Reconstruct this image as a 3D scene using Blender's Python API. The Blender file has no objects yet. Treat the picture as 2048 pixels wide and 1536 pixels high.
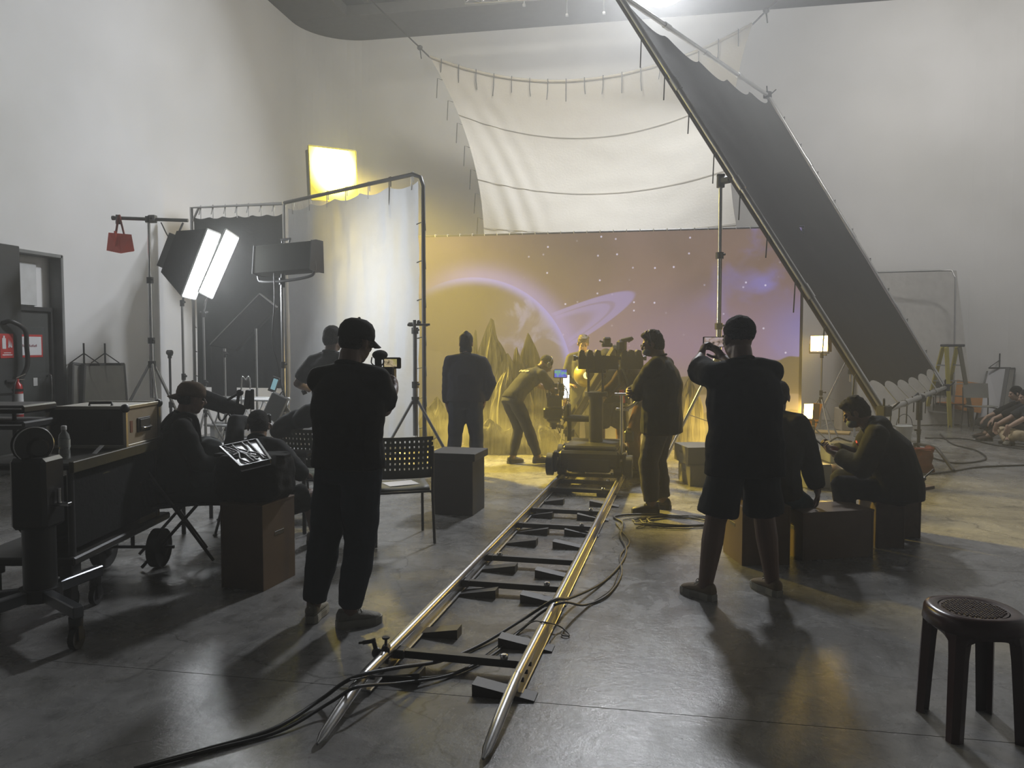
import bpy, bmesh, math, random
import numpy as np
from mathutils import Vector, Matrix, Euler, noise
V = Vector
R = math.radians
rnd = random.Random(7)
SC = bpy.context.scene
COL = SC.collection

# ------------------------------------------------------------------ camera
F_PX, CAM_H, YAW, PITCH = 1540.0, 1.6, R(10.5), R(2.83)
cam_d = bpy.data.cameras.new('camera')
cam_d.sensor_width = 36.0
cam_d.lens = 36.0 * F_PX / 2048.0
cam_d.clip_start, cam_d.clip_end = 0.05, 200
cam = bpy.data.objects.new('camera', cam_d)
cam.location = (0, 0, CAM_H)
cam.rotation_euler = (R(90) - PITCH, 0, YAW)
COL.objects.link(cam)
SC.camera = cam

# ------------------------------------------------------------------ world, exposure
w = bpy.data.worlds.new('world'); SC.world = w
w.use_nodes = True
w.node_tree.nodes['Background'].inputs[0].default_value = (0.02, 0.02, 0.025, 1)
w.node_tree.nodes['Background'].inputs[1].default_value = 0.1
vs = SC.view_settings
vs.view_transform = 'Standard'; vs.look = 'None'; vs.gamma = 1.0; vs.use_curve_mapping = False
vs.exposure = 0.0
SC.cycles.use_denoising = True
SC.cycles.max_bounces = 6; SC.cycles.diffuse_bounces = 4; SC.cycles.glossy_bounces = 3
SC.cycles.transmission_bounces = 4; SC.cycles.transparent_max_bounces = 8; SC.cycles.volume_bounces = 0
SC.cycles.sample_clamp_indirect = 6.0
SC.cycles.sample_clamp_direct = 0.0
SC.cycles.caustics_reflective = False; SC.cycles.caustics_refractive = False
SC.cycles.volume_step_rate = 4.0
SC.cycles.volume_max_steps = 64

FH = V((-math.sin(YAW), math.cos(YAW), 0)); RT = V((math.cos(YAW), math.sin(YAW), 0)); UP = V((0, 0, 1))
def ray(px, py):
    u, v = (px - 1024) / F_PX, (768 - py) / F_PX
    return RT * u + (FH * math.cos(PITCH) - UP * math.sin(PITCH)) + (FH * math.sin(PITCH) + UP * math.cos(PITCH)) * v
def at(px, py, d):                       # the point seen at a pixel, d metres ahead
    r = ray(px, py); return V((0, 0, CAM_H)) + r * (d / r.dot(FH))
def gp(px, py, z=0.0):                   # the point seen at a pixel, on the level z
    r = ray(px, py); return V((0, 0, CAM_H)) + r * ((z - CAM_H) / r.z)
def hz(py, d):                           # height seen at row py, d metres ahead
    return at(1024, py, d).z
def flat(p, z=0.0): return V((p.x, p.y, z))
def ahead(p): return p.dot(FH)

# ------------------------------------------------------------------ lamps of the studio and added wall washes (kept here so they are easy to tune)
def lamp(name, kind, loc, target, power, color, size=1.0, size_y=None, spread=None, spot=None, blend=0.5):
    d = bpy.data.lights.new(name, kind)
    d.energy = power; d.color = color
    if kind == 'AREA':
        d.shape = 'RECTANGLE' if size_y else 'SQUARE'; d.size = size
        if size_y: d.size_y = size_y
        if spread: d.spread = spread
    else:
        d.shadow_soft_size = size
        if spot: d.spot_size = spot; d.spot_blend = blend
    o = bpy.data.objects.new(name, d); o.location = loc
    o.rotation_euler = (V(target) - V(loc)).to_track_quat('-Z', 'Y').to_euler()
    COL.objects.link(o); return o
def cam_pt(r, f, z): p = RT * r + FH * f; p.z = z; return p
# hard overhead source in the lighting grid behind the big tilted frame; the main light of the hall, pointing down at the stage floor
lamp('grid_lamp', 'AREA', cam_pt(2.65, 14.0, 8.3), cam_pt(-0.6, 5.0, 0), 960, (0.92, 0.95, 1.0), size=0.8)
# unseen area lights added to brighten the white walls, not fixtures of the hall
lamp('added_wash_back', 'AREA', (-1.6, 12.4, 8.6), (-4.2, 17.4, 4.2), 150, (1.0, 0.94, 0.82), size=1.5, size_y=0.5)
lamp('added_wash_left', 'AREA', (-3.8, 8.5, 8.6), (-8.0, 11.0, 3.0), 4, (0.97, 1.0, 0.97), size=1.5, size_y=0.5)
lamp('added_wash_right', 'AREA', (5.0, 12.6, 8.6), (7.8, 17.2, 3.4), 170, (1.0, 0.96, 0.90), size=1.2, size_y=0.5)
# the beams of the yellow gelled panel and of the two orange panels on the set
lamp('yellow_beam', 'SPOT', at(668, 350, 13.0), gp(1085, 955), 9000, (1.0, 0.72, 0.10), size=0.35, spot=R(58), blend=0.7)
lamp('orange_beam_high', 'SPOT', at(1634, 688, 11.95), gp(1150, 960), 320, (1.0, 0.68, 0.11), size=0.15, spot=R(75), blend=0.8)
lamp('orange_beam_low', 'SPOT', at(1612, 822, 11.2), gp(1000, 915), 800, (1.0, 0.66, 0.11), size=0.12, spot=R(70), blend=0.8)
HAZE = 0.013; FOG = 0.55


# ------------------------------------------------------------------ materials
MATS = {}
def nd(nt, t, **kw):
    n = nt.nodes.new(t)
    for k, v in kw.items(): setattr(n, k, v)
    return n
def mat(name, col, rough=0.6, metal=0.0, var=0.15, scale=8.0, bump=0.0, bscale=60.0, spec=0.5, **kw):
    if name in MATS: return MATS[name]
    m = bpy.data.materials.new(name); m.use_nodes = True
    nt = m.node_tree; b = nt.nodes['Principled BSDF']; L = nt.links.new
    tc = nd(nt, 'ShaderNodeTexCoord'); no = nd(nt, 'ShaderNodeTexNoise'); no.inputs['Scale'].default_value = scale; no.inputs['Detail'].default_value = 4
    L(tc.outputs['Object'], no.inputs['Vector'])
    mx = nd(nt, 'ShaderNodeMix', data_type='RGBA')
    mx.inputs['A'].default_value = tuple(c * (1 - var) for c in col) + (1,)
    mx.inputs['B'].default_value = tuple(min(1, c * (1 + var)) for c in col) + (1,)
    L(no.outputs['Fac'], mx.inputs['Factor']); L(mx.outputs['Result'], b.inputs['Base Color'])
    b.inputs['Roughness'].default_value = rough; b.inputs['Metallic'].default_value = metal
    b.inputs['Specular IOR Level'].default_value = spec
    if bump:
        n2 = nd(nt, 'ShaderNodeTexNoise'); n2.inputs['Scale'].default_value = bscale; n2.inputs['Detail'].default_value = 3
        L(tc.outputs['Object'], n2.inputs['Vector'])
        bp = nd(nt, 'ShaderNodeBump'); bp.inputs['Strength'].default_value = bump; bp.inputs['Distance'].default_value = 0.01
        L(n2.outputs['Fac'], bp.inputs['Height']); L(bp.outputs['Normal'], b.inputs['Normal'])
    for k, v in kw.items(): b.inputs[k].default_value = v
    MATS[name] = m; return m
def cloth(name, col, trans=0.0, **kw):   # cloth that also lets light through
    if name in MATS: return MATS[name]
    m = mat(name, col, rough=0.9, spec=0.15, bump=0.25, bscale=25, **kw)
    nt = m.node_tree; b = nt.nodes['Principled BSDF']; L = nt.links.new
    if trans:
        t = nd(nt, 'ShaderNodeBsdfTranslucent'); t.inputs[0].default_value = tuple(col) + (1,)
        ms = nd(nt, 'ShaderNodeMixShader'); ms.inputs[0].default_value = trans
        L(b.outputs[0], ms.inputs[1]); L(t.outputs[0], ms.inputs[2]); L(ms.outputs[0], nt.nodes['Material Output'].inputs[0])
    return m
def glow(name, col, strength, back=(0.02, 0.02, 0.02)):   # face of a lamp: shines on the front side only
    if name in MATS: return MATS[name]
    m = bpy.data.materials.new(name); m.use_nodes = True; nt = m.node_tree; L = nt.links.new
    b = nt.nodes['Principled BSDF']; b.inputs['Base Color'].default_value = tuple(back) + (1,); b.inputs['Roughness'].default_value = 0.7
    e = nd(nt, 'ShaderNodeEmission'); e.inputs[0].default_value = tuple(col) + (1,); e.inputs[1].default_value = strength
    g = nd(nt, 'ShaderNodeNewGeometry'); ms = nd(nt, 'ShaderNodeMixShader')
    L(g.outputs['Backfacing'], ms.inputs[0]); L(e.outputs[0], ms.inputs[1]); L(b.outputs[0], ms.inputs[2])
    L(ms.outputs[0], nt.nodes['Material Output'].inputs[0])
    MATS[name] = m; return m

BLK = mat('black_plastic', (0.016, 0.016, 0.016), 0.45)
BLKM = mat('black_metal', (0.02, 0.02, 0.02), 0.4, 0.3)
RUB = mat('rubber', (0.018, 0.018, 0.018), 0.8)
CHR = mat('chrome_steel', (0.55, 0.55, 0.55), 0.22, 1.0, var=0.05)
ALU = mat('brushed_aluminium', (0.42, 0.42, 0.42), 0.38, 1.0, var=0.1)
GRYM = mat('grey_painted_metal', (0.12, 0.12, 0.12), 0.5, 0.2)
DKM = mat('dark_grey_metal', (0.05, 0.05, 0.05), 0.45, 0.4)
WOOD = mat('brown_plywood', (0.085, 0.055, 0.03), 0.6, var=0.3, scale=14, bump=0.1)
DWOOD = mat('black_stained_wood', (0.022, 0.02, 0.018), 0.6, var=0.3, bump=0.1)
BFAB = mat('black_fabric', (0.012, 0.012, 0.012), 0.95, spec=0.1, bump=0.4, bscale=40)
YEL = mat('yellow_fibreglass', (0.55, 0.48, 0.10), 0.5)
WHT = mat('white_plastic', (0.6, 0.6, 0.6), 0.5)
REDF = mat('red_fabric', (0.78, 0.10, 0.065), 0.55, bump=0.3)
CABL = mat('black_cable', (0.014, 0.014, 0.014), 0.5)

# ------------------------------------------------------------------ mesh builder
class MB:
    def __init__(s): s.v = []; s.f = []; s.sm = []; s.mi = []; s.m = 0
    def add(s, vs, fs, smooth=False):
        o = len(s.v); s.v.extend([tuple(v) for v in vs])
        for f in fs: s.f.append(tuple(i + o for i in f)); s.sm.append(smooth); s.mi.append(s.m)
        return s
    def box(s, c, size, rz=0.0, b=0.006, M=None):
        hx, hy, hz_ = size[0] / 2, size[1] / 2, size[2] / 2
        h = (hx, hy, hz_); b = min(b, 0.45 * min(h) * 2 * 0.9)
        if M is None: M = Matrix.Translation(V(c)) @ Matrix.Rotation(rz, 4, 'Z')
        if b <= 0:
            vs = [V((x * hx, y * hy, z * hz_)) for z in (-1, 1) for y in (-1, 1) for x in (-1, 1)]
            fs = [(0, 2, 3, 1), (4, 5, 7, 6), (0, 1, 5, 4), (2, 6, 7, 3), (0, 4, 6, 2), (1, 3, 7, 5)]
            return s.add([M @ v for v in vs], fs)
        idx = {}; vs = []
        for sx in (-1, 1):
            for sy in (-1, 1):
                for sz in (-1, 1):
                    sg = (sx, sy, sz)
                    for a in range(3):
                        p = [sg[i] * (h[i] if i == a else h[i] - b) for i in range(3)]
                        idx[(sg, a)] = len(vs); vs.append(M @ V(p))
        fs = []
        def S(a, sa, bb, sb, c_, sc): 
            t = [0, 0, 0]; t[a] = sa; t[bb] = sb; t[c_] = sc; return tuple(t)
        for a in range(3):
            p, q = (a + 1) % 3, (a + 2) % 3
            for sa in (-1, 1):
                f = [idx[(S(a, sa, p, i, q, j), a)] for i, j in ((-1, -1), (1, -1), (1, 1), (-1, 1))]
                fs.append(f if sa > 0 else f[::-1])
            for sp in (-1, 1):
                for sq in (-1, 1):      # edge along a between faces p and q
                    f = [idx[(S(a, -1, p, sp, q, sq), p)], idx[(S(a, 1, p, sp, q, sq), p)], idx[(S(a, 1, p, sp, q, sq), q)], idx[(S(a, -1, p, sp, q, sq), q)]]
                    fs.append(f[::-1] if sp * sq > 0 else f)
        for sx in (-1, 1):
            for sy in (-1, 1):
                for sz in (-1, 1):
                    f = [idx[((sx, sy, sz), a)] for a in range(3)]
                    fs.append(f if sx * sy * sz > 0 else f[::-1])
        return s.add(vs, fs)
    def bar(s, p0, p1, wx, wz, up=UP, b=0.003):   # rectangular bar from p0 to p1
        p0, p1 = V(p0), V(p1); y = (p1 - p0); L = y.length; y = y / L
        x = y.cross(V(up)); 
        if x.length < 1e-4: x = y.cross(V((1, 0, 0)))
        x.normalize(); z = x.cross(y)
        M = Matrix(((x.x, y.x, z.x, 0), (x.y, y.y, z.y, 0), (x.z, y.z, z.z, 0), (0, 0, 0, 1)))
        M = Matrix.Translation((p0 + p1) / 2) @ M
        return s.box(None, (wx, L, wz), b=b, M=M)
    def cyl(s, p0, p1, r0, r1=None, n=12, caps=True):
        if r1 is None: r1 = r0
        p0, p1 = V(p0), V(p1); a = (p1 - p0).normalized()
        x = a.orthogonal().normalized(); y = a.cross(x)
        vs = []
        for p, r in ((p0, r0), (p1, r1)):
            for i in range(n):
                t = 2 * math.pi * i / n; vs.append(p + x * (r * math.cos(t)) + y * (r * math.sin(t)))
        s.add(vs, [(i, (i + 1) % n, n + (i + 1) % n, n + i) for i in range(n)], True)
        if caps:
            s.add(vs, [tuple(range(n - 1, -1, -1)), tuple(range(n, 2 * n))])
        return s
    def tube(s, pts, r, n=8, closed=False, caps=True):
        pts = [V(p) for p in pts]; k = len(pts); rs = r if isinstance(r, (list, tuple)) else [r] * k
        vs = []; x = None
        for i, p in enumerate(pts):
            if closed: t = pts[(i + 1) % k] - pts[i - 1]
            else: t = pts[min(i + 1, k - 1)] - pts[max(i - 1, 0)]
            t.normalize()
            if x is None: x = t.orthogonal().normalized()
            else:
                x = x - t * x.dot(t)
                x = x.normalized() if x.length > 1e-6 else t.orthogonal().normalized()
            y = t.cross(x)
            for j in range(n):
                a = 2 * math.pi * j / n; vs.append(p + x * (rs[i] * math.cos(a)) + y * (rs[i] * math.sin(a)))
        fs = []
        for i in range(k if closed else k - 1):
            i2 = (i + 1) % k
            for j in range(n):
                j2 = (j + 1) % n; fs.append((i * n + j, i * n + j2, i2 * n + j2, i2 * n + j))
        s.add(vs, fs, True)
        if caps and not closed: s.add(vs, [tuple(range(n - 1, -1, -1)), tuple(range((k - 1) * n, k * n))])
        return s
    def lathe(s, prof, c=(0, 0, 0), n=20, axis=(0, 0, 1), caps=True):   # prof: (radius, height)
        c = V(c); a = V(axis).normalized(); x = a.orthogonal().normalized(); y = a.cross(x); vs = []
        for r, h in prof:
            for i in range(n):
                t = 2 * math.pi * i / n; vs.append(c + a * h + x * (r * math.cos(t)) + y * (r * math.sin(t)))
        fs = [(j * n + i, j * n + (i + 1) % n, (j + 1) * n + (i + 1) % n, (j + 1) * n + i) for j in range(len(prof) - 1) for i in range(n)]
        s.add(vs, fs, True)
        if caps: s.add(vs, [tuple(range(n - 1, -1, -1)), tuple(range((len(prof) - 1) * n, len(prof) * n))])
        return s
    def ell(s, c, r, M=None, n=16, m=10):       # ellipsoid
        c = V(c); M3 = M if M is not None else Matrix.Identity(3); vs = []; fs = []
        for j in range(1, m):
            ph = math.pi * j / m
            for i in range(n):
                t = 2 * math.pi * i / n
                vs.append(c + M3 @ V((r[0] * math.sin(ph) * math.cos(t), r[1] * math.sin(ph) * math.sin(t), r[2] * math.cos(ph))))
        top = len(vs); vs.append(c + M3 @ V((0, 0, r[2]))); bot = len(vs); vs.append(c + M3 @ V((0, 0, -r[2])))
        for j in range(m - 2):
            for i in range(n): fs.append((j * n + i, (j + 1) * n + i, (j + 1) * n + (i + 1) % n, j * n + (i + 1) % n))
        for i in range(n):
            fs.append((top, i, (i + 1) % n)); fs.append((bot, (m - 2) * n + (i + 1) % n, (m - 2) * n + i))
        return s.add(vs, fs, True)
    def prism(s, poly, off):                     # planar polygon (3-D points) pushed along off
        n = len(poly); off = V(off); a = [V(p) for p in poly]; b = [p + off for p in a]
        s.add(a + b, [tuple(range(n - 1, -1, -1)), tuple(range(n, 2 * n))] + [(i, (i + 1) % n, n + (i + 1) % n, n + i) for i in range(n)])
        return s
    def grid(s, fn, nu, nv, smooth=True, thick=0.0):   # fn(u,v) -> point, 0..1; with thickness both faces and rim
        P_ = [[V(fn(i / nu, j / nv)) for i in range(nu + 1)] for j in range(nv + 1)]
        vs = [p for row in P_ for p in row]; W = nu + 1
        fs = [(j * W + i, j * W + i + 1, (j + 1) * W + i + 1, (j + 1) * W + i) for j in range(nv) for i in range(nu)]
        if not thick: return s.add(vs, fs, smooth)
        ns = []
        for j in range(nv + 1):
            for i in range(nu + 1):
                a = P_[j][min(i + 1, nu)] - P_[j][max(i - 1, 0)]; b = P_[min(j + 1, nv)][i] - P_[max(j - 1, 0)][i]
                nn = a.cross(b); ns.append(nn.normalized() if nn.length > 1e-9 else V((0, 0, 1)))
        N = len(vs); back = [p - n_ * thick for p, n_ in zip(vs, ns)]
        s.add(vs + back, fs + [tuple(i + N for i in f[::-1]) for f in fs], smooth)
        rim = [i for i in range(W)] + [j * W + nu for j in range(1, nv + 1)] + [nv * W + i for i in range(nu - 1, -1, -1)] + [j * W for j in range(nv - 1, 0, -1)]
        k = len(rim)
        o = len(s.v) - 2 * N
        for i in range(k):
            a, b = rim[i], rim[(i + 1) % k]; s.f.append((o + b, o + a, o + a + N, o + b + N)); s.sm.append(False); s.mi.append(s.m)
        return s
    def mesh(s, name):
        me = bpy.data.meshes.new(name); me.from_pydata(s.v, [], s.f)
        me.polygons.foreach_set('use_smooth', s.sm); me.polygons.foreach_set('material_index', s.mi)
        me.update(); return me

OM = {}                                          # world matrix of every thing, for parts built in world coordinates
def tag(o, label=None, cat=None, group=None, kind=None):
    if label: o['label'] = label
    if cat: o['category'] = cat
    if group: o['group'] = group
    if kind: o['kind'] = kind
    return o
def thing(name, label, cat, loc=(0, 0, 0), rz=0.0, group=None):
    o = bpy.data.objects.new(name, None); o.empty_display_size = 0.1; COL.objects.link(o)
    o.location = loc; o.rotation_euler = (0, 0, rz); OM[o.name] = Matrix.Translation(V(loc)) @ Matrix.Rotation(rz, 4, 'Z')
    return tag(o, label, cat, group)
def part(name, mb, m, parent=None, label=None, local=False, kind=None):
    # geometry is given in world coordinates unless local: then in the frame of the thing
    me = mb.mesh(name) if isinstance(mb, MB) else mb
    o = bpy.data.objects.new(name, me); COL.objects.link(o)
    for k in (m if isinstance(m, (list, tuple)) else [m]): me.materials.append(k)
    if parent is not None:
        o.parent = parent; Mw = OM[parent.name]; OM[o.name] = Mw
        if not local: me.transform(Mw.inverted())
    else: OM[o.name] = Matrix.Identity(4)
    if label: o['label'] = label
    if kind: o['kind'] = kind
    return o
def solo(name, mb, m, label, cat, group=None, kind=None, origin=None):   # a thing that is one mesh; its origin goes to its base
    me = mb.mesh(name); o = bpy.data.objects.new(name, me); COL.objects.link(o)
    for k in (m if isinstance(m, (list, tuple)) else [m]): me.materials.append(k)
    if origin is None:
        n = len(me.vertices); a = np.empty(n * 3); me.vertices.foreach_get('co', a); a = a.reshape(-1, 3)
        lo, hi = a.min(0), a.max(0); origin = V(((lo[0] + hi[0]) / 2, (lo[1] + hi[1]) / 2, lo[2]))
    me.transform(Matrix.Translation(-V(origin))); o.location = origin
    OM[o.name] = Matrix.Translation(V(origin))
    return tag(o, label, cat, group, kind)
def struct(name, mb, m):
    o = part(name, mb, m); o['kind'] = 'structure'; return o
def twin(root, loc, rz, label=None):             # copy a thing with its parts and sub-parts
    r = root.copy(); COL.objects.link(r); r.location = loc; r.rotation_euler = (0, 0, rz)
    OM[r.name] = Matrix.Translation(V(loc)) @ Matrix.Rotation(rz, 4, 'Z')
    if label: r['label'] = label
    for ch in list(root.children):
        c = ch.copy(); COL.objects.link(c); c.parent = r
        for g in list(ch.children):
            d = g.copy(); COL.objects.link(d); d.parent = c
    return r
def bez(pts, n=8):                                # smooth curve through points (Catmull-Rom)
    pts = [V(p) for p in pts]; out = []
    P_ = [pts[0] * 2 - pts[1]] + pts + [pts[-1] * 2 - pts[-2]]
    for i in range(1, len(P_) - 2):
        a, b, c, d = P_[i - 1:i + 3]
        for k in range(n):
            t = k / n
            out.append(0.5 * ((2 * b) + (c - a) * t + (2 * a - 5 * b + 4 * c - d) * t * t + (3 * b - a - 3 * c + d) * t ** 3))
    out.append(pts[-1]); return out

# ------------------------------------------------------------------ the room: white infinity cove, concrete floor, dark ceiling
WX, WY, WZ, RY = 8.0, 17.6, 8.8, -7.0
def wall_mat():
    m = bpy.data.materials.new('painted_wall'); m.use_nodes = True; nt = m.node_tree; b = nt.nodes['Principled BSDF']; L = nt.links.new
    tc = nd(nt, 'ShaderNodeTexCoord'); a = nd(nt, 'ShaderNodeTexNoise'); a.inputs['Scale'].default_value = 0.6; a.inputs['Detail'].default_value = 6
    L(tc.outputs['Object'], a.inputs['Vector'])
    cr = nd(nt, 'ShaderNodeValToRGB'); cr.color_ramp.elements[0].color = (0.70, 0.70, 0.69, 1); cr.color_ramp.elements[1].color = (0.80, 0.80, 0.80, 1)
    cr.color_ramp.elements[0].position = 0.3; cr.color_ramp.elements[1].position = 0.7
    L(a.outputs['Fac'], cr.inputs[0]); L(cr.outputs[0], b.inputs['Base Color'])
    b.inputs['Roughness'].default_value = 0.75; b.inputs['Specular IOR Level'].default_value = 0.3
    return m
WALL = wall_mat()
def floor_mat():
    m = bpy.data.materials.new('polished_concrete'); m.use_nodes = True; nt = m.node_tree; b = nt.nodes['Principled BSDF']; L = nt.links.new
    tc = nd(nt, 'ShaderNodeTexCoord')
    def ns(scale, detail=6, rough=0.6, dist=0.0, st=(1, 1, 1)):
        mp = nd(nt, 'ShaderNodeMapping'); mp.inputs['Scale'].default_value = st; L(tc.outputs['Object'], mp.inputs['Vector'])
        n = nd(nt, 'ShaderNodeTexNoise'); n.inputs['Scale'].default_value = scale; n.inputs['Detail'].default_value = detail; n.inputs['Roughness'].default_value = rough; n.inputs['Distortion'].default_value = dist
        L(mp.outputs[0], n.inputs['Vector']); return n.outputs['Fac']
    def ramp(x, stops):
        r = nd(nt, 'ShaderNodeValToRGB'); L(x, r.inputs[0]); e = r.color_ramp.elements
        while len(e) < len(stops): e.new(0.5)
        for i, (p, c) in enumerate(stops): e[i].position = p; e[i].color = (c, c, c, 1) if not isinstance(c, tuple) else c + (1,)
        return r.outputs[0]
    def mul(a, b_, f=1.0):
        x = nd(nt, 'ShaderNodeMix', data_type='RGBA', blend_type='MULTIPLY'); x.inputs['Factor'].default_value = f
        L(a, x.inputs['A']); L(b_, x.inputs['B']); return x.outputs['Result']
    base = ramp(ns(1.1, 8, 0.65, 0.6), [(0.32, (0.105, 0.103, 0.097)), (0.5, (0.195, 0.192, 0.186)), (0.68, (0.275, 0.272, 0.264))])
    col = mul(base, ramp(ns(5.0, 8, 0.7, 1.2), [(0.30, 0.60), (0.52, 1.0)]))
    col = mul(col, ramp(ns(38.0, 4, 0.6), [(0.30, 0.45), (0.38, 1.0)]), 0.8)
    col = mul(col, ramp(ns(7.0, 8, 0.75, 0.4, (1, 0.22, 1)), [(0.34, 0.55), (0.46, 1.0)]), 0.7)       # drag marks
    col = mul(col, ramp(ns(11.0, 8, 0.75, 0.4, (0.2, 1, 1)), [(0.33, 0.6), (0.43, 1.0)]), 0.6)       # small dark pits and specks
    vo = nd(nt, 'ShaderNodeTexVoronoi', feature='DISTANCE_TO_EDGE'); vo.inputs['Scale'].default_value = 0.42
    wp = nd(nt, 'ShaderNodeMapping'); L(tc.outputs['Object'], wp.inputs['Vector'])
    wn = nd(nt, 'ShaderNodeTexNoise'); wn.inputs['Scale'].default_value = 3.5; wn.inputs['Detail'].default_value = 6; L(tc.outputs['Object'], wn.inputs['Vector'])
    va = nd(nt, 'ShaderNodeVectorMath', operation='MULTIPLY_ADD'); L(wn.outputs['Color'], va.inputs[0]); va.inputs[1].default_value = (0.35, 0.35, 0); L(tc.outputs['Object'], va.inputs[2])
    L(va.outputs[0], vo.inputs['Vector'])
    col = mul(col, ramp(vo.outputs['Distance'], [(0.0, 0.35), (0.004, 1.0)]), 0.75)   # hairline cracks
    L(col, b.inputs['Base Color'])
    L(ramp(ns(2.6, 9, 0.72, 0.8), [(0.28, 0.17), (0.50, 0.25), (0.74, 0.42)]), b.inputs['Roughness'])
    b.inputs['Specular IOR Level'].default_value = 0.5
    bp = nd(nt, 'ShaderNodeBump'); bp.inputs['Strength'].default_value = 0.20; bp.inputs['Distance'].default_value = 0.012
    L(ns(26.0, 8, 0.7), bp.inputs['Height']); L(bp.outputs[0], b.inputs['Normal'])
    return m
m = MB(); m.box((0, (WY + RY) / 2, -0.11), (2 * WX + 4, WY - RY + 4, 0.2), b=0)
FLOOR = floor_mat(); fl = struct('floor', m, mat('joint_filler', (0.08, 0.08, 0.08), 0.9))
fl.location.z = 0
xs_ = [-10.0, -5.0, 5.6, 10.0]; ys_ = [-9.0, -4.0, -1.55, 0.9, 3.35, 5.95, 8.4, 10.9, 13.3, 15.8, 19.6]
for i in range(3):
    for j in range(10):
        x0, x1, y0, y1 = xs_[i] + .0015, xs_[i + 1] - .0015, ys_[j] + .0015, ys_[j + 1] - .0015
        part('slab', MB().box(((x0 + x1) / 2, (y0 + y1) / 2, -0.02), (x1 - x0, y1 - y0, 0.04), b=.001), FLOOR, fl)
# the walls, with coved corners where back and side walls meet
m = MB()
cr = 1.3; pts = []
for i in range(13):
    a = R(180 - 90 * i / 12); pts.append((-WX + cr + cr * math.cos(a), WY - cr + cr * math.sin(a)))
cr2 = 1.8
for i in range(13):
    a = R(90 - 90 * i / 12); pts.append((WX - cr2 + cr2 * math.cos(a), WY - cr2 + cr2 * math.sin(a)))
def ribbon(m, pts, z0, z1, th, sm=True):
    n = len(pts)
    out = []
    for i, p in enumerate(pts):
        t = V(pts[min(i + 1, n - 1)]) - V(pts[max(i - 1, 0)]); t.normalize(); out.append((p[0] - t.y * th, p[1] + t.x * th))
    vs = [(p[0], p[1], z) for z in (z0, z1) for p in pts] + [(p[0], p[1], z) for z in (z0, z1) for p in out]
    fs = []
    for i in range(n - 1):
        fs += [(i, n + i, n + i + 1, i + 1), (2 * n + i, 2 * n + i + 1, 3 * n + i + 1, 3 * n + i), (n + i, 3 * n + i, 3 * n + i + 1, n + i + 1), (i, i + 1, 2 * n + i + 1, 2 * n + i)]
    m.add(vs, fs, False)
ribbon(m, pts, 0, WZ, 0.2)
struct('wall_back', m, WALL)
D0, D1, DZ, DR = 7.0, 9.33, 2.84, 0.19          # recess of the door in the left wall
m = MB(); yc = WY - 1.3
m.box((-WX - 0.1, (D1 + yc) / 2, WZ / 2), (0.2, yc - D1, WZ), b=0)
m.box((-WX - 0.1, (D0 + D1) / 2, (WZ + DZ) / 2), (0.2, D1 - D0, WZ - DZ), b=0)
m.box((-WX - 0.1, (RY + D0) / 2, WZ / 2), (0.2, D0 - RY, WZ), b=0)
m.box((-WX - 0.30, (D0 + D1) / 2, DZ / 2), (0.2, D1 - D0 + 0.4, DZ + 0.4), b=0)
struct('wall_left', m, WALL)
m = MB(); m.box((WX + 0.1, (RY + WY - 1.8) / 2, WZ / 2), (0.2, WY - 1.8 - RY, WZ), b=0); struct('wall_right', m, WALL)
DARKWALL = mat('dark_acoustic_wall', (0.03, 0.03, 0.03), 0.9)
m = MB(); m.box((0, RY - 0.1, WZ / 2), (2 * WX + 0.4, 0.2, WZ), b=0); struct('wall_rear', m, DARKWALL)
CEIL = mat('dark_grey_ceiling', (0.105, 0.103, 0.095), 0.85, var=0.2, scale=1.5)
m = MB(); m.box((0, (WY + RY) / 2, WZ + 0.35), (2 * WX + 0.6, WY - RY + 0.6, 0.2), b=0); ce = struct('ceiling', m, CEIL)
TRIM = mat('grey_ceiling_border', (0.13, 0.128, 0.115), 0.85, var=0.15)
m = MB()
m.box((0, WY - 0.35, WZ + 0.13), (2 * WX, 1.9, 0.24), b=0.01); struct('trim_1', m, TRIM)
m = MB(); m.box((-WX + 0.55, (WY - 1.3 + RY) / 2, WZ + 0.13), (1.5, WY - 1.3 - RY, 0.24), b=0.01); struct('trim_2', m, TRIM)
m = MB(); m.box((WX - 0.35, (WY - 1.3 + RY) / 2, WZ + 0.13), (1.1, WY - 1.3 - RY, 0.24), b=0.01); struct('trim_3', m, TRIM)
# ceiling panels and joints near the back
for i in range(5):
    m = MB(); m.box((-6.2 + 2.9 * i, WY - 4.4, WZ + 0.235), (0.10, 6.0, 0.05), b=0.005); part('ceiling_rail', m, TRIM, ce)
for i in range(3):
    m = MB(); m.box((0, WY - 1.9 - 1.9 * i, WZ + 0.22), (12.8, 0.07, 0.04), b=0.005); part('ceiling_rail', m, TRIM, ce)

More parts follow.
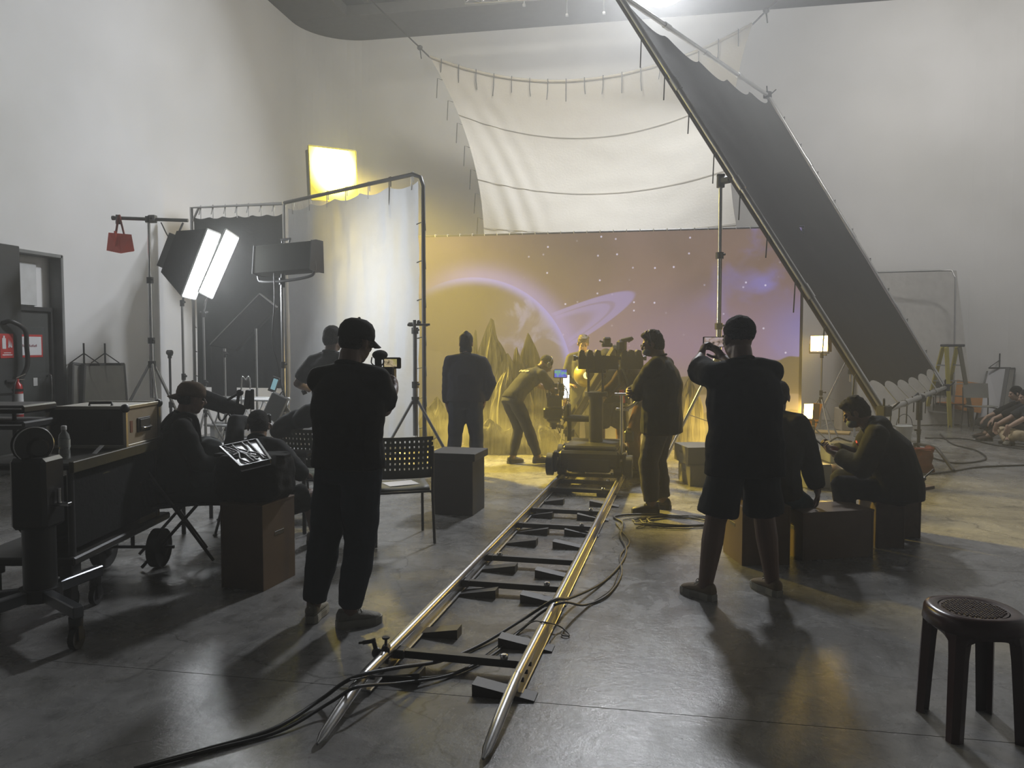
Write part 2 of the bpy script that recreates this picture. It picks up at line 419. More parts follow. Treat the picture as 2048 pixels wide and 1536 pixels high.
# door recess on the left
DOORM = mat('dark_grey_door', (0.055, 0.058, 0.055), 0.5)
PNL = mat('white_door_surround', (0.62, 0.63, 0.63), 0.6)
d1 = struct('door_1', MB().box((-WX - 0.165, 8.72, 1.03), (0.06, 1.02, 2.06), b=0.004), DOORM)
d1['label'] = 'dark grey door leaf with a posted notice in the recess of the wall'
m = MB()
for y in (8.19, 9.235): m.box((-WX - 0.15, y, 1.05), (0.10, 0.055, 2.10))
m.box((-WX - 0.15, 8.71, 2.09), (0.10, 1.10, 0.06)); part('door_frame', m, DKM, d1)
part('vision_panel', MB().box((-WX - 0.133, 8.75, 1.35), (0.012, 0.74, 1.0), b=0.004), mat('door_panel_grey', (0.075, 0.08, 0.078), 0.35), d1)
m = MB(); m.tube(bez([(-WX - 0.13, 9.15, 1.20), (-WX - 0.07, 9.15, 1.18), (-WX - 0.07, 9.15, 0.86), (-WX - 0.13, 9.15, 0.84)], 5), 0.012); part('door_handle', m, CHR, d1)
part('keypad', MB().box((-WX - 0.128, 8.93, 1.12), (0.02, 0.075, 0.11), b=0.004), WHT, d1)
part('transom_panel', MB().box((-WX - 0.19, 8.55, 2.42), (0.05, 1.0, 0.56), b=0.004), PNL, d1)
m = MB()
m.box((-WX - 0.09, D1 - 0.01, DZ / 2), (0.19, 0.05, DZ)); m.box((-WX - 0.09, (D0 + D1) / 2, DZ - 0.02), (0.19, D1 - D0, 0.05)); struct('trim_4', m, mat('grey_door_jamb', (0.20, 0.205, 0.20), 0.6))
# the big sliding door slid aside in front of the recess
d2 = struct('door_2', MB().box((-WX + 0.09, 7.35, 1.43), (0.12, 2.2, 2.84), b=0.01), mat('charcoal_sliding_door', (0.035, 0.037, 0.037), 0.5))
d2['label'] = 'charcoal sliding stage door with a bent loop handle'
hp = at(20, 680, 9.4)
m = MB(); X0 = -WX + 0.15
m.tube(bez([(X0, 8.15, 1.88), (X0 + 0.07, 8.22, 1.90), (X0 + 0.10, 8.38, 1.80), (X0 + 0.10, 8.40, 1.6), (X0 + 0.10, 8.40, 1.35), (X0 + 0.07, 8.30, 1.18), (X0, 8.18, 1.16)], 6), 0.028, 10)
part('loop_handle', m, DKM, d2)
SREM = mat('sign_red', (0.50, 0.035, 0.03), 0.5); PAP = mat('white_paper', (0.72, 0.72, 0.74), 0.8, var=0.03)
def text_mesh(s, size, M, name='lettering', thick=0.0008):
    c = bpy.data.curves.new(name, 'FONT'); c.body = s; c.size = size; c.align_x = 'CENTER'; c.align_y = 'CENTER'; c.extrude = thick
    o = bpy.data.objects.new(name, c); COL.objects.link(o)
    dg = bpy.context.evaluated_depsgraph_get(); me = bpy.data.meshes.new_from_object(o.evaluated_get(dg))
    COL.objects.unlink(o); bpy.data.objects.remove(o); me.transform(M); return me
def face_M(p, nrm, up=UP):                        # frame whose z looks along nrm, y up: for lettering on a face
    z = V(nrm).normalized(); x = V(up).cross(z).normalized(); y = z.cross(x)
    return Matrix(((x.x, y.x, z.x, p[0]), (x.y, y.y, z.y, p[1]), (x.z, y.z, z.z, p[2]), (0, 0, 0, 1)))
s = solo('notice', MB().box((-WX - 0.122, 8.84, 1.60), (0.006, 0.46, 0.30), b=0.001), SREM, 'white paper notice with a red border taped to the grey door', 'notice')
part('sheet', MB().box((-WX - 0.1175, 8.84, 1.60), (0.004, 0.41, 0.245), b=0.001), PAP, s)
# a line of small unreadable script
m = MB(); yy = 8.70
for i in range(15):
    m.box((-WX - 0.1148, yy, 1.60 + 0.004 * ((i * 7) % 3 - 1)), (0.0015, 0.011, 0.020 + 0.006 * (i % 3)), b=0); yy += 0.0185
part('script_line', m, mat('ink_maroon', (0.22, 0.05, 0.07), 0.8), s)
s = solo('fire_sign', MB().box((X0 + 0.004, 8.20, 1.60), (0.006, 0.20, 0.30), b=0.001), SREM, 'red sign showing a white fire extinguisher on the sliding door', 'sign')
m = MB(); m.box((X0 + 0.009, 8.155, 1.63), (0.003, 0.055, 0.13), b=0); m.box((X0 + 0.009, 8.155, 1.71), (0.003, 0.025, 0.03), b=0)
part('extinguisher_symbol', m, PAP, s)
m = MB()
for i in range(3): m.prism([(X0 + 0.008, 8.215 + 0.02 * i, 1.58 + 0.02 * (i % 2)), (X0 + 0.008, 8.235 + 0.02 * i, 1.58), (X0 + 0.008, 8.225 + 0.02 * i, 1.69 - 0.02 * i)], (0.003, 0, 0))
m.box((X0 + 0.009, 8.20, 1.49), (0.003, 0.15, 0.012), b=0); m.box((X0 + 0.009, 8.20, 1.515), (0.003, 0.11, 0.008), b=0)
part('flame_symbol', m, PAP, s)
# fire extinguisher hanging on the jamb
e = at(36, 800, 9.35)
t = thing('fire_extinguisher', 'red fire extinguisher with white label hanging beside the grey door', 'fire extinguisher', (e.x, e.y, 0.72))
m = MB(); m.lathe([(0.0, 0), (0.052, 0.0), (0.056, 0.02), (0.056, 0.36), (0.045, 0.41), (0.02, 0.44), (0.018, 0.48)]); part('cylinder', m, mat('extinguisher_red', (0.45, 0.02, 0.02), 0.3), t, local=True)
m = MB(); m.lathe([(0.0575, 0.05), (0.0575, 0.30)], caps=False); part('paper_label', m, PAP, t, local=True)
m = MB(); m.bar((0, -0.02, 0.49), (0.03, 0.09, 0.54), 0.02, 0.012); m.bar((0, -0.02, 0.47), (0.03, 0.07, 0.47), 0.02, 0.012); part('lever', m, CHR, t, local=True)
m = MB(); m.tube(bez([(0, -0.02, 0.46), (0.03, -0.08, 0.40), (0.02, -0.09, 0.2), (0.01, -0.085, 0.05)], 6), 0.011); part('hose', m, BLK, t, local=True)
m = MB(); m.bar((0, 0, 0.30), (-WX + 0.15 - e.x, -0.6, 0.30), 0.02, 0.03); m.lathe([(0.062, 0.33), (0.062, 0.36)], caps=True); part('bracket', m, BLKM, t, local=True)

# ------------------------------------------------------------------ haze filling the hall, and low stage fog on the set
def vol(name, dens, col, aniso=0.3):
    mm = bpy.data.materials.new(name); mm.use_nodes = True; nt = mm.node_tree; nt.nodes.remove(nt.nodes['Principled BSDF'])
    s = nd(nt, 'ShaderNodeVolumeScatter'); s.inputs['Color'].default_value = tuple(col) + (1,); s.inputs['Density'].default_value = dens; s.inputs['Anisotropy'].default_value = aniso
    nt.links.new(s.outputs[0], nt.nodes['Material Output'].inputs['Volume']); return mm, s
hm, _ = vol('hall_haze', HAZE, (0.97, 0.97, 0.95), 0.35)
o = part('haze', MB().box((0, (WY + RY) / 2, WZ / 2 + 0.1), (2 * WX + 0.9, WY - RY + 0.9, WZ + 0.9), b=0), hm); o['kind'] = 'stuff'; o['label'] = 'thin pale haze filling the whole hall'; o['category'] = 'haze'

# ------------------------------------------------------------------ projection screen with a planet picture
def screen_mat(cx, cz, k):
    # k metres per picture pixel; cx, cz the place of picture pixel (945, 756)
    m = bpy.data.materials.new('space_picture'); m.use_nodes = True; nt = m.node_tree; L = nt.links.new
    tc = nd(nt, 'ShaderNodeTexCoord'); sp = nd(nt, 'ShaderNodeSeparateXYZ'); L(tc.outputs['Object'], sp.inputs[0])
    def M(op, a, b=None, c=None, clamp=False):
        n = nd(nt, 'ShaderNodeMath', operation=op); n.use_clamp = clamp
        for i, x in enumerate((a, b, c)):
            if x is None: continue
            if isinstance(x, (int, float)): n.inputs[i].default_value = x
            else: L(x, n.inputs[i])
        return n.outputs[0]
    X = M('MULTIPLY', M('SUBTRACT', sp.outputs['X'], cx), 1 / k); Z = M('MULTIPLY', M('SUBTRACT', sp.outputs['Z'], cz), 1 / k)   # picture pixels from the planet's centre
    def ss(x, a, b): 
        n = nd(nt, 'ShaderNodeMapRange', interpolation_type='SMOOTHSTEP'); L(x, n.inputs[0]); n.inputs[1].default_value = a; n.inputs[2].default_value = b; return n.outputs[0]
    def noi(sc, det=5, dis=0.0, off=0.0):
        mp = nd(nt, 'ShaderNodeMapping'); mp.inputs['Location'].default_value = (off, off, off); L(tc.outputs['Object'], mp.inputs[0])
        n = nd(nt, 'ShaderNodeTexNoise'); n.inputs['Scale'].default_value = sc; n.inputs['Detail'].default_value = det; n.inputs['Distortion'].default_value = dis; L(mp.outputs[0], n.inputs['Vector']); return n.outputs['Fac']
    def mix(f, a, b, bt='MIX'):
        n = nd(nt, 'ShaderNodeMix', data_type='RGBA', blend_type=bt)
        if isinstance(f, (int, float)): n.inputs['Factor'].default_value = f
        else: L(f, n.inputs['Factor'])
        for s, x in (('A', a), ('B', b)):
            if isinstance(x, tuple): n.inputs[s].default_value = x + (1,)
            else: L(x, n.inputs[s])
        return n.outputs['Result']
    sky = mix(ss(noi(0.55, 5, 0.8), 0.35, 0.65), (0.40, 0.25, 0.19), (0.30, 0.19, 0.13))
    sky = mix(M('MULTIPLY', ss(X, 60, 420), ss(Z, 230, 60)), sky, (0.46, 0.30, 0.44))            # mauve towards the ring and the right
    sky = mix(M('MULTIPLY', ss(noi(1.3, 6, 1.0, 4.0), 0.48, 0.75), ss(X, 380, 640)), sky, (0.42, 0.36, 1.0))  # violet nebula at the right
    sky = mix(M('MULTIPLY', M('MULTIPLY', ss(Z, 190, 90), ss(X, 540, 650)), 0.7), sky, (0.42, 0.38, 0.95))
    r = M('SQRT', M('ADD', M('MULTIPLY', X, X), M('MULTIPLY', Z, Z)))
    # ring
    A = M('ADD', M('MULTIPLY', X, 0.899), M('MULTIPLY', Z, 0.438)); B = M('ADD', M('MULTIPLY', Z, 0.899), M('MULTIPLY', X, -0.438))
    e = M('SQRT', M('ADD', M('POWER', M('DIVIDE', A, 368.0), 2.0), M('POWER', M('DIVIDE', M('SUBTRACT', B, 8.0), 46.0), 2.0)))
    inside = M('MULTIPLY', ss(e, 1.0, 0.97), ss(r, 203, 215))
    band = M('MULTIPLY', M('MULTIPLY', ss(e, 0.70, 0.80), ss(e, 1.01, 0.98)), ss(r, 205, 215))
    gap = M('MULTIPLY', ss(e, 0.84, 0.86), ss(e, 0.89, 0.87))
    sky = mix(M('MULTIPLY', inside, 0.5), sky, (0.52, 0.40, 0.72))
    sky = mix(M('MULTIPLY', M('MULTIPLY', band, M('SUBTRACT', 1.0, M('MULTIPLY', gap, 0.8))), 0.62), sky, (0.60, 0.48, 0.95))
    # stars, laid out in clusters
    vo = nd(nt, 'ShaderNodeTexVoronoi', voronoi_dimensions='2D'); vo.inputs['Scale'].default_value = 3.6; vo.inputs['Randomness'].default_value = 1.0
    cx_ = nd(nt, 'ShaderNodeCombineXYZ'); L(sp.outputs['X'], cx_.inputs[0]); L(sp.outputs['Z'], cx_.inputs[1]); L(cx_.outputs[0], vo.inputs['Vector'])
    vs_ = nd(nt, 'ShaderNodeSeparateColor'); L(vo.outputs['Color'], vs_.inputs[0])
    st = M('MULTIPLY', ss(vo.outputs['Distance'], 0.075, 0.025), ss(vs_.outputs[0], 0.45, 0.95))
    st = M('MULTIPLY', st, ss(X, 40, 160))
    sky = mix(st, sky, (1.3, 1.2, 1.5))
    # planet
    dlim = M('SUBTRACT', r, 204.0)
    ang = ss(M('ADD', X, M('MULTIPLY', Z, -0.15)), -120, 60)
    halo = M('MULTIPLY', M('POWER', ss(dlim, 62, 0), 2.2), ss(X, -150, 20))
    sky = mix(M('MULTIPLY', halo, 0.75), sky, (0.62, 0.48, 1.0))
    pl = mix(ss(M('ADD', M('MULTIPLY', X, 1.0), M('MULTIPLY', Z, -0.5)), -60, 70), (0.20, 0.135, 0.065), (0.38, 0.28, 0.26))
    cl = M('MULTIPLY', ss(noi(1.7, 7, 1.5, 9.0), 0.50, 0.66), ss(M('ADD', X, M('MULTIPLY', Z, -0.1)), 0, 90))
    pl = mix(M('MULTIPLY', cl, 0.8), pl, (0.58, 0.50, 0.70))
    rim = M('MULTIPLY', M('POWER', ss(dlim, -30, 0), 2.5), ss(X, -150, 10))
    pl = mix(M('MULTIPLY', rim, 0.95), pl, (0.62, 0.55, 1.25))
    img = mix(ss(dlim, 1.0, -1.0), sky, pl)
    # bright haze and dark hills along the bottom
    img = mix(ss(Z, 60, -40), img, (0.46, 0.34, 0.26))
    hill = M('ADD', 22.0, M('MULTIPLY', M('SUBTRACT', noi(0.7, 3, 0.0, 2.0), 0.5), 130.0)); hill = M('ADD', hill, M('MULTIPLY', ss(X, 480, 640), 32.0)); hill = M('ADD', hill, M('MULTIPLY', ss(X, -40, -70), 40.0))
    img = mix(ss(M('SUBTRACT', Z, hill), 2.0, -2.0), img, (0.25, 0.18, 0.085))
    h2 = M('ADD', -28.0, M('MULTIPLY', M('SUBTRACT', noi(0.9, 2, 0.0, 6.0), 0.5), 60.0))
    img = mix(M('MULTIPLY', ss(M('SUBTRACT', Z, h2), 2.0, -2.0), ss(X, 0, 50)), img, (0.50, 0.36, 0.22))
    h3 = M('ADD', -62.0, M('MULTIPLY', M('SUBTRACT', noi(1.1, 3, 0.0, 8.0), 0.5), 130.0))
    img = mix(ss(M('SUBTRACT', Z, h3), 2.0, -2.0), img, (0.21, 0.15, 0.06))
    b = nt.nodes['Principled BSDF']; b.inputs['Base Color'].default_value = (0.10, 0.10, 0.10, 1); b.inputs['Roughness'].default_value = 0.8; b.inputs['Specular IOR Level'].default_value = 0.1
    L(img, b.inputs['Emission Color']); b.inputs['Emission Strength'].default_value = SCREEN_E
    return m
SCREEN_E = 0.47
SY, SX0, SX1, SZ = 12.22, -4.05, 2.14, 3.36
k0 = 12.3 / F_PX
pc = at(945, 756, 12.0); t_ = SY / (ray(945, 756).y); pc = V((0, 0, CAM_H)) + ray(945, 756) * t_
t = thing('projection_screen', 'wide projection screen showing a violet rimmed planet, its ring and stars', 'screen', (0, SY, 0))
part('picture', MB().box(((SX0 + SX1) / 2, SY, SZ / 2 + 0.01), (SX1 - SX0, 0.04, SZ), b=0), screen_mat(pc.x, pc.z, k0 / 1.0), t)
m = MB()
for x in (SX0 - 0.02, SX1 + 0.02): m.box((x, SY + 0.03, SZ / 2), (0.05, 0.08, SZ))
m.box(((SX0 + SX1) / 2, SY + 0.05, SZ + 0.02), (SX1 - SX0 + 0.1, 0.05, 0.05)); part('border', m, GRYM, t)
m = MB()
for i in range(30): x = SX0 + 0.1 + i * 0.206; m.tube([(x, SY + 0.02, SZ - 0.03), (x, SY - 0.02, SZ + 0.05), (x, SY + 0.07, SZ + 0.05)], 0.006, 5)
part('eyelet_ties', m, WHT, t, kind='stuff')
for x in (-3.4, -1.0, 1.6):
    m = MB(); m.bar((x, SY + 0.08, 2.4), (x, SY + 0.9, 0.02), 0.05, 0.05); m.bar((x, SY + 0.06, 0.04), (x, SY + 0.92, 0.04), 0.05, 0.05); part('brace', m, GRYM, t)

# ------------------------------------------------------------------ white sail cloth roped to the ceiling behind the screen
def onY(px, py, Y):
    r = ray(px, py); return V((0, 0, CAM_H)) + r * (Y / r.y)
TL, TR_, BL, BR = onY(860, 115, 15.4), onY(1504, 50, 15.4), onY(968, 520, 14.4), onY(1488, 520, 14.4)
t = thing('sail_cloth', 'huge creased white cloth hung by ropes from the ceiling behind the screen', 'cloth', (0, 14.9, BL.z))
def sail(u, v):                                   # v: 0 top, 1 bottom
    p = TL.lerp(TR_, u).lerp(BL.lerp(BR, u), v)
    s = 4 * u * (1 - u)
    p = p + V((0, 0, -0.75 * s * (1 - v))) + V((0, 0.75 * s * math.sin(math.pi * min(1, v * 1.0)) * 0.6, 0))
    edge = 4 * v * (1 - v); p.x += 0.32 * edge * ((1 - u) ** 2 - u ** 2)
    cr_ = math.exp(-((u - 0.10 - 0.05 * v) / 0.10) ** 2) * (0.35 + v)
    p.y += 0.018 * cr_ * math.sin(75 * (u - 0.25 * v) + 4 * v) + 0.012 * noise.noise(V((u * 9, v * 12, 3)))
    return p
SAIL = cloth('white_muslin', (0.42, 0.40, 0.36), 0.08, var=0.06)
part('sheet', MB().grid(sail, 90, 60), SAIL, t)
SEAM = mat('webbing_tan', (0.36, 0.33, 0.27), 0.9)
m = MB(); m.tube([sail(i / 40, 0) + V((0, -0.01, 0.015)) for i in range(41)], 0.03, 6); part('hem', m, SEAM, t)
for v in (0.30, 0.62, 0.85):
    m = MB(); m.tube([sail(i / 40, v) + V((0, -0.012, 0)) for i in range(41)], 0.006, 4); part('seam', m, SEAM, t)
ROPE = mat('dark_rope', (0.06, 0.06, 0.055), 0.9)
for i in range(17):
    u = 0.04 + i * 0.0575; p = sail(u, 0.0); ln = 0.28 + 0.12 * ((i * 5) % 4) / 3
    m = MB(); m.tube([p + V((0, -0.05, 0.05)), p + V((0.0, -0.07, -ln * 0.5)), p + V((0.02 * (i % 3 - 1), -0.07, -ln))], 0.009, 5); part('tie', m, ROPE, t)
for i in range(7):
    p = sail(0.0, 0.12 + 0.115 * i); m = MB(); m.tube([p, p + V((-0.1, -0.02, 0.03)), p + V((-0.12, -0.02, -0.36))], 0.008, 5); part('tie', m, ROPE, t)
for a, b in ((TL, onY(722, -4, 15.6)), (TR_, onY(1558, -4, 15.2))):
    b.z = max(b.z, WZ + 0.2) if b.z > WZ - 0.6 else b.z
    d = (b - a); b2 = a + d * ((WZ + 0.24 - a.z) / d.z); k = a.lerp(b2, 0.14)
    m = MB(); m.tube([a, b2], 0.016, 6); m.ell(k, (0.06, 0.06, 0.05), n=8, m=6); m.tube([k, k + V((0.03, 0, -0.22))], 0.014, 6); part('rope', m, ROPE, t)

# ------------------------------------------------------------------ big dark butterfly frame, tipped over the set
A0, A1 = at(1768, 822, 8.45), at(1890, 775, 13.4)
B1 = at(1535, 190, 15.1); B0 = at(1236, -14, 10.4)
t = thing('overhead_frame', 'giant grey cloth stretched on a pipe frame tilted over the right of the set', 'butterfly frame', flat((A0 + A1) / 2))
def fr(u, v): return A0.lerp(A1, u).lerp(B0.lerp(B1, u), v)        # u across, v up the slope
nrm = (A1 - A0).cross(B0 - A0).normalized()
def cl(u, v):
    iu = 0.015 + 0.965 * u; s = 4 * v * (1 - v)
    sc = 0.016 * abs(math.sin(u * 6 * math.pi)) if v > 0.98 else 0
    top = 0.985 - 0.030 * (abs(math.sin(u * 5 * math.pi)) ** 0.8) - 0.02 * 4 * u * (1 - u); bot = 0.050 + 0.014 * abs(math.sin(u * 6 * math.pi)) ** 0.7
    p = fr(iu + 0.012 * s * (0.5 - u) * 2, bot + (top - bot) * v)
    return p - UP * (0.28 * 4 * u * (1 - u) * (0.35 + 0.65 * s)) + nrm * (0.012 * noise.noise(V((u * 5, v * 9, 1))))
GREYC = cloth('dark_grey_solid', (0.026, 0.022, 0.015), 0.0, var=0.1)
part('sheet', MB().grid(cl, 48, 40), GREYC, t)
for a, b in ((A0, A1), (B0, B1), (A0, B0), (A1, B1)):
    m = MB(); m.cyl(a, b, 0.035, n=10)
    L_ = (b - a).length
    for q in (0.25, 0.5, 0.75): c = a.lerp(b, q); dd = (b - a).normalized(); m.cyl(c - dd * 0.09, c + dd * 0.09, 0.046, n=10)
    part('pipe', m, ALU, t)
# rolled edge of the cloth at the near side
m = MB(); m.tube([fr(0.005, 0.01 + 0.99 * i / 24) - UP * 0.05 for i in range(25)], 0.055, 8); part('rolled_edge', m, GREYC, t)
LOOP = mat('white_cord', (0.55, 0.55, 0.55), 0.7)
for i in range(7):                                # cords from the cloth to the low bar
    m = MB(); a_ = cl(i / 6, 0.0); m.tube([a_, fr(0.02 + 0.96 * i / 6, 0.0)], 0.009, 5); part('tie', m, LOOP, t)
for i in range(10):
    u = 0.05 + 0.1 * i; p = fr(u, 0.0); m = MB(); m.tube([p + V((0, 0, 0.05)), p + V((0.03, 0.02, -0.02)), p + V((0.02, 0, -0.16 - 0.05 * (i % 3)))], 0.008, 5); part('tie', m, ROPE, t)
for i in range(9):
    v = 0.08 + 0.1 * i; p = fr(0, v); m = MB(); m.tube([p, p + V((-0.05, -0.02, -0.05)), p + V((-0.06, 0, -0.28 - 0.06 * (i % 3)))], 0.008, 5); part('tie', m, ROPE, t)
    p = fr(1, v + 0.03); m = MB(); m.tube([p - V((0.05, 0, 0.03)), p + V((0.05, 0, 0.04)), p + V((0.04, 0, -0.06))], 0.01, 5); part('tie', m, ROPE, t)
for c in (A0, A1, B1):
    m = MB(); m.box(c, (0.12, 0.12, 0.12), rz=0.6, b=0.01)
    m.tube([c + V((0.05, 0, 0)), c + V((0.16, 0.02, 0.10))], 0.012, 6); m.tube([c, c + V((-0.03, -0.1, 0.14))], 0.012, 6); m.tube([c, c + V((0.02, 0, -0.16))], 0.012, 6); part('corner_clamp', m, BLKM, t)

# ------------------------------------------------------------------ frames at the left: white diffusion, dark solid
W0, W1 = at(848, 690, 10.15), at(573, 690, 12.3); W2 = at(381, 690, 12.7)
W0, W1, W2 = flat(W0), flat(W1), flat(W2)
zt = 3.86
t = thing('diffusion_frame', 'tall pipe frame holding a creased white diffusion cloth at the left of the set', 'diffusion frame', (W0 + W1) / 2)
def wl(q, z): p = W0.lerp(W1, q); return V((p.x, p.y, z))
def wc(u, v):
    q = 0.03 + 0.94 * u; z = (zt - 0.10 - 0.10 * 4 * u * (1 - u) * 0 - 0.06 * abs(math.sin(u * 5 * math.pi))) * (1 - v) + 0.22 * v
    n_ = V((W1 - W0)).cross(UP).normalized()
    return wl(q, z) + n_ * (0.014 * math.sin(46 * u + 3 * math.sin(5 * v)) * (0.3 + v * 0.5) + 0.02 * noise.noise(V((u * 20, v * 5, 0))) + 0.012 * noise.noise(V((u * 8, v * 22, 5))))
DIFF = cloth('white_diffusion', (0.62, 0.63, 0.65), 0.04, var=0.05)
part('sheet', MB().grid(wc, 100, 50), DIFF, t)
m = MB(); m.tube([wl(0, 0.03), wl(0, zt - 0.18), wl(0.015, zt - 0.06), wl(0.06, zt), wl(1, zt)], 0.028, 10); part('pipe', m, DKM, t)
m = MB(); m.cyl(wl(1, 0.03), wl(1, zt), 0.028); part('pipe', m, ALU, t)
m = MB(); m.cyl(wl(0, 0.12), wl(1, 0.12), 0.024); part('pipe', m, ALU, t)
for q in (0.06, 0.2, 0.34, 0.5, 0.64, 0.78, 0.92):
    m = MB(); m.tube([wl(q, zt - 0.10), wl(q, zt + 0.035), wl(q + 0.01, zt + 0.035), wl(q + 0.012, zt - 0.2 - 0.3 * (q == 0.2))], 0.008, 5); part('tie', m, ROPE if q == 0.2 else LOOP, t)
for z in (0.5, 0.9, 1.3, 1.7, 2.2, 2.7, 3.2):
    m = MB(); m.tube([wl(0.04, z), wl(-0.01, z + 0.03), wl(-0.012, z - 0.1)], 0.008, 5); part('tie', m, ROPE, t)
t = thing('dark_solid_frame', 'pipe frame with a dark grey solid cloth behind the lit softboxes', 'cutter frame', (W1 + W2) / 2)
def kl(q, z): p = W1.lerp(W2, q); return V((p.x, p.y + 0.05, z))
def kc(u, v):
    z = (zt - 0.16 - 0.03 * abs(math.sin(u * 6 * math.pi))) * (1 - v) + 0.92 * v
    return kl(0.04 + 0.91 * u, z) + V((0, 0.018 * math.sin(18 * u + 4 * v), 0))
part('sheet', MB().grid(kc, 40, 24), cloth('charcoal_duvetyne', (0.040, 0.044, 0.042), 0.0), t)
m = MB(); m.tube([kl(0.98, 0.03), kl(0.98, zt), kl(0.03, zt)], 0.028, 10); part('pipe', m, ALU, t)
m = MB(); m.tube([kl(0.98, zt - 0.25), kl(0.9, zt)], 0.018, 8); part('brace', m, ALU, t)
for q in (0.12, 0.25, 0.38, 0.5, 0.62, 0.75, 0.88):
    m = MB(); m.tube([kl(q, zt - 0.19), kl(q, zt + 0.035), kl(q + 0.02, zt - 0.12)], 0.008, 5); part('tie', m, LOOP, t)
for z in (1.1, 1.5, 1.9, 2.4, 2.9, 3.4):
    m = MB(); m.tube([kl(0.95, z), kl(0.99, z + 0.03), kl(0.995, z - 0.06)], 0.008, 5); part('tie', m, ROPE, t)

# ------------------------------------------------------------------ stands
def tripod(t, base, h, spread=0.55, rz=0.0, r=0.018, m_=ALU, hub=0.75, low=0.25, legs=3, sections=2, local=False):
    # column standing on three braced legs, parts of the thing t
    base = V(base)
    m = MB()
    for i in range(sections):
        z0 = hub - 0.45 + (h - hub + 0.45) * i / sections; z1 = hub - 0.45 + (h - hub + 0.45) * (i + 1) / sections
        m.cyl(base + UP * max(z0, 0.06), base + UP * z1, r * (1.25 - 0.25 * i), n=10)
    part('column', m, m_, t, local=local)
    for i in range(1, sections + 1):
        z = hub - 0.45 + (h - hub + 0.45) * i / sections - 0.03
        m = MB(); m.cyl(base + UP * (z - 0.05), base + UP * (z + 0.03), r * 1.7, n=10); m.cyl(base + UP * z, base + UP * z + V((0.05, -0.03, 0)), 0.009, n=6); m.ell(base + UP * z + V((0.055, -0.033, 0)), (0.016, 0.016, 0.016), n=8, m=6)
        part('collar', m, BLKM, t, local=local)
    m = MB(); m.cyl(base + UP * (hub - 0.05), base + UP * (hub + 0.04), r * 1.9, n=10); part('hub', m, BLKM, t, local=local)
    for i in range(legs):
        a = rz + 2 * math.pi * i / legs; d = V((math.cos(a), math.sin(a), 0))
        m = MB(); f = base + d * spread + UP * 0.012
        m.cyl(base + d * 0.03 + UP * hub, f, r * 0.75, n=8); k = (base + d * 0.03 + UP * hub).lerp(f, 0.5)
        m.bar(base + UP * low, k, 0.02, 0.008); m.ell(f, (0.022, 0.022, 0.013), n=8, m=6)
        part('leg', m, m_, t, local=local)
def quad_panel(c, nrm, w, h, roll=0.0):
    # frame of a flat panel: centre, facing, width and height vectors
    z = V(nrm).normalized(); x = UP.cross(z).normalized(); y = z.cross(x)
    q = Matrix.Rotation(roll, 3, z); return V(c), z, (q @ x) * (w / 2), (q @ y) * (h / 2)
def panel_box(m, c, z, x, y, d0, d1):             # box between offsets d0 and d1 along z
    a = [c + z * d0 + sx * x + sy * y for sx, sy in ((-1, -1), (1, -1), (1, 1), (-1, 1))]
    return m.prism(a, z * (d1 - d0))
def panel_face(c, z, x, y, off=0.0, s=0.97):
    m = MB(); a = [c + z * off + (sx * x + sy * y) * s for sx, sy in ((-1, -1), (1, -1), (1, 1), (-1, 1))]; m.add(a, [(0, 1, 2, 3)]); return m
def face_from_px(p):                              # panel from four corners (bl, br, tr, tl)
    c = sum(p, V()) / 4; x = ((p[1] - p[0]) + (p[2] - p[3])) / 4; y = ((p[3] - p[0]) + (p[2] - p[1])) / 4; z = x.cross(y).normalized()
    y = y - x * (x.dot(y) / x.length_squared); return c, z, x, y

# yellow gelled panel high behind the diffusion frame
WHITE_E, YEL_E, OR_E = 75.0, 40.0, 60.0
p = [at(613, 398, 13.2), at(708, 405, 13.8), at(720, 303, 13.85), at(627, 292, 13.25)]
c, z, x, y = face_from_px(p)
t = thing('yellow_light', 'large glowing yellow gel panel lamp high against the back wall', 'studio lamp', flat(c + z * -0.2))
gm = glow('yellow_gel', (1.0, 0.86, 0.10), 6.0)
def gel_ramp(mm, lo, hi, cx, cy, r0, r1):         # the bulb behind the gel: hot in the middle, falling off to the rim
    nt = mm.node_tree; L = nt.links.new; e = [n for n in nt.nodes if n.type == 'EMISSION'][0]; tc = nd(nt, 'ShaderNodeTexCoord'); sp = nd(nt, 'ShaderNodeSeparateXYZ'); L(tc.outputs['Generated'], sp.inputs[0])
    cb_ = nd(nt, 'ShaderNodeCombineXYZ'); L(sp.outputs['X'], cb_.inputs[0]); L(sp.outputs['Z'], cb_.inputs[1]); ds = nd(nt, 'ShaderNodeVectorMath', operation='DISTANCE'); L(cb_.outputs[0], ds.inputs[0]); ds.inputs[1].default_value = (cx, cy, 0)
    mr_ = nd(nt, 'ShaderNodeMapRange', interpolation_type='SMOOTHSTEP'); L(ds.outputs['Value'], mr_.inputs[0]); mr_.inputs[1].default_value = r0; mr_.inputs[2].default_value = r1; mr_.inputs[3].default_value = hi; mr_.inputs[4].default_value = lo; L(mr_.outputs[0], e.inputs[1])
gel_ramp(gm, 0.95, YEL_E, .50, .64, .10, .62)
part('gel', panel_face(c, z, x, y, 0.0, 1.0), gm, t)
m = MB(); panel_box(m, c, z, x * 0.9, y * 0.9, -0.22, -0.02); part('housing', m, BLKM, t)
m = MB()
for s in (-1, 1): m.bar(c + x * s - y - z * .01, c + x * s + y - z * .01, 0.02, 0.03); m.bar(c + y * s - x - z * .01, c + y * s + x - z * .01, 0.02, 0.03)
part('gel_frame', m, mat('yellow_frame', (0.5, 0.42, 0.05), 0.5), t)
tripod(t, flat(c - z * 0.2), c.z - 0.2, 0.7, 0.4, 0.022, ALU)

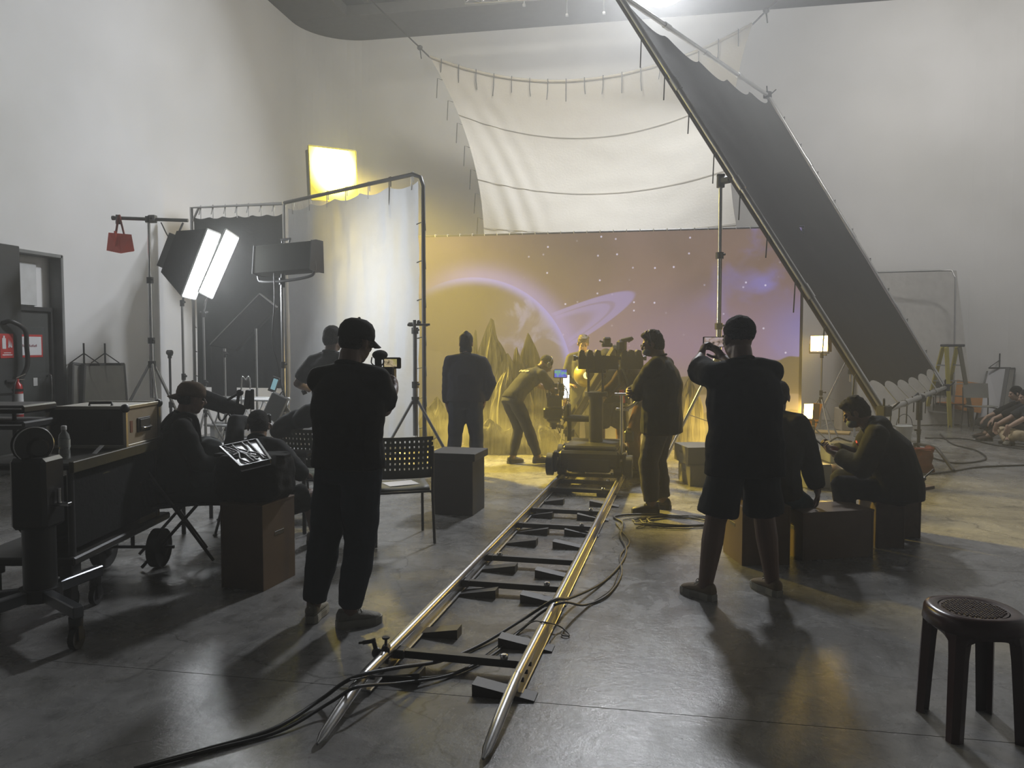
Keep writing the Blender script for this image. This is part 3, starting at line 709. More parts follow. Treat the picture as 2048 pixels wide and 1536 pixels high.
# pair of white softboxes at the left, on one stand each
def softbox(name, label, pts, base, top_m, depth=0.28):
    c, z, x, y = face_from_px(pts)
    t = thing(name, label, 'softbox', flat(base), group='lit white softboxes')
    part('diffuser', panel_face(c, z, x, y, 0.0, 1.0), glow('softbox_white', (0.93, 0.97, 1.0), WHITE_E), t)
    f = [c + sx * x + sy * y - z * 0.004 for sx, sy in ((-1, -1), (1, -1), (1, 1), (-1, 1))]
    k = [c + (sx * x + sy * y) * 0.62 - z * depth for sx, sy in ((-1, -1), (1, -1), (1, 1), (-1, 1))]
    m = MB(); m.add(f + k, [(1, 0, 4, 5), (2, 1, 5, 6), (3, 2, 6, 7), (0, 3, 7, 4), (4, 7, 6, 5)]); m.add(f, [(3, 2, 1, 0)]); part('shell', m, BFAB, t)
    m = MB(); panel_box(m, c, z, x * 0.45, y * 0.5, -depth - 0.25 * depth, -depth); part('lamp_head', m, BLKM, t)
    m = MB()
    for s in (-1, 1): m.bar(c + x * s - y, c + x * s + y, 0.012, 0.02); m.bar(c + y * s - x, c + y * s + x, 0.012, 0.02)
    part('rim', m, WHT, t)
    return t, c, z
# facing right and slightly down, towards the set and the camera side
n_ = (RT * 0.80 - FH * 0.42 - UP * 0.20)
def pxquad(d, quad): return [at(px, py, dd) for (px, py), dd in zip(quad, d)]
s1, c1, z1 = softbox('softbox', 'lit white softbox with black shell nearer the red bag', pxquad((9.35, 9.62, 9.62, 9.35), ((359, 590), (394, 601), (437, 466), (418, 460))), at(366, 690, 9.9), ALU, 0.42)
tripod(s1, flat(at(366, 690, 9.9)), hz(600, 9.9), 0.45, 0.2, 0.016)
m = MB(); m.tube([at(366, 600, 9.9), at(372, 560, 9.85), c1 - z1 * 0.48], 0.014, 6); part('bracket', m, BLKM, s1)
s2, c2, z2 = softbox('softbox', 'lit white softbox nearer the dark solid cloth', pxquad((9.3, 9.57, 9.57, 9.3), ((401, 588), (431, 599), (470, 473), (447, 453))), at(408, 690, 9.75), ALU, 0.05)
tripod(s2, flat(at(408, 690, 9.75)), hz(622, 9.75), 0.4, 0.5, 0.014)
m = MB(); p0 = at(408, 624, 9.75); m.cyl(p0, at(412, 600, 9.65), 0.012, n=8); m.tube([at(408, 612, 9.7), c2 - z2 * 0.1 - UP * 0.3], 0.010, 6); m.bar(at(400, 624, 9.75), at(416, 624, 9.75), 0.02, 0.02); part('bracket', m, CHR, s2)

# boom stand with the red tote bag
b = flat(at(303, 690, 10.3)); zt_ = hz(436, 10.3)
t = thing('boom_stand', 'tall steel boom stand with a horizontal arm carrying a red bag', 'light stand', b)
tripod(t, b, zt_ + 0.02, 0.75, R(75), 0.026, CHR, hub=hz(728, 10.3), low=0.45, sections=3)
a0, a1 = at(229, 436, 10.3), at(376, 441, 10.3)
m = MB(); m.cyl(a0, a1, 0.024, n=10); m.cyl(at(236, 430, 10.3), at(236, 448, 10.3), 0.03); m.box(at(305, 438, 10.3), (0.1, 0.08, 0.1), b=0.01); m.cyl(a0, a0 - RT * 0.03, 0.03)
part('boom_arm', m, GRYM, t)
m = MB(); m.tube(bez([at(322, 445, 10.25), at(340, 478, 10.2), at(368, 498, 10.1)], 6), 0.008); m.tube(bez([at(366, 446, 10.2), at(356, 470, 10.1), at(352, 492, 10.0)], 6), 0.013); m.tube(bez([at(345, 492, 10.), at(352, 487, 9.95), at(362, 492, 10.0), at(352, 498, 10.05), at(345, 492, 10.)], 5), 0.01)
part('hook_and_cable', m, BLKM, t)
bc = at(240, 486, 10.28)
t = thing('red_tote_bag', 'red tote bag hanging by its handles from the boom arm', 'bag', (bc.x, bc.y, hz(506, 10.28)))
def tote(px, py, dd): return at(px, py, 10.28 + dd)
m = MB(); fp = [tote(217, 465, -.07), tote(263, 469, -.07), tote(269, 502, -.09), tote(242, 507, -.16), tote(213, 501, -.09)]
bp_ = [tote(221, 466, .06), tote(260, 470, .06), tote(266, 503, .08), tote(243, 506, .12), tote(215, 501, .08)]
m.add(fp + bp_, [(4, 3, 2, 1, 0), (5, 6, 7, 8, 9), (0, 1, 6, 5), (1, 2, 7, 6), (2, 3, 8, 7), (3, 4, 9, 8), (4, 0, 5, 9)])
part('body', m, REDF, t)
m = MB(); m.box(bc - FH * 0.12 + UP * 0.04, (0.02, 0.03, 0.20), b=0.004); m.tube([tote(240, 470, -.09), tote(238, 488, -.12), tote(241, 506, -.16)], 0.006, 5); part('fold', m, REDF, t)
for dd in (-.06, .05):
    m = MB(); m.tube(bez([tote(232, 466, dd), tote(236, 440, dd * .3), tote(239, 431, 0), tote(241, 440, dd * .3), tote(248, 468, dd)], 6), 0.014, 6); part('handle', m, mat('dark_red_strap', (0.20, 0.03, 0.02), 0.7), t)

# tube bank lamp seen from behind, shining on the diffusion cloth
b = flat(at(566, 690, 9.35)); 
t = thing('bank_lamp', 'dark rectangular bank lamp on a yoke seen from behind, facing the white cloth', 'studio lamp', b)
q = [at(514, 552, 9.45), at(629, 541, 9.15), at(629, 481, 9.15), at(518, 490, 9.45)]
c, z, x, y = face_from_px(q)                       # z points at the camera
m = MB(); 
prof = [(-1, -.9, .10), (-1, .9, .06), (-1, 1, -.02), (-1, 1, -.15), (-1, -1, -.15), (-1, -1, .0)]
aa = [c + x * -1 + y * b_ + z * d_ for _, b_, d_ in prof]; m.prism(aa[::-1], x * 2); part('housing', m, mat('olive_grey_housing', (0.014, 0.014, 0.010), 0.85, spec=0.12), t)
for s in (-1, 1): m = MB(); m.prism([c + x * s + y * b_ * 1.06 + z * d_ * 1.1 for _, b_, d_ in prof][::-1], x * (0.03 * s)); part('end_cap', m, BLKM, t)
m = MB()
m.bar(c - x * 0.2 + y * 1.05 - z * .05, c - x * 0.2 + y * 1.28 - z * .05, 0.02, 0.02); m.bar(c + x * 0.05 + y * 1.05 - z * .05, c + x * 0.05 + y * 1.28 - z * .05, 0.02, 0.02); m.bar(c - x * 0.25 + y * 1.28 - z * .05, c + x * 0.10 + y * 1.28 - z * .05, 0.02, 0.03)
part('carry_handle', m, BLKM, t)
g = panel_face(c - z * 0.16, -z, -x * 0.95, y * 0.92, 0.0, 1.0); part('tubes', g, glow('bank_white', (0.90, 0.95, 1.0), 3.0), t)
m = MB(); ye = y.length
m.tube(bez([c - x * 0.99 - y * 0.3, c - x * 1.0 - y * 1.15, c - x * 0.85 - y * 1.45, c - y * 1.5 - x * 0.1, c + x * 0.75 - y * 1.35, c + x * 0.98 - y * 1.05, c + x * 0.99 - y * 0.3], 6), 0.018, 8); part('yoke', m, DKM, t)
tripod(t, b, hz(556, 9.35), 0.6, R(20), 0.022, ALU, hub=0.85, low=0.4, sections=2)
m = MB(); m.cyl(at(566, 575, 9.35), at(566, 545, 9.35), 0.03, n=8); m.cyl(at(566, 562, 9.35), at(575, 560, 9.3), 0.012); part('spigot', m, BLKM, t)
m = MB(); m.tube(bez([at(548, 545, 9.3), at(549, 600, 9.25), at(545, 680, 9.25), at(556, 730, 9.25), at(562, 770, 9.25), at(570, 800, 9.2), at(560, 840, 9.2), at(556, 900, 9.2)], 8), 0.009); part('cable', m, CABL, t)
p = at(549, 769, 9.2)
t = thing('controller', 'small lit lamp controller hung beside the bank lamp stand', 'controller', p - UP * 0.08)
m = MB(); m.bar(at(543, 783, 9.2), at(553, 754, 9.2), 0.085, 0.05, up=FH); part('case', m, DKM, t)
m = MB(); m.bar(at(545, 779, 9.165), at(552, 758, 9.165), 0.055, 0.01, up=FH); part('display', m, glow('display_teal', (0.3, 0.55, 0.62), 0.6), t)
m = MB(); m.tube(bez([p - UP * .08, at(556, 800, 9.2), at(566, 792, 9.25), at(566, 770, 9.3)], 6), 0.006); part('strap', m, BLK, t)

# ballast hanging at the foot of the bank lamp stand
p = at(556, 820, 9.1)
t = thing('ballast_box', 'grey lamp ballast hung on the stand of the bank lamp', 'ballast', (p.x, p.y, hz(842, 9.1)))
m = MB(); m.bar(at(540, 838, 9.1), at(562, 790, 9.1), 0.20, 0.10, up=FH, b=0.01); part('case', m, GRYM, t)
m = MB(); m.tube(bez([at(556, 795, 9.06), at(566, 782, 9.1), at(571, 800, 9.1)], 5), 0.008); part('handle', m, BLK, t)

# orange panel lamps at the right of the set
def orange(label, quad, d, base, hub_top, strength_key='orange_gel'):
    c, z, x, y = face_from_px([at(a, b_, dd) for (a, b_), dd in zip(quad, d)])
    t = thing('orange_light', label, 'studio lamp', flat(base), group='orange panel lamps')
    part('panel', panel_face(c, z, x, y, 0.004, 0.93), glow('orange_panel', (1.0, 0.60, 0.13), OR_E), t)
    m = MB(); panel_box(m, c, z, x, y, -0.10, 0.0); part('housing', m, mat('amber_housing', (0.30, 0.17, 0.03), 0.5), t)
    m = MB(); m.tube([c + x * 1.02, c + x * 1.08 - y * 1.15, c - x * 1.08 - y * 1.15, c - x * 1.02], 0.012, 6); part('yoke', m, BLKM, t)
    return t, c, z, x, y
b = at(1637, 690, 12.2)
t, c, z, x, y = orange('glowing orange panel lamp raised on a stand beside the screen', ((1620, 704), (1656, 703), (1657, 671), (1621, 671)), (12.3, 12.05, 12.05, 12.3), b, 0)
tripod(t, flat(c - z * 0.08), c.z - y.length * 1.15, 0.5, R(40), 0.016, ALU, hub=0.75, low=0.3)
b = at(1617, 822, 11.4)
t, c, z, x, y = orange('glowing orange panel lamp set low near the floor by the seated men', ((1606, 838), (1625, 838), (1628, 807), (1610, 807)), (11.6, 11.35, 11.35, 11.6), b, 0)
tripod(t, flat(c - z * 0.08), c.z - y.length * 1.15, 0.4, R(10), 0.014, ALU, hub=0.36, low=0.12, sections=1)
m = MB()
gq = [(1628, 806), (1645, 808), (1636, 845), (1626, 868), (1620, 866), (1612, 842)]
m.prism([at(a, b_, 11.62) for a, b_ in gq], FH * 0.015); part('gel_sheet', m, cloth('orange_gel_sheet', (0.85, 0.50, 0.06), 0.6), t)

# ------------------------------------------------------------------ people: one continuous body each, clothes and hair as its children
def rot(pitch=0, roll=0, yaw=0):                  # pitch > 0 leans forward (+y), roll > 0 leans to the right (+x), yaw > 0 turns left
    return (Matrix.Rotation(R(yaw), 3, 'Z') @ Matrix.Rotation(R(roll), 3, 'Y') @ Matrix.Rotation(R(-pitch), 3, 'X'))
def capsule(m, p0, p1, r0, r1, n=14):
    p0, p1 = V(p0), V(p1); m.cyl(p0, p1, r0, r1, n); m.ell(p0, (r0,) * 3, n=n, m=8); m.ell(p1, (r1,) * 3, n=n, m=8)
def chain(m, pts, rs, n=14):
    for i in range(len(pts) - 1): capsule(m, pts[i], pts[i + 1], rs[i], rs[i + 1], n)
def frust(m, pts, rs, n=16, sq=None):             # closed tube with flat ends
    m.tube(pts, list(rs), n)
def oval_loft(m, rings, n=20):                    # rings: (centre, rot, rx, ry), closed with flat ends
    vs = []
    for c, M, rx, ry in rings:
        for i in range(n):
            t = 2 * math.pi * i / n; k = 1.0
            vs.append(V(c) + M @ V((rx * math.copysign(abs(math.cos(t)) ** 0.85, math.cos(t)), ry * math.copysign(abs(math.sin(t)) ** 0.85, math.sin(t)), 0)))
    fs = [(j * n + i, j * n + (i + 1) % n, (j + 1) * n + (i + 1) % n, (j + 1) * n + i) for j in range(len(rings) - 1) for i in range(n)]
    fs += [tuple(range(n - 1, -1, -1)), tuple(range((len(rings) - 1) * n, len(rings) * n))]
    m.add(vs, fs, True)
def fuse(mb, voxel, smooth=3, adapt=0.0, wrinkle=0.0, wscale=9.0, seed=0, name='m', aniso=None):
    # the union of overlapping closed pieces as one smooth surface
    me = mb.mesh(name); o = bpy.data.objects.new(name, me); COL.objects.link(o)
    r = o.modifiers.new('r', 'REMESH'); r.mode = 'VOXEL'; r.voxel_size = voxel; r.adaptivity = adapt
    if smooth: s_ = o.modifiers.new('s', 'SMOOTH'); s_.iterations = smooth; s_.factor = 0.5
    dg = bpy.context.evaluated_depsgraph_get(); out = bpy.data.meshes.new_from_object(o.evaluated_get(dg))
    COL.objects.unlink(o); bpy.data.objects.remove(o); bpy.data.meshes.remove(me)
    n = len(out.vertices)
    if wrinkle and n:
        co = np.empty(n * 3); out.vertices.foreach_get('co', co); co = co.reshape(-1, 3)
        no = np.empty(n * 3); out.vertices.foreach_get('normal', no); no = no.reshape(-1, 3)
        w_ = np.zeros(n); g = np.random.default_rng(seed)
        for k in range(9):                        # folds: bent sine waves of mixed directions
            d = g.normal(size=3); d[2] *= 1.7; d /= np.linalg.norm(d); e = g.normal(size=3)
            w_ += np.sin(co @ d * wscale * (1.5 + 2.2 * k / 4) * 2 + 2.5 * np.sin(co @ e * wscale * 0.7 + g.uniform(0, 6)) + g.uniform(0, 6)) / (1 + 0.35 * k)
        co = co + no * (w_ * wrinkle / 2.2)[:, None]
        out.vertices.foreach_set('co', co.ravel())
    out.polygons.foreach_set('use_smooth', [True] * len(out.polygons)); out.update(); return out
def ik(a, b, l1, l2, hint):
    a, b = V(a), V(b); d = b - a; L_ = d.length
    if L_ > (l1 + l2) * 0.999: b = a + d * ((l1 + l2) * 0.999 / L_); d = b - a; L_ = d.length
    u = d / L_; h = V(hint) - u * V(hint).dot(u); h = h.normalized() if h.length > 1e-5 else u.orthogonal().normalized()
    c = (l1 * l1 + L_ * L_ - l2 * l2) / (2 * L_); s_ = math.sqrt(max(l1 * l1 - c * c, 0)); return a + u * c + h * s_, b

SKIN = mat('skin_brown', (0.13, 0.075, 0.05), 0.55, var=0.08)
SKINL = mat('skin_light', (0.38, 0.25, 0.18), 0.5, var=0.06)
HAIR = mat('black_hair', (0.010, 0.009, 0.008), 0.85, var=0.4, scale=60, bump=0.8, bscale=140, spec=0.15)
EYEM = mat('eye', (0.05, 0.04, 0.035), 0.15)
NPERS = [0]
def hand(m, w, fd, pn, side, s, curl=0.5, thumb=0.5, spread=0.10):
    # wrist w, finger direction fd, palm faces pn; side +1 right hand, -1 left
    fd = V(fd).normalized(); pn = V(pn); pn = (pn - fd * pn.dot(fd)).normalized(); lat = fd.cross(pn) * 1.0   # lat: across the palm
    ts = lat * (-side)                             # the thumb's side
    k = s
    Mh = Matrix((tuple(lat), tuple(fd), tuple(pn))).transposed()
    m.ell(w + fd * 0.045 * k, (0.040 * k, 0.056 * k, 0.018 * k), Mh, 12, 8)
    m.ell(w + fd * 0.070 * k, (0.042 * k, 0.030 * k, 0.015 * k), Mh, 12, 8)
    capsule(m, w - fd * 0.03 * k, w + fd * 0.02 * k, 0.026 * k, 0.027 * k, 10)
    lens = (0.078, 0.088, 0.082, 0.064)
    for i in range(4):
        off = (1.5 - i) * 0.0205 * k; b = w + fd * (0.088 - 0.006 * abs(i - 1)) * k + ts * off
        d = (fd + ts * (1.5 - i) * spread).normalized(); L_ = lens[i] * k; p = [b - d * 0.02 * k, b]; c_ = 0
        for j, q in enumerate((0.45, 0.32, 0.23)):
            c_ += curl * (0.9, 1.25, 0.9)[j] * (1 + 0.12 * (i - 1)); dd = d * math.cos(c_) + pn * math.sin(c_); p.append(p[-1] + dd * L_ * q)
        chain(m, p, [0.0098 * k, 0.0096 * k, 0.0090 * k, 0.0082 * k, 0.0068 * k], 8)
    b = w + fd * 0.028 * k + ts * 0.028 * k
    d1 = (fd * 0.62 + ts * 0.72 + pn * (0.25 + 0.4 * thumb)).normalized(); d2 = (fd * 0.85 + ts * 0.30 + pn * (0.15 + 0.75 * thumb)).normalized()
    d3 = (fd * 0.9 + ts * (0.1 - 0.25 * thumb) + pn * (0.1 + 0.7 * thumb)).normalized()
    p = [b - fd * 0.01 * k, b + d1 * 0.034 * k, b + d1 * 0.034 * k + d2 * 0.032 * k, b + d1 * 0.034 * k + d2 * 0.032 * k + d3 * 0.024 * k]
    chain(m, p, [0.0145 * k, 0.0118 * k, 0.0105 * k, 0.0085 * k], 8)
def head_geo(m, c, M, s, male=True):
    P_ = lambda x, y, z: c + M @ (V((x, y, z)) * s)
    m.ell(P_(0, -0.014, 0.030), (0.076 * s, 0.094 * s, 0.090 * s), M, 20, 14)        # skull
    m.ell(P_(0, 0.022, -0.030), (0.060 * s, 0.068 * s, 0.082 * s), M, 16, 12)        # face
    m.ell(P_(0, 0.040, -0.086), (0.034 * s, 0.034 * s, 0.028 * s), M, 12, 8)         # chin
    for x in (-1, 1):
        m.ell(P_(0.036 * x, 0.000, -0.066), (0.024 * s, 0.045 * s, 0.034 * s), M, 10, 8)   # jaw
        m.ell(P_(0.034 * x, 0.066, -0.016), (0.020 * s, 0.018 * s, 0.014 * s), M, 10, 8)   # cheek bone
        m.ell(P_(0.026 * x, 0.080, 0.024), (0.024 * s, 0.012 * s, 0.008 * s), M, 10, 8)    # brow
        m.ell(P_(0.079 * x, -0.008, -0.004), (0.010 * s, 0.020 * s, 0.031 * s), M @ rot(0, 0, 25 * -x), 10, 8)   # ear
        m.ell(P_(0.081 * x, -0.004, -0.030), (0.008 * s, 0.010 * s, 0.010 * s), M, 8, 6)
    m.tube([P_(0, 0.082, 0.018), P_(0, 0.098, -0.012), P_(0, 0.108, -0.026)], [0.008 * s, 0.010 * s, 0.013 * s], 8)   # nose
    m.ell(P_(0, 0.098, -0.030), (0.017 * s, 0.014 * s, 0.010 * s), M, 8, 6)
    m.ell(P_(0, 0.080, -0.056), (0.023 * s, 0.012 * s, 0.006 * s), M, 10, 6)         # lips
    m.ell(P_(0, 0.077, -0.067), (0.020 * s, 0.011 * s, 0.006 * s), M, 10, 6)
    return P_
def shoe_mesh(toe_w=0.048, L_=0.275, hi=0.075, boot=0.0):
    up = MB(); so = MB()
    ys = [-0.075, -0.06, -0.02, 0.04, 0.10, 0.15, 0.185, 0.198]
    wd = [0.022, 0.034, 0.038, 0.040, 0.048, 0.046, 0.032, 0.010]; ht = [0.070, hi + 0.015, hi + 0.012, hi, 0.066, 0.054, 0.044, 0.034]
    n = 14; vs = []
    for y, w_, h in zip(ys, wd, ht):
        for i in range(n):
            t = 2 * math.pi * i / n; z = 0.020 + max(0, (h - 0.020)) * (0.5 + 0.5 * math.sin(t)); k = 1.0 - 0.35 * max(0, math.sin(t)) ** 2
            vs.append((w_ * math.cos(t) * k, y * L_ / 0.275, z))
    fs = [(j * n + i, (j + 1) * n + i, (j + 1) * n + (i + 1) % n, j * n + (i + 1) % n) for j in range(len(ys) - 1) for i in range(n)]
    fs += [tuple(range(n)), tuple(range(len(ys) * n - 1, (len(ys) - 1) * n - 1, -1))]; up.add(vs, fs, True)
    sp = [(-0.078, 0.024), (-0.05, 0.038), (0.02, 0.037), (0.09, 0.050), (0.15, 0.049), (0.19, 0.034), (0.204, 0.012)]
    poly = [(w_, y * L_ / 0.275, 0.0) for y, w_ in sp] + [(-w_, y * L_ / 0.275, 0.0) for y, w_ in sp[::-1]]
    so.prism(poly, (0, 0, 0.026)); so.prism([(p[0] * 0.96, p[1], 0.026) for p in poly], (0, 0, 0.008))
    lc = MB()
    for k in range(5): y = (0.055 + 0.018 * k) * L_ / 0.275; z = 0.078 - 0.007 * k; lc.tube([(-0.022, y, z - 0.006), (0, y, z + 0.003), (0.022, y, z - 0.006)], 0.003, 5)
    for sx in (-1, 1): lc.tube(bez([(0, 0.052, 0.08), (0.02 * sx, 0.045, 0.10), (0.032 * sx, 0.05, 0.085), (0.005 * sx, 0.054, 0.08)], 4), 0.0022, 5)
    return up, so, lc
def person(label, loc, yaw=0.0, H=1.72, bulk=1.0, near=True, legfit=1.0, sl=0.82,
           pelvis=(0, 0, None), hipyaw=0, hippitch=0, lean=(0, 0, 0), chest=None, neck=None, head=(0, 0, 0),
           handR=(0.26, 0.02, 0.80), handL=(-0.26, 0.02, 0.80), elbR=(0.4, -1, 0), elbL=(-0.4, -1, 0),
           fdR=(0, 0.1, -1), fdL=(0, 0.1, -1), pnR=(-1, 0, 0), pnL=(1, 0, 0), curlR=0.3, curlL=0.3, thR=0.4, thL=0.4,
           footR=(0.11, 0.0, 0), footL=(-0.11, 0.0, 0), fyR=-8, fyL=8, fpR=0, fpL=0, kneeR=(0.15, 1, 0), kneeL=(-0.15, 1, 0),
           top=None, sleeve='short', hem=0.0, topfit=1.0, legs='long', bottom=None, shoe=None, soleM=None, skin=None, hair='short', hairM=None, cap=None, capyaw=0, mask=False, hood=False, headscale=1.0, seed=1, extra=None, floor=0.0):
    s = H / 1.75; NPERS[0] += 1
    t = thing('person', label, 'person', loc, R(yaw)); skin = skin or SKIN
    pz = pelvis[2] if pelvis[2] is not None else 0.945 * s
    P0 = V((pelvis[0], pelvis[1], pz)); Mp = rot(hippitch, 0, hipyaw)
    Mc = rot(*lean); Mu = rot(*(chest or lean)); Mm = rot(hippitch * 0.5 + lean[0] * 0.5, lean[1] * 0.5, hipyaw * 0.5 + lean[2] * 0.5)
    waist = P0 + Mm @ V((0, 0, 0.14 * s)); rib = waist + Mc @ V((0, 0, 0.17 * s)); nb = rib + Mu @ V((0, 0, 0.215 * s))
    shR = nb + Mu @ V((0.185 * s * (0.6 + 0.4 * bulk), -0.012, -0.052 * s)); shL = nb + Mu @ V((-0.185 * s * (0.6 + 0.4 * bulk), -0.012, -0.052 * s))
    Mh = rot(*head); Mn = rot(*(neck or ((head[0] * 0.45 + (chest or lean)[0] * 0.55), 0, 0)))
    hb = nb + Mn @ V((0, 0.010, 0.068 * s)); hc = hb + Mh @ V((0, 0.022 * s, 0.100 * s)); hs = s * headscale
    hpR = P0 + Mp @ V((0.092 * s, 0, -0.03 * s)); hpL = P0 + Mp @ V((-0.092 * s, 0, -0.03 * s))
    fR, fL = V(footR) + V((0, 0, 0.085 * s)), V(footL) + V((0, 0, 0.085 * s))
    kR, fR = ik(hpR, fR, 0.435 * s, 0.410 * s, kneeR); kL, fL = ik(hpL, fL, 0.435 * s, 0.410 * s, kneeL)
    eR, wR = ik(shR, handR, 0.285 * s, 0.255 * s, elbR); eL, wL = ik(shL, handL, 0.285 * s, 0.255 * s, elbL)
    b = bulk; vox = 0.0065 if near else 0.009
    m = MB()
    # body
    P_ = head_geo(m, hc, Mh, hs)
    capsule(m, nb + Mu @ V((0, -0.012, -0.03)), hb + Mh @ V((0, -0.012, 0.03)), 0.066 * s * b ** 0.3, 0.060 * s * b ** 0.3)
    oval_loft(m, [(P0 + Mp @ V((0, 0, -0.09)), Mp, 0.12 * s * b, 0.085 * s * b), (P0, Mp, 0.165 * s * b, 0.108 * s * b), (waist, Mm, 0.140 * s * b, 0.098 * s * b), (rib, Mc, 0.160 * s * b, 0.108 * s * b), (rib + Mu @ V((0, 0, 0.10 * s)), Mu, 0.168 * s * b, 0.106 * s * b), (nb + Mu @ V((0, -.01, -0.035 * s)), Mu, 0.13 * s * b, 0.070 * s * b), (nb + Mu @ V((0, -.01, 0.012 * s)), Mu, 0.06 * s, 0.055 * s)])
    bw = math.sqrt(b)
    for sh, e, w_, fd, pn, sd, cu, th in ((shR, eR, wR, fdR, pnR, 1, curlR, thR), (shL, eL, wL, fdL, pnL, -1, curlL, thL)):
        chain(m, [sh, sh.lerp(e, 0.5), e, e.lerp(w_, 0.3), w_], [0.058 * s * bw, 0.050 * s * bw, 0.041 * s * bw, 0.042 * s * bw, 0.027 * s * bw])
        capsule(m, nb + Mu @ V((0, -0.01, -0.02 * s)), sh, 0.05 * s, 0.056 * s * bw)
        if near or True: hand(m, w_ , fd, pn, sd, s * 1.02, cu, th)
    for hp, k, f in ((hpR, kR, fR), (hpL, kL, fL)):
        chain(m, [hp, hp.lerp(k, 0.4), k, k.lerp(f, 0.32), f], [0.088 * s * bw, 0.082 * s * bw, 0.060 * s * bw, 0.062 * s * bw, 0.040 * s * bw])
    for f, fy, fp in ((fR, fyR, fpR), (fL, fyL, fpL)):
        d = rot(fp, 0, fy); capsule(m, f - V((0, 0, 0.02)), f + d @ V((0, 0.11 * s, -0.045 * s)), 0.034 * s, 0.030 * s)
    body = part('body', fuse(m, vox, 2, 0.0, name='body'), skin, t, local=True)
    for x in (-1, 1):
        e_ = MB(); e_.ell(P_(0.030 * x, 0.0765, 0.004), (0.0125 * hs,) * 3, n=10, m=8); part('eye', e_, EYEM, t, local=True)
    # top
    if top:
        m = MB(); g = 1.0 * topfit; iz = 0.014
        hemz = -0.02 - hem
        if hem > 0.16 or hippitch > 40: low = [(P0 + Mp @ V((0, 0, max(hemz, -0.28) * s)), Mp, (0.178 * s * b + iz) * g, (0.122 * s * b + iz) * g)]
        else: low = [(P0 + Mp @ V((0, 0, hemz * s)), Mp, (0.168 * s * b + iz) * g, (0.112 * s * b + iz) * g)]
        oval_loft(m, low + [(P0 + Mp @ V((0, 0, 0.04 * s)), Mp, (0.166 * s * b + iz) * g, (0.110 * s * b + iz) * g), (waist, Mm, (0.150 * s * b + iz) * g, (0.104 * s * b + iz) * g), (rib, Mc, (0.164 * s * b + iz) * g, (0.112 * s * b + iz) * g), (rib + Mu @ V((0, -.005, 0.10 * s)), Mu, 0.172 * s * b + iz, 0.110 * s * b + iz), (nb + Mu @ V((0, -.012, -0.035 * s)), Mu, 0.135 * s * b + iz, 0.074 * s * b + iz), (nb + Mu @ V((0, -.014, 0.000)), Mu, 0.092 * s, 0.070 * s), (nb + Mu @ V((0, -.014, 0.034 * s)), Mu, 0.070 * s + 0.006, 0.066 * s + 0.006)])
        for sh, e, w_ in ((shR, eR, wR), (shL, eL, wL)):
            ca, cb = (0.070 * s * bw * g), (0.060 * s * bw * g)
            capsule(m, nb + Mu @ V((0, -0.016, 0.0)), sh, 0.060 * s, ca * 0.92)
            if sleeve == 'short':
                q = sh.lerp(e, sl); capsule(m, sh, sh.lerp(e, 0.3), ca * .92, ca); frust(m, [sh, sh.lerp(e, .4), q], [ca * .92, ca * 1.02, ca * 1.12])
            else:
                ext = 0.93 if sleeve == 'long' else 0.45
                capsule(m, sh, sh.lerp(e, .3), ca * .92, ca); capsule(m, sh.lerp(e, .3), e, ca, cb); q = e.lerp(w_, ext); frust(m, [e - (w_ - e) * 0.1, e.lerp(w_, ext * .5), q], [cb, cb * 0.95, 0.044 * s * bw * g + 0.004])
        if hood:
            a = MB(); hp_ = [nb + Mu @ V((0.11 * s * math.cos(R(x)), -0.035 + 0.08 * math.sin(R(x)) * 0.9, 0.02 + 0.02 * math.sin(R(x)))) for x in range(180, 361, 20)]
            chain(m, hp_, [0.040 * s] * len(hp_), 10); m.ell(nb + Mu @ V((0, -0.085, -0.025)), (0.135 * s, 0.075 * s, 0.090 * s), Mu, 14, 10); m.ell(nb + Mu @ V((0, -0.05, 0.03)), (0.10 * s, 0.06 * s, 0.06 * s), Mu, 14, 10)
        part('shirt' if not hood else 'hoodie', fuse(m, 0.011 if near else 0.014, 4, 0.0, 0.0045, 8.5, seed, 'shirt'), top, t, local=True)
        if not hood:
            m = MB(); m.tube([nb + Mu @ V((0.072 * s * math.cos(R(x)), -0.014 + 0.068 * s * math.sin(R(x)), 0.036 + 0.012 * -math.sin(R(x)))) for x in range(0, 360, 24)], 0.011, 6, closed=True); part('collar', m, top, t, local=True)
    # trousers or shorts
    if bottom:
        m = MB(); iz = 0.013
        oval_loft(m, [(P0 + Mp @ V((0, 0, -0.10 * s)), Mp, 0.145 * s * b + iz, 0.098 * s * b + iz), (P0, Mp, 0.166 * s * b + iz, 0.110 * s * b + iz), (P0.lerp(waist, 0.55), Mm, 0.150 * s * b + iz * .7, 0.101 * s * b + iz * .7)])
        for hp, k, f in ((hpR, kR, fR), (hpL, kL, fL)):
            a0 = 0.100 * s * bw * legfit
            if legs == 'long':
                e_ = k.lerp(f, 0.93); chain(m, [hp, hp.lerp(k, 0.4), k], [a0, 0.094 * s * bw * legfit, 0.076 * s * bw * legfit]); frust(m, [k - (f - k) * .1, k, k.lerp(f, 0.45), k.lerp(f, .8), e_], [x * s * bw * legfit for x in (0.074, 0.076, 0.074, 0.062, 0.058)])
            else:
                e_ = hp.lerp(k, 0.90); capsule(m, hp, hp.lerp(k, 0.4), a0, 0.1 * s * bw); frust(m, [hp, hp.lerp(k, 0.5), e_], [a0, 0.106 * s * bw, 0.116 * s * bw])
        part('trousers' if legs == 'long' else 'shorts', fuse(m, 0.011 if near else 0.014, 4, 0.0, 0.0048, 8.0, seed + 50, 'trousers'), bottom, t, local=True)
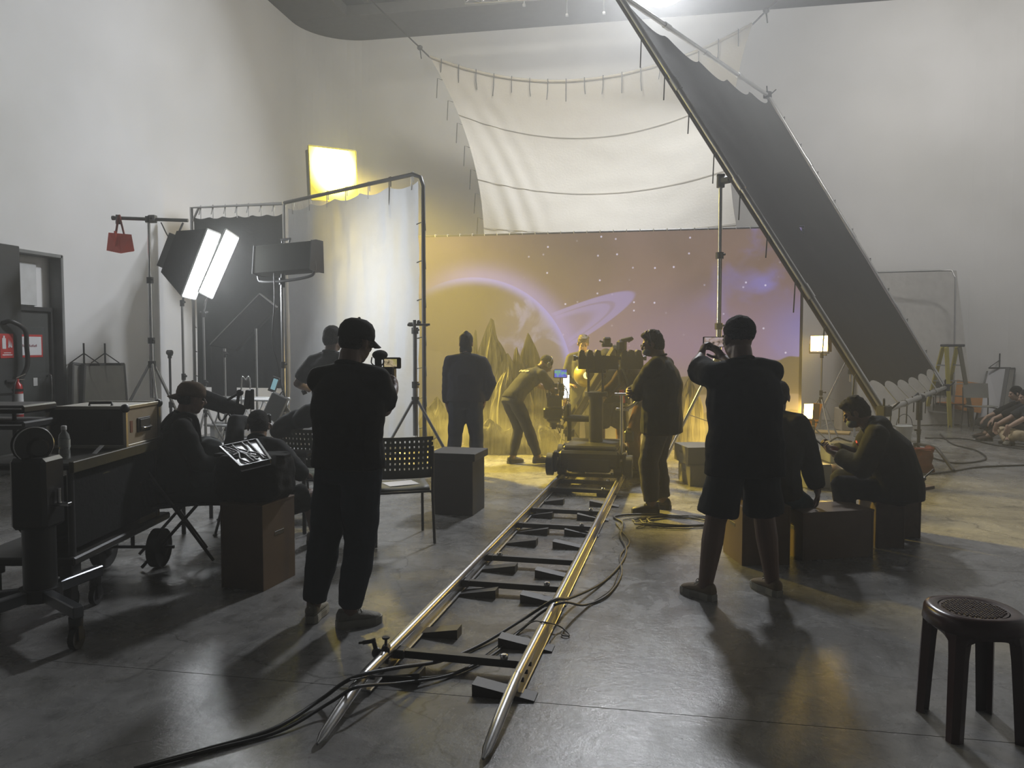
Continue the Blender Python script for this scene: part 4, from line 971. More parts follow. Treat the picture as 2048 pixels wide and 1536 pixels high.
    # shoes
    if shoe is not False:
        for f, fy, fp in ((fR, fyR, fpR), (fL, fyL, fpL)):
            u_, so, lc = shoe_mesh(L_=0.262 * s); M4 = Matrix.Translation(f - V((0, 0, 0.085 * s))) @ rot(fp, 0, fy).to_4x4() @ Matrix.Diagonal((1.06, 1.0, 1.22, 1))
            ms = [x.mesh(n_) for x, n_ in ((u_, 'shoe'), (so, 'sole'), (lc, 'laces'))]
            for x in ms: x.transform(M4)
            so_ = part('shoe', ms[0], shoe or RUB, t, local=True); part('sole', ms[1], soleM or RUB, so_, local=True); part('laces', ms[2], soleM or RUB, so_, local=True)
    # hair, cap
    HM = hairM or HAIR
    if hair and not cap:
        m = MB()
        m.ell(P_(0, -0.022, 0.046), (0.085 * hs, 0.098 * hs, 0.088 * hs), Mh, 22, 16)
        if hair != 'shaved':
            m.ell(P_(0, -0.052, 0.000), (0.080 * hs, 0.072 * hs, 0.095 * hs), Mh, 16, 12)
            for x in (-1, 1): m.ell(P_(0.070 * x, 0.012, 0.022), (0.014 * hs, 0.026 * hs, 0.042 * hs), Mh, 10, 8)
        if hair in ('full', 'bob'):
            m.ell(P_(0, 0.030, 0.098), (0.070 * hs, 0.062 * hs, 0.034 * hs), Mh, 14, 10)
            g = random.Random(seed)
            for k in range(26):
                a = g.uniform(0, 6.28); q = g.uniform(0.2, 0.95); m.ell(P_(0.078 * q * math.cos(a), -0.015 + 0.085 * q * math.sin(a), 0.045 + 0.085 * math.sqrt(1 - q * q * .8)), (0.020 * hs, 0.022 * hs, 0.018 * hs), Mh, 8, 6)
        if hair == 'bob':
            m.ell(P_(0, -0.045, -0.055), (0.095 * hs, 0.070 * hs, 0.110 * hs), Mh, 16, 12)
            for x in (-1, 1): m.ell(P_(0.076 * x, 0.0, -0.04), (0.020 * hs, 0.05 * hs, 0.09 * hs), Mh, 10, 8)
        if hair == 'bun': m.ell(P_(0, -0.125, -0.01), (0.04 * hs,) * 3, Mh, 10, 8)
        if hair == 'beanie':
            m.ell(P_(0, -0.012, 0.060), (0.088 * hs, 0.104 * hs, 0.088 * hs), Mh, 20, 14); m.ell(P_(0, -0.035, 0.13), (0.035 * hs, 0.04 * hs, 0.035 * hs), Mh, 10, 8); m.ell(P_(0, -0.04, -0.07), (0.080 * hs, 0.062 * hs, 0.09 * hs), Mh, 14, 10)
        part('hair' if hair != 'beanie' else 'beanie', fuse(m, 0.008, 1, 0.0, 0.0022, 30, seed, 'hair'), HM, t, local=True)
    if cap:
        Mk = Mh @ rot(0, 0, capyaw); K = lambda x, y, z: hc + Mh @ (V((0, -0.012, 0.0)) * hs) + Mk @ (V((x, y, z)) * hs)
        m = MB(); prof = [(0.099, 0.018), (0.100, 0.050), (0.094, 0.085), (0.075, 0.115), (0.045, 0.132), (0.0, 0.138)]
        vs = []; n = 24
        for r_, h in prof:
            for i in range(n):
                a = 2 * math.pi * i / n; vs.append(K(r_ * 0.93 * math.cos(a), r_ * 1.10 * math.sin(a), h))
        m.add(vs, [(j * n + i, j * n + (i + 1) % n, (j + 1) * n + (i + 1) % n, (j + 1) * n + i) for j in range(len(prof) - 1) for i in range(n)] + [tuple(range(n - 1, -1, -1))], True)
        m.ell(K(0, 0, 0.139), (0.009 * hs, 0.009 * hs, 0.006 * hs), n=8, m=6)
        c_ = part('cap', m, cap, t, local=True)
        m = MB(); m.grid(lambda u, v: K(0.085 * (2 * u - 1) * (1 - 0.25 * v), 0.060 + 0.048 * math.sqrt(max(0, 1 - (2 * u - 1) ** 2)) + (0.062 * v) * math.sqrt(max(0.05, 1 - 0.75 * (2 * u - 1) ** 2)), 0.030 - 0.028 * v - 0.022 * (2 * u - 1) ** 2), 12, 5, thick=0.004)
        part('brim', m, cap, c_, local=True)
        m = MB(); m.ell(P_(0, -0.045, 0.002), (0.079 * hs, 0.068 * hs, 0.066 * hs), Mh, 16, 12); part('hair', m, HM, t, local=True)
    if mask:
        m = MB(); m.ell(P_(0, 0.047, -0.060), (0.058 * hs, 0.062 * hs, 0.046 * hs), Mh, 16, 12); mk = part('face_mask', m, mat('mask_blue_grey', (0.10, 0.12, 0.14), 0.9), t, local=True)
    W = lambda p: OM[t.name] @ V(p)
    t_info = dict(t=t, wR=W(wR), wL=W(wL), head=W(hc), Mh=Mh, P=lambda x, y, z: W(P_(x, y, z)), nb=W(nb), P0=W(P0), kR=W(kR), kL=W(kL), eR=W(eR), eL=W(eL), Mu=Mu, loc=lambda p: OM[t.name].inverted() @ V(p), Wd=lambda d: (OM[t.name].to_3x3() @ V(d)).normalized())
    return t_info

TBLK = cloth('black_cotton', (0.014, 0.014, 0.013)); TNAVY = cloth('navy_wool', (0.022, 0.022, 0.030)); TGRY = cloth('charcoal_cotton', (0.030, 0.031, 0.033))
DENIM = cloth('dark_denim', (0.022, 0.027, 0.036)); DENIM2 = cloth('grey_jeans', (0.055, 0.052, 0.045)); BRN = cloth('rust_brown_trousers', (0.085, 0.040, 0.022)); BEI = cloth('beige_trousers', (0.42, 0.34, 0.22)); TEALJ = cloth('teal_jeans', (0.012, 0.035, 0.045))
MARO = cloth('maroon_cotton', (0.022, 0.009, 0.008)); GREENJ = cloth('grey_green_coat', (0.10, 0.10, 0.085))
SHOE1 = mat('olive_grey_trainer', (0.16, 0.15, 0.12), 0.7, var=0.3, scale=25, bump=0.4); SOLE1 = mat('pale_sole', (0.26, 0.25, 0.21), 0.6)
SHOE2 = mat('tan_canvas_shoe', (0.16, 0.12, 0.07), 0.8); SHOED = mat('dark_shoe', (0.02, 0.018, 0.016), 0.6)
CAPM = cloth('black_cap', (0.016, 0.016, 0.014)); CAPB = cloth('brown_cap', (0.085, 0.06, 0.04))
def face(px0, px1=None): return px0
AW = 10.5                                          # facing straight away from the camera
def local_at(loc, yaw):                            # world -> frame of a person
    Mi = (Matrix.Translation(V(loc)) @ Matrix.Rotation(R(yaw), 4, 'Z')).inverted(); return lambda p: Mi @ V(p)

# 1 man in a cap filming with a camera rig, back to us
L1 = gp(668, 1252); Y1 = AW - 14
q = local_at(L1, Y1)
p1 = person('person in black shirt and cap filming with a hand-held camera, near the dolly track', L1, Y1, H=1.74, bulk=1.12, lean=(-2, 1.5, -4), chest=(6, 0, -8), head=(10, 3, -24),
    handR=q(at(788, 778, 4.68)), handL=q(at(752, 806, 4.78)), elbR=(-0.05, -0.15, -1), elbL=(0.0, 0.3, -1), legfit=1.14, sl=0.70, fdR=(-0.2, 0.75, 0.5), fdL=(0.5, 0.6, 0.4), pnR=(-1, 0.1, 0), pnL=(0.3, 0.3, 1), curlR=0.7, curlL=0.6,
    footR=(0.085, 0.02, 0), footL=(-0.16, 0.06, 0), fyR=-50, fyL=12, pelvis=(0.10, 0.0, None), hipyaw=-14, top=TBLK, sleeve='short', hem=0.0, topfit=1.12, bottom=DENIM, shoe=SHOE1, soleM=SOLE1, cap=CAPM, capyaw=-8, seed=3)

# 2 man in dark polo behind him
L2 = gp(662, 1012); Y2 = AW - 22; q = local_at(L2, Y2)
p2 = person('person in dark polo shirt holding out a small device, behind the filming person', L2, Y2, H=1.79, bulk=1.12, lean=(4, 0, 0), head=(8, -6, -10),
    handL=q(at(618, 778, 8.02)), handR=(0.24, 0.22, 1.0), elbL=(-0.5, -0.6, -0.6), fdL=(-0.5, 0.75, 0.25), pnL=(0, 0.3, 1), curlL=0.5, footR=(0.12, 0.02, 0), footL=(-0.12, -0.04, 0), top=TGRY, hem=0.10, legs='long', bottom=GREENJ, shoe=SHOE1, soleM=SOLE1, hair='short', seed=5, near=False)

# 3 seated man with a cap worn backwards
L3 = flat(at(366, 690, 5.75)); Y3 = AW - 62
p3 = person('person in brown cap sitting with a backpack beside the equipment cart', L3, Y3, H=1.70, pelvis=(0, -0.10, 0.55), hippitch=-8, lean=(10, 0, 0), chest=(18, 0, 0), head=(8, 0, 6),
    handR=(0.14, 0.30, 0.70), handL=(-0.14, 0.30, 0.72), fdR=(0, 1, -.1), fdL=(0, 1, -.1), pnR=(0, 0, -1), pnL=(0, 0, -1), footR=(0.16, 0.42, 0), footL=(-0.16, 0.36, 0), top=TBLK, sleeve='long', topfit=1.15, bottom=TBLK, shoe=SHOED, cap=CAPB, capyaw=160, seed=7)

# 4 seated person bent over, right of him
L4 = flat(at(506, 690, 5.80)); Y4 = AW - 4
p4 = person('person in dark shirt hunched on a low box, hair tied back, knee showing', L4, Y4, H=1.66, pelvis=(0, -0.12, 0.40), hippitch=-6, lean=(24, 0, 0), chest=(34, -4, 0), head=(26, 0, 30),
    handR=(0.30, 0.22, 0.60), handL=(-0.14, 0.44, 0.98), fdR=(-0.3, 1, -0.2), fdL=(0.3, 1, -0.2), pnR=(0, 0, -1), pnL=(0, 0, -1), footR=(0.34, 0.36, 0), footL=(-0.20, 0.66, 0), fyR=-70, kneeR=(0.9, 0.6, 1), top=TGRY, sleeve='half', topfit=1.12, legs='short', bottom=TBLK, shoe=SHOE1, hair='short', seed=9)

# 5 standing man in dark jacket and beanie
L5 = gp(932, 952); Y5 = AW - 2; q = local_at(L5, Y5)
p5 = person('person in dark padded jacket standing with hands in pockets, seen from behind', L5, Y5, H=1.74, legfit=1.15, bulk=1.08, lean=(0, 0, 0), chest=(4, 0, 0), head=(4, 0, 0),
    handR=(0.22, 0.10, 0.93), handL=(-0.24, 0.08, 0.88), elbR=(1, -0.5, 0), elbL=(-0.9, -0.6, 0), fdR=(-0.1, 0.4, -1), fdL=(0.1, 0.3, -1), footR=(0.13, 0, 0), footL=(-0.17, 0.02, 0), top=TNAVY, sleeve='long', topfit=1.20, hem=0.0, bottom=DENIM, shoe=SHOED, hair='beanie', hairM=CAPM, seed=11, near=False)

# 6 camera operator bending to the camera
L6 = gp(1046, 928); Y6 = AW - 58
p6 = person('person in black t-shirt with headphones bending over the low slung camera', L6, Y6, H=1.74, pelvis=(0, -0.16, 0.90), hippitch=30, lean=(48, 0, 0), chest=(56, 0, 0), head=(40, 0, -6),
    handR=(0.10, 0.62, 0.76), handL=(-0.16, 0.64, 0.98), elbR=(0.6, -0.4, -0.6), elbL=(-0.4, -0.2, -0.7), fdR=(0, 1, 0), fdL=(0, 1, 0.1), pnR=(-1, 0, 0), pnL=(1, 0, 0), curlR=0.7, curlL=0.7,
    footR=(0.14, 0.16, 0), footL=(-0.12, -0.10, 0), kneeR=(0.1, 1, 0), kneeL=(0, 1, 0), top=TBLK, hem=0.02, bottom=TGRY, shoe=SHOED, hair='shaved', seed=13, near=False)

# 7 performer on the set, facing us
L7 = flat(at(1166, 690, 12.0) * 0.97); L7.z = 0; Y7 = AW + 172
p7 = person('person in pale grey-green coat standing in the fog before the screen, facing us', L7, Y7, H=1.76, head=(22, 0, 8), lean=(2, 0, 0), handR=(0.20, 0.20, 1.02), handL=(-0.2, 0.2, 1.0), fdR=(-0.8, 0.6, 0), fdL=(0.8, 0.6, 0), pnR=(0, 0, -1), pnL=(0, 0, -1), top=GREENJ, sleeve='long', hem=0.26, topfit=1.05, bottom=GREENJ, shoe=SHOED, skin=SKINL, hair='full', hairM=mat('brown_hair', (0.05, 0.035, 0.02), 0.6, var=0.3, scale=50), seed=15, near=False)

# 8 crew member bent forward behind the dolly
L8 = flat(at(1224, 690, 10.3)); Y8 = AW + 6
p8 = person('person in black t-shirt and shorts bending forward behind the dolly column', L8, Y8, H=1.74, bulk=1.18, pelvis=(0, -0.08, 0.92), hippitch=14, lean=(26, 0, 0), chest=(44, 0, 0), head=(56, 0, 0),
    handR=(0.16, 0.62, 0.98), handL=(-0.18, 0.62, 0.98), fdR=(0, 1, 0), fdL=(0, 1, 0), footR=(0.15, 0.02, 0), footL=(-0.15, 0.04, 0), top=TBLK, hem=0.08, topfit=1.12, legs='short', bottom=TGRY, shoe=SHOED, hair='short', seed=17, near=False)

# 9 crew member in rust trousers reaching for the dolly handle
L9 = gp(1276, 950); Y9 = AW + 62
p9 = person('person in maroon shirt and rust brown trousers leaning on the dolly push bar', L9, Y9, H=1.70, pelvis=(0, -0.06, 0.90), hippitch=12, lean=(26, 0, 0), chest=(32, 0, 0), head=(26, 0, 0),
    handR=(0.12, 0.52, 0.92), handL=(-0.16, 0.5, 0.98), fdR=(0, 0.9, -0.4), fdL=(0, 0.9, -0.4), pnR=(-0.5, 0, -1), pnL=(0.5, 0, -1), curlR=0.8, curlL=0.8, footR=(0.12, 0.06, 0), footL=(-0.12, -0.06, 0), top=MARO, sleeve='long', bottom=BRN, shoe=SHOED, hair=None, cap=TBLK, seed=19, near=False)

# 10 man in dark jacket with glasses and mask, arms folded, facing left
L10 = gp(1322, 1022); Y10 = AW + 66
p10 = person('person in dark jacket and grey jeans with a face mask, facing the dolly', L10, Y10, H=1.74, legfit=1.12, bulk=1.28, lean=(0, 0, 0), chest=(10, 0, 0), head=(12, 0, 12),
    handR=(-0.06, 0.30, 1.14), handL=(0.10, 0.28, 1.10), elbR=(0.8, 0.3, -0.5), elbL=(-0.8, 0.35, -0.5), fdR=(-0.9, 0.1, 0.2), fdL=(0.9, 0.1, 0.1), pnR=(0, -1, 0), pnL=(0, -1, 0), curlR=0.5, curlL=0.5,
    footR=(0.11, 0.0, 0), footL=(-0.13, 0.06, 0), fyR=-14, fyL=16, top=TBLK, sleeve='long', topfit=1.22, hem=0.16, bottom=DENIM2, shoe=SHOED, hair='bob' if False else 'full', mask=True, seed=21)

# 11 man in shorts photographing with a phone
L11 = gp(1486, 1196); Y11 = AW + 6; q = local_at(L11, Y11)
p11 = person('person in black t-shirt and shorts holding up a phone, with shaved head', L11, Y11, H=1.76, bulk=1.25, headscale=1.12, lean=(0, -3, 4), chest=(6, -3, 8), head=(4, 0, 14),
    handL=q(at(1402, 712, 5.28)), handR=q(at(1447, 716, 5.36)), elbL=(-1.0, 0.0, -0.35), elbR=(0.2, 0.2, -1), sl=0.66, fdL=(0.35, 0.35, 0.8), fdR=(-0.5, 0.4, 0.7), pnL=(0.9, 0.1, -0.2), pnR=(-1, 0, 0), curlL=0.65, curlR=0.5,
    pelvis=(0.0, 0.0, None), footR=(0.22, 0.06, 0), footL=(-0.24, 0.02, 0), fyR=14, fyL=30, top=TBLK, topfit=1.12, hem=0.14, legs='short', bottom=TGRY, shoe=SHOE2, soleM=SOLE1, hair='shaved', seed=23)

# 12 man seated on a box, back to us
L12 = flat(at(1552, 690, 5.95)); Y12 = AW - 48
p12 = person('person in dark shirt and teal jeans slouched on a box, back turned, hand hanging down', L12, Y12, H=1.72, bulk=1.28, pelvis=(0, -0.14, 0.56), hippitch=-6, lean=(16, 0, 0), chest=(26, 0, 0), head=(10, 0, 22),
    handR=(0.32, 0.22, 0.28), handL=(-0.22, 0.36, 0.66), elbR=(0.7, -0.5, 0), fdR=(0.0, 0.12, -1), fdL=(0.4, 0.9, -0.2), pnR=(-0.6, -0.4, 0), pnL=(0, 0, -1), curlR=0.35, footR=(0.22, 0.56, 0), footL=(-0.18, 0.44, 0), top=TBLK, sleeve='long', hem=0.08, topfit=1.28, bottom=TEALJ, legfit=1.1, shoe=SHOED, hair='short', seed=25)

# 13 hooded man with a phone seated on a bench
L13 = flat(at(1754, 690, 6.2)); Y13 = AW + 68
p13 = person('person in black hoodie hunched on a low bench looking at a phone, red shirt showing', L13, Y13, H=1.72, bulk=1.25, pelvis=(0, -0.18, 0.47), hippitch=-4, lean=(24, 0, 0), chest=(36, 0, 0), head=(30, 0, -4),
    handR=(0.08, 0.30, 0.74), handL=(-0.10, 0.28, 0.72), elbR=(0.5, -0.1, -1), elbL=(-0.5, -0.1, -1), fdR=(-0.2, 0.9, 0.3), fdL=(0.3, 0.9, 0.3), pnR=(-0.5, 0, 1), pnL=(0.5, 0, 1), curlR=0.75, curlL=0.6,
    footR=(0.18, 0.20, 0), footL=(-0.18, 0.16, 0), top=TBLK, sleeve='long', hem=0.05, topfit=1.28, hood=True, bottom=TBLK, shoe=SHOED, hair='full', mask=True, seed=27)
m = MB(); pp = p13
m.grid(lambda u, v: pp['nb'] + pp['Wd'](pp['Mu'] @ V(((u - 0.5) * 0.17, 0.150 + 0.030 * v, -0.03 - 0.22 * v))) * V(((u - 0.5) * 0.17, 0.150 + 0.030 * v, -0.03 - 0.22 * v)).length, 6, 8, thick=0.01)
part('red_shirt_front', m, cloth('red_shirt', (0.42, 0.05, 0.03)), p13['t'])

# 14, 15 two people sitting on the floor at the right edge
L14 = flat(at(2046, 690, 13.0)); Y14 = AW + 75
p14 = person('person in black top sitting on the floor at the right, arm resting on the knee', L14, Y14, H=1.72, bulk=1.12, pelvis=(0, -0.1, 0.15), hippitch=-20, lean=(12, 0, 0), chest=(26, 0, 0), head=(12, 0, 0),
    handR=(0.18, 0.52, 0.34), handL=(-0.16, 0.60, 0.30), elbR=(0.6, -0.3, 0.2), elbL=(-0.6, 0, 0.2), fdR=(0, 0.7, -0.7), fdL=(0, 0.7, -0.7), pnR=(0, 0, -1), pnL=(0, 0, -1), footR=(0.22, 0.46, 0), footL=(-0.22, 0.55, 0), kneeR=(0.4, 0, 1), kneeL=(-0.4, 0, 1), top=TBLK, sleeve='half', topfit=1.12, bottom=cloth('dark_brown_trousers', (0.035, 0.025, 0.018)), shoe=mat('brown_shoe', (0.06, 0.035, 0.025), 0.6), hair='short', skin=SKINL, seed=29, near=False)
L15 = flat(at(2062, 690, 12.3)); Y15 = AW + 80
p15 = person('person in beige trousers sitting cross-legged, cut off by the right edge', L15, Y15, H=1.68, pelvis=(0, -0.1, 0.14), hippitch=-15, lean=(10, 0, 0), chest=(20, 0, 0), head=(10, 0, 0),
    handR=(0.2, 0.4, 0.3), handL=(-0.2, 0.4, 0.3), footR=(-0.05, 0.32, 0), footL=(0.1, 0.22, 0), kneeR=(1, 0.3, 0.35), kneeL=(-1, 0.6, 0.35), fyR=60, fyL=-60, top=TGRY, bottom=BEI, shoe=SHOE1, skin=SKINL, seed=31, near=False)

# ------------------------------------------------------------------ dolly track
def cp(r, f, z=0.0): p = RT * r + FH * f; p.z = z; return p
ZR = 0.095
RAILM = mat('worn_rail_steel', (0.36, 0.36, 0.36), 0.32, 1.0, var=0.12, scale=30)
LA, LB = gp(772, 1306, ZR), gp(1119, 957, ZR); RA, RB = gp(1056, 1310, ZR), gp(1230, 964, ZR)
ld = (LB - LA).normalized(); rd = (RB - RA).normalized(); td = (ld + rd).normalized(); tn = V((td.y, -td.x, 0))
def railpt(A, py, z=ZR):                           # point of a rail seen at row py
    r = ray(1024, py); best = None
    lo, hi = -3.0, 12.0
    for _ in range(40):
        md = (lo + hi) / 2; p = A + td * md; q = p - V((0, 0, CAM_H)); f = q.dot(FH); c = FH * math.cos(PITCH) - UP * math.sin(PITCH); u_ = FH * math.sin(PITCH) + UP * math.cos(PITCH)
        yy = 768 - F_PX * q.dot(u_) / q.dot(c)
        if yy > py: lo = md
        else: hi = md
    return flat(A + td * lo, z)
track = thing('dolly_track', 'long ladder-like steel dolly track running over the floor towards the set', 'dolly track', flat((LA + RA) / 2))
far = 6.7
for A, tip in ((LA, gp(634, 1488, 0.02)), (RA, gp(966, 1518, 0.02))):
    a = A - td * 0.25; b = A + td * far
    m = MB(); m.cyl(a, b, 0.024, n=12); o = part('rail', m, RAILM, track)
    m = MB(); m.bar(a - UP * 0.045, b - UP * 0.045, 0.008, 0.062); m.bar(a - UP * 0.078, b - UP * 0.078, 0.052, 0.010); part('flange', m, ALU, o)
    m = MB(); pts = [a + td * 0.01, a.lerp(tip, 0.25) + UP * 0.004, a.lerp(tip, 0.6) + UP * 0.004, a.lerp(tip, 0.9), tip]; m.tube(pts, [0.024, 0.025, 0.025, 0.020, 0.006], 12); part('ramp_tip', m, RAILM, track)
    m = MB()
    for k in range(3): c = a + td * (0.06 + 0.09 * k) - UP * 0.04; m.cyl(c - tn * 0.02, c + tn * 0.02, 0.011, n=8)
    part('bolts', m, DKM, track, kind='stuff')
for py in (1288, 1152, 1103, 1040, 1011, 971, 955, 942):
    p = railpt(LA, py, 0.055); q = RA + td * ((p - RA).dot(td)); q.z = 0.055
    m = MB(); m.bar(p, q, 0.045, 0.038); o = part('crossbar', m, DKM, track)
    k = p.lerp(q, 0.16 if py == 1103 else 0.83); m = MB(); m.lathe([(0.020, 0), (0.020, 0.016), (0.012, 0.022)], c=k + UP * 0.018, n=10); part('locking_knob', m, CHR, o)
    m = MB(); e = p - td * 0.0; m.box(e + (q - p).normalized() * 0.03, (0.07, 0.06, 0.045), rz=math.atan2(td.y, td.x)); part('bracket', m, DKM, o)
# wedges under the rails
WDG = mat('dark_wedge_wood', (0.030, 0.027, 0.024), 0.55, var=0.35, scale=12)
def wedge(thick, to):                              # thick end, thin end
    d = (to - thick); L_ = 0.29; d.normalize(); n_ = V((-d.y, d.x, 0)); m = MB(); hw = 0.045; h = 0.056
    a = [thick + n_ * s * hw for s in (-1, 1)]; b = [thick + d * L_ + n_ * s * hw for s in (-1, 1)]
    vs = a + b + [p + UP * h for p in a] + [p + UP * 0.008 for p in b]
    m.add(vs, [(0, 1, 3, 2), (0, 4, 5, 1), (2, 3, 7, 6), (4, 6, 7, 5), (0, 2, 6, 4), (1, 5, 7, 3)]); return m
lw = [(845, 1362), (919, 1274), (994, 1194), (1033, 1144), (1074, 1091), (1097, 1068), (1106, 1035), (1128, 1008), (1143, 987), (1171, 951), (1180, 942)]
rw = [(949, 1384), (1000, 1290), (1043, 1202), (1072, 1152), (1107, 1094), (1130, 1069), (1155, 1038), (1180, 1011), (1194, 991)]
ordn = ['nearest', 'second nearest', 'third nearest', 'fourth nearest', 'fifth nearest', 'sixth nearest', 'seventh nearest', 'eighth nearest', 'ninth nearest', 'tenth nearest', 'farthest']
for side, lst, A, sg in (('left', lw, LA, -1), ('right', rw, RA, 1)):
    for i, (px, py) in enumerate(lst):
        p = gp(px, py); wn_ = ordn[i] if i < len(lst) - 1 else 'farthest'
        solo('wedge', wedge(p, p + tn * sg), WDG, f'{wn_} dark wooden wedge along the {side} rail of the dolly track', 'wedge', 'wedges levelling the dolly track')
# black clamp on the left rail
c = railpt(LA, 1306, ZR)
t = thing('rail_clamp', 'black clamp with a spigot fixed on the near left rail', 'clamp', flat(c, 0.07))
m = MB(); m.box(c + UP * 0.005, (0.04, 0.06, 0.07), rz=YAW, b=0.01); part('jaw', m, BLKM, t)
m = MB(); m.cyl(c + UP * 0.03, c + UP * 0.075, 0.007); m.lathe([(0.018, 0.0), (0.02, 0.004), (0.018, 0.009)], c=c + UP * 0.072, n=12); part('knob', m, BLKM, t)
m = MB(); q = c - RT * 0.045; m.ell(q, (0.026, 0.022, 0.028)); m.cyl(c, q, 0.014); m.cyl(q, q - RT * 0.018 + UP * 0.07, 0.011); part('swivel', m, BLKM, t)
m = MB(); q2 = q - RT * 0.018 + UP * 0.062; m.cyl(q2 + RT * 0.012, q2 - RT * 0.05 - UP * 0.01, 0.010); m.cyl(q2 - RT * 0.05 - UP * 0.01, q2 - RT * 0.07 - UP * 0.012, 0.006); part('spigot', m, BLKM, t)

# ------------------------------------------------------------------ cables over the floor
def cable(name, label, pts, r, group='cables along the dolly track'):
    P_ = [gp(a, b, z) for a, b, z in pts]; m = MB(); m.tube(bez(P_, 8), r, 7)
    return solo(name, m, CABL, label, 'cable', group)
cable('cable', 'thick black cable entering at the bottom left and crossing both near rails', [(268, 1538, .012), (400, 1502, .012), (545, 1458, .012), (640, 1400, .03), (705, 1356, .12), (790, 1336, .10), (880, 1322, .03), (960, 1290, .012), (1050, 1236, .05), (1108, 1200, .125), (1140, 1196, .06), (1200, 1168, .012), (1238, 1132, .012), (1252, 1100, .012), (1240, 1070, .012), (1246, 1046, .012), (1228, 1034, .012), (1262, 1029, .012), (1330, 1030, .012), (1420, 1036, .012)], 0.0095)
cable('cable', 'second black cable running beside the thick one over the near rails', [(258, 1542, .012), (420, 1500, .012), (560, 1462, .012), (660, 1405, .05), (715, 1374, .12), (800, 1366, .04), (900, 1350, .012), (985, 1310, .012), (1040, 1262, .012), (1088, 1222, .08), (1128, 1205, .125), (1170, 1210, .02), (1215, 1190, .012), (1242, 1150, .012), (1240, 1112, .012), (1258, 1085, .012), (1244, 1062, .012), (1232, 1046, .012)], 0.0075)
cable('cable', 'thin dark cord making a small loop outside the right rail', [(700, 1360, .13), (760, 1352, .09), (860, 1354, .012), (930, 1336, .012), (1000, 1288, .012), (1060, 1246, .05), (1086, 1244, .125), (1118, 1252, .03), (1138, 1268, .01), (1134, 1272, .01), (1124, 1266, .01), (1150, 1236, .01), (1185, 1205, .01), (1222, 1178, .01), (1238, 1140, .01)], 0.004)
def loops(name, label, c, rx, ry, n, r, z=0.012, seed=1):
    g = random.Random(seed); m = MB()
    for k in range(n):
        pts = []
        for i in range(20):
            a = 2 * math.pi * i / 20; pts.append(c + RT * ((rx + g.uniform(-.02, .02)) * math.cos(a) + 0.06 * (k - n / 2)) + FH * (ry + g.uniform(-.02, .02)) * math.sin(a) + UP * (z + 0.006 * k))
        m.tube(pts, r, 6, closed=True)
    return solo(name, m, CABL, label, 'cable', 'coils of cable')
loops('cable_coil', 'coil of black cable on the floor between the jacketed person and the phone person', gp(1362, 1046), 0.34, 0.20, 3, 0.008)
cable('cable', 'thin wire curling on the floor beside the dolly cable bend', [(1246, 1040, .01), (1285, 1035, .01), (1290, 1048, .01), (1272, 1056, .01), (1300, 1056, .01), (1380, 1058, .01)], 0.004)
for k, (lab, pts) in enumerate((
    ('cable lying along the floor from the red sandbag to the right edge', [(1836, 950, .01), (1900, 943, .01), (1960, 934, .01), (2060, 930, .01)]),
    ('cable sweeping across the floor behind the red sandbag', [(1836, 905, .01), (1900, 925, .01), (1955, 923, .01), (1972, 915, .01), (1950, 900, .01), (1905, 888, .01), (1880, 868, .01)]),
    ('cable curving on the floor in front of the people seated at the right', [(1850, 876, .01), (1930, 878, .01), (1990, 890, .01), (2060, 900, .01)]))):
    cable('cable', lab, pts, 0.012, 'cables at the right')

# ------------------------------------------------------------------ camera dolly
D0_ = flat(LB.lerp(RB, 0.5)) + td * 0.62
dly = thing('camera_dolly', 'heavy black camera dolly with a jib column standing on the track', 'camera dolly', D0_, math.atan2(td.y, td.x) - R(90))
def dl(x, y, z): return OM[dly.name] @ V((x, y, z))
m = MB(); m.box((0, 0, 0.30), (0.70, 0.95, 0.20), b=0.03); m.box((0, 0.0, 0.42), (0.62, 0.80, 0.06), b=0.02); m.box((0, -0.44, 0.24), (0.50, 0.10, 0.16), b=0.02); part('chassis', m, BLKM, dly, local=True)
for sx in (-1, 1):
    for sy in (-1, 1):
        m = MB(); c = V((sx * 0.325, sy * 0.36, 0.19)); m.cyl(c - V((0.045, 0, 0)), c + V((0.045, 0, 0)), 0.085, n=20); m.cyl(c - V((0.055, 0, 0)), c + V((0.055, 0, 0)), 0.035, n=12); w_ = part('wheel', m, RUB, dly, local=True)
        m = MB(); m.box((sx * 0.40, sy * 0.36, 0.26), (0.05, 0.14, 0.24), b=0.01); m.box((sx * 0.34, sy * 0.36, 0.34), (0.16, 0.10, 0.05), b=0.01); part('wheel_carrier', m, BLKM, dly, local=True)
        m = MB(); c = V((sx * 0.455, sy * 0.40, 0.23)); m.cyl(c - V((0.035, 0, 0)), c + V((0.035, 0, 0)), 0.13, n=20); m.cyl(c - V((0.04, 0, 0)), c + V((0.04, 0, 0)), 0.05, n=12); part('tyre', m, RUB, dly, local=True)
m = MB(); m.cyl((0.02, 0.05, 0.42), (0.02, 0.05, 1.05), 0.085, n=16); m.cyl((0.02, 0.05, 1.0), (0.02, 0.05, 1.05), 0.14, n=16); part('column', m, BLKM, dly, local=True)
m = MB()
for x in (-0.07, 0.10): m.box((x, 0.05, 1.24), (0.025, 0.09, 0.40), b=0.006)
m.box((0.02, 0.05, 1.42), (0.20, 0.10, 0.03)); m.cyl((-0.10, 0.05, 1.3), (0.14, 0.05, 1.3), 0.025); part('pivot_fork', m, BLKM, dly, local=True)
m = MB(); m.tube([(-0.34, 0.30, 0.42), (-0.34, 0.30, 0.66)], 0.028, 10); m.box((-0.22, 0.34, 0.70), (0.40, 0.24, 0.07), b=0.03); m.box((-0.36, 0.34, 0.78), (0.05, 0.2, 0.2), b=0.02); part('seat', m, BFAB, dly, local=True)
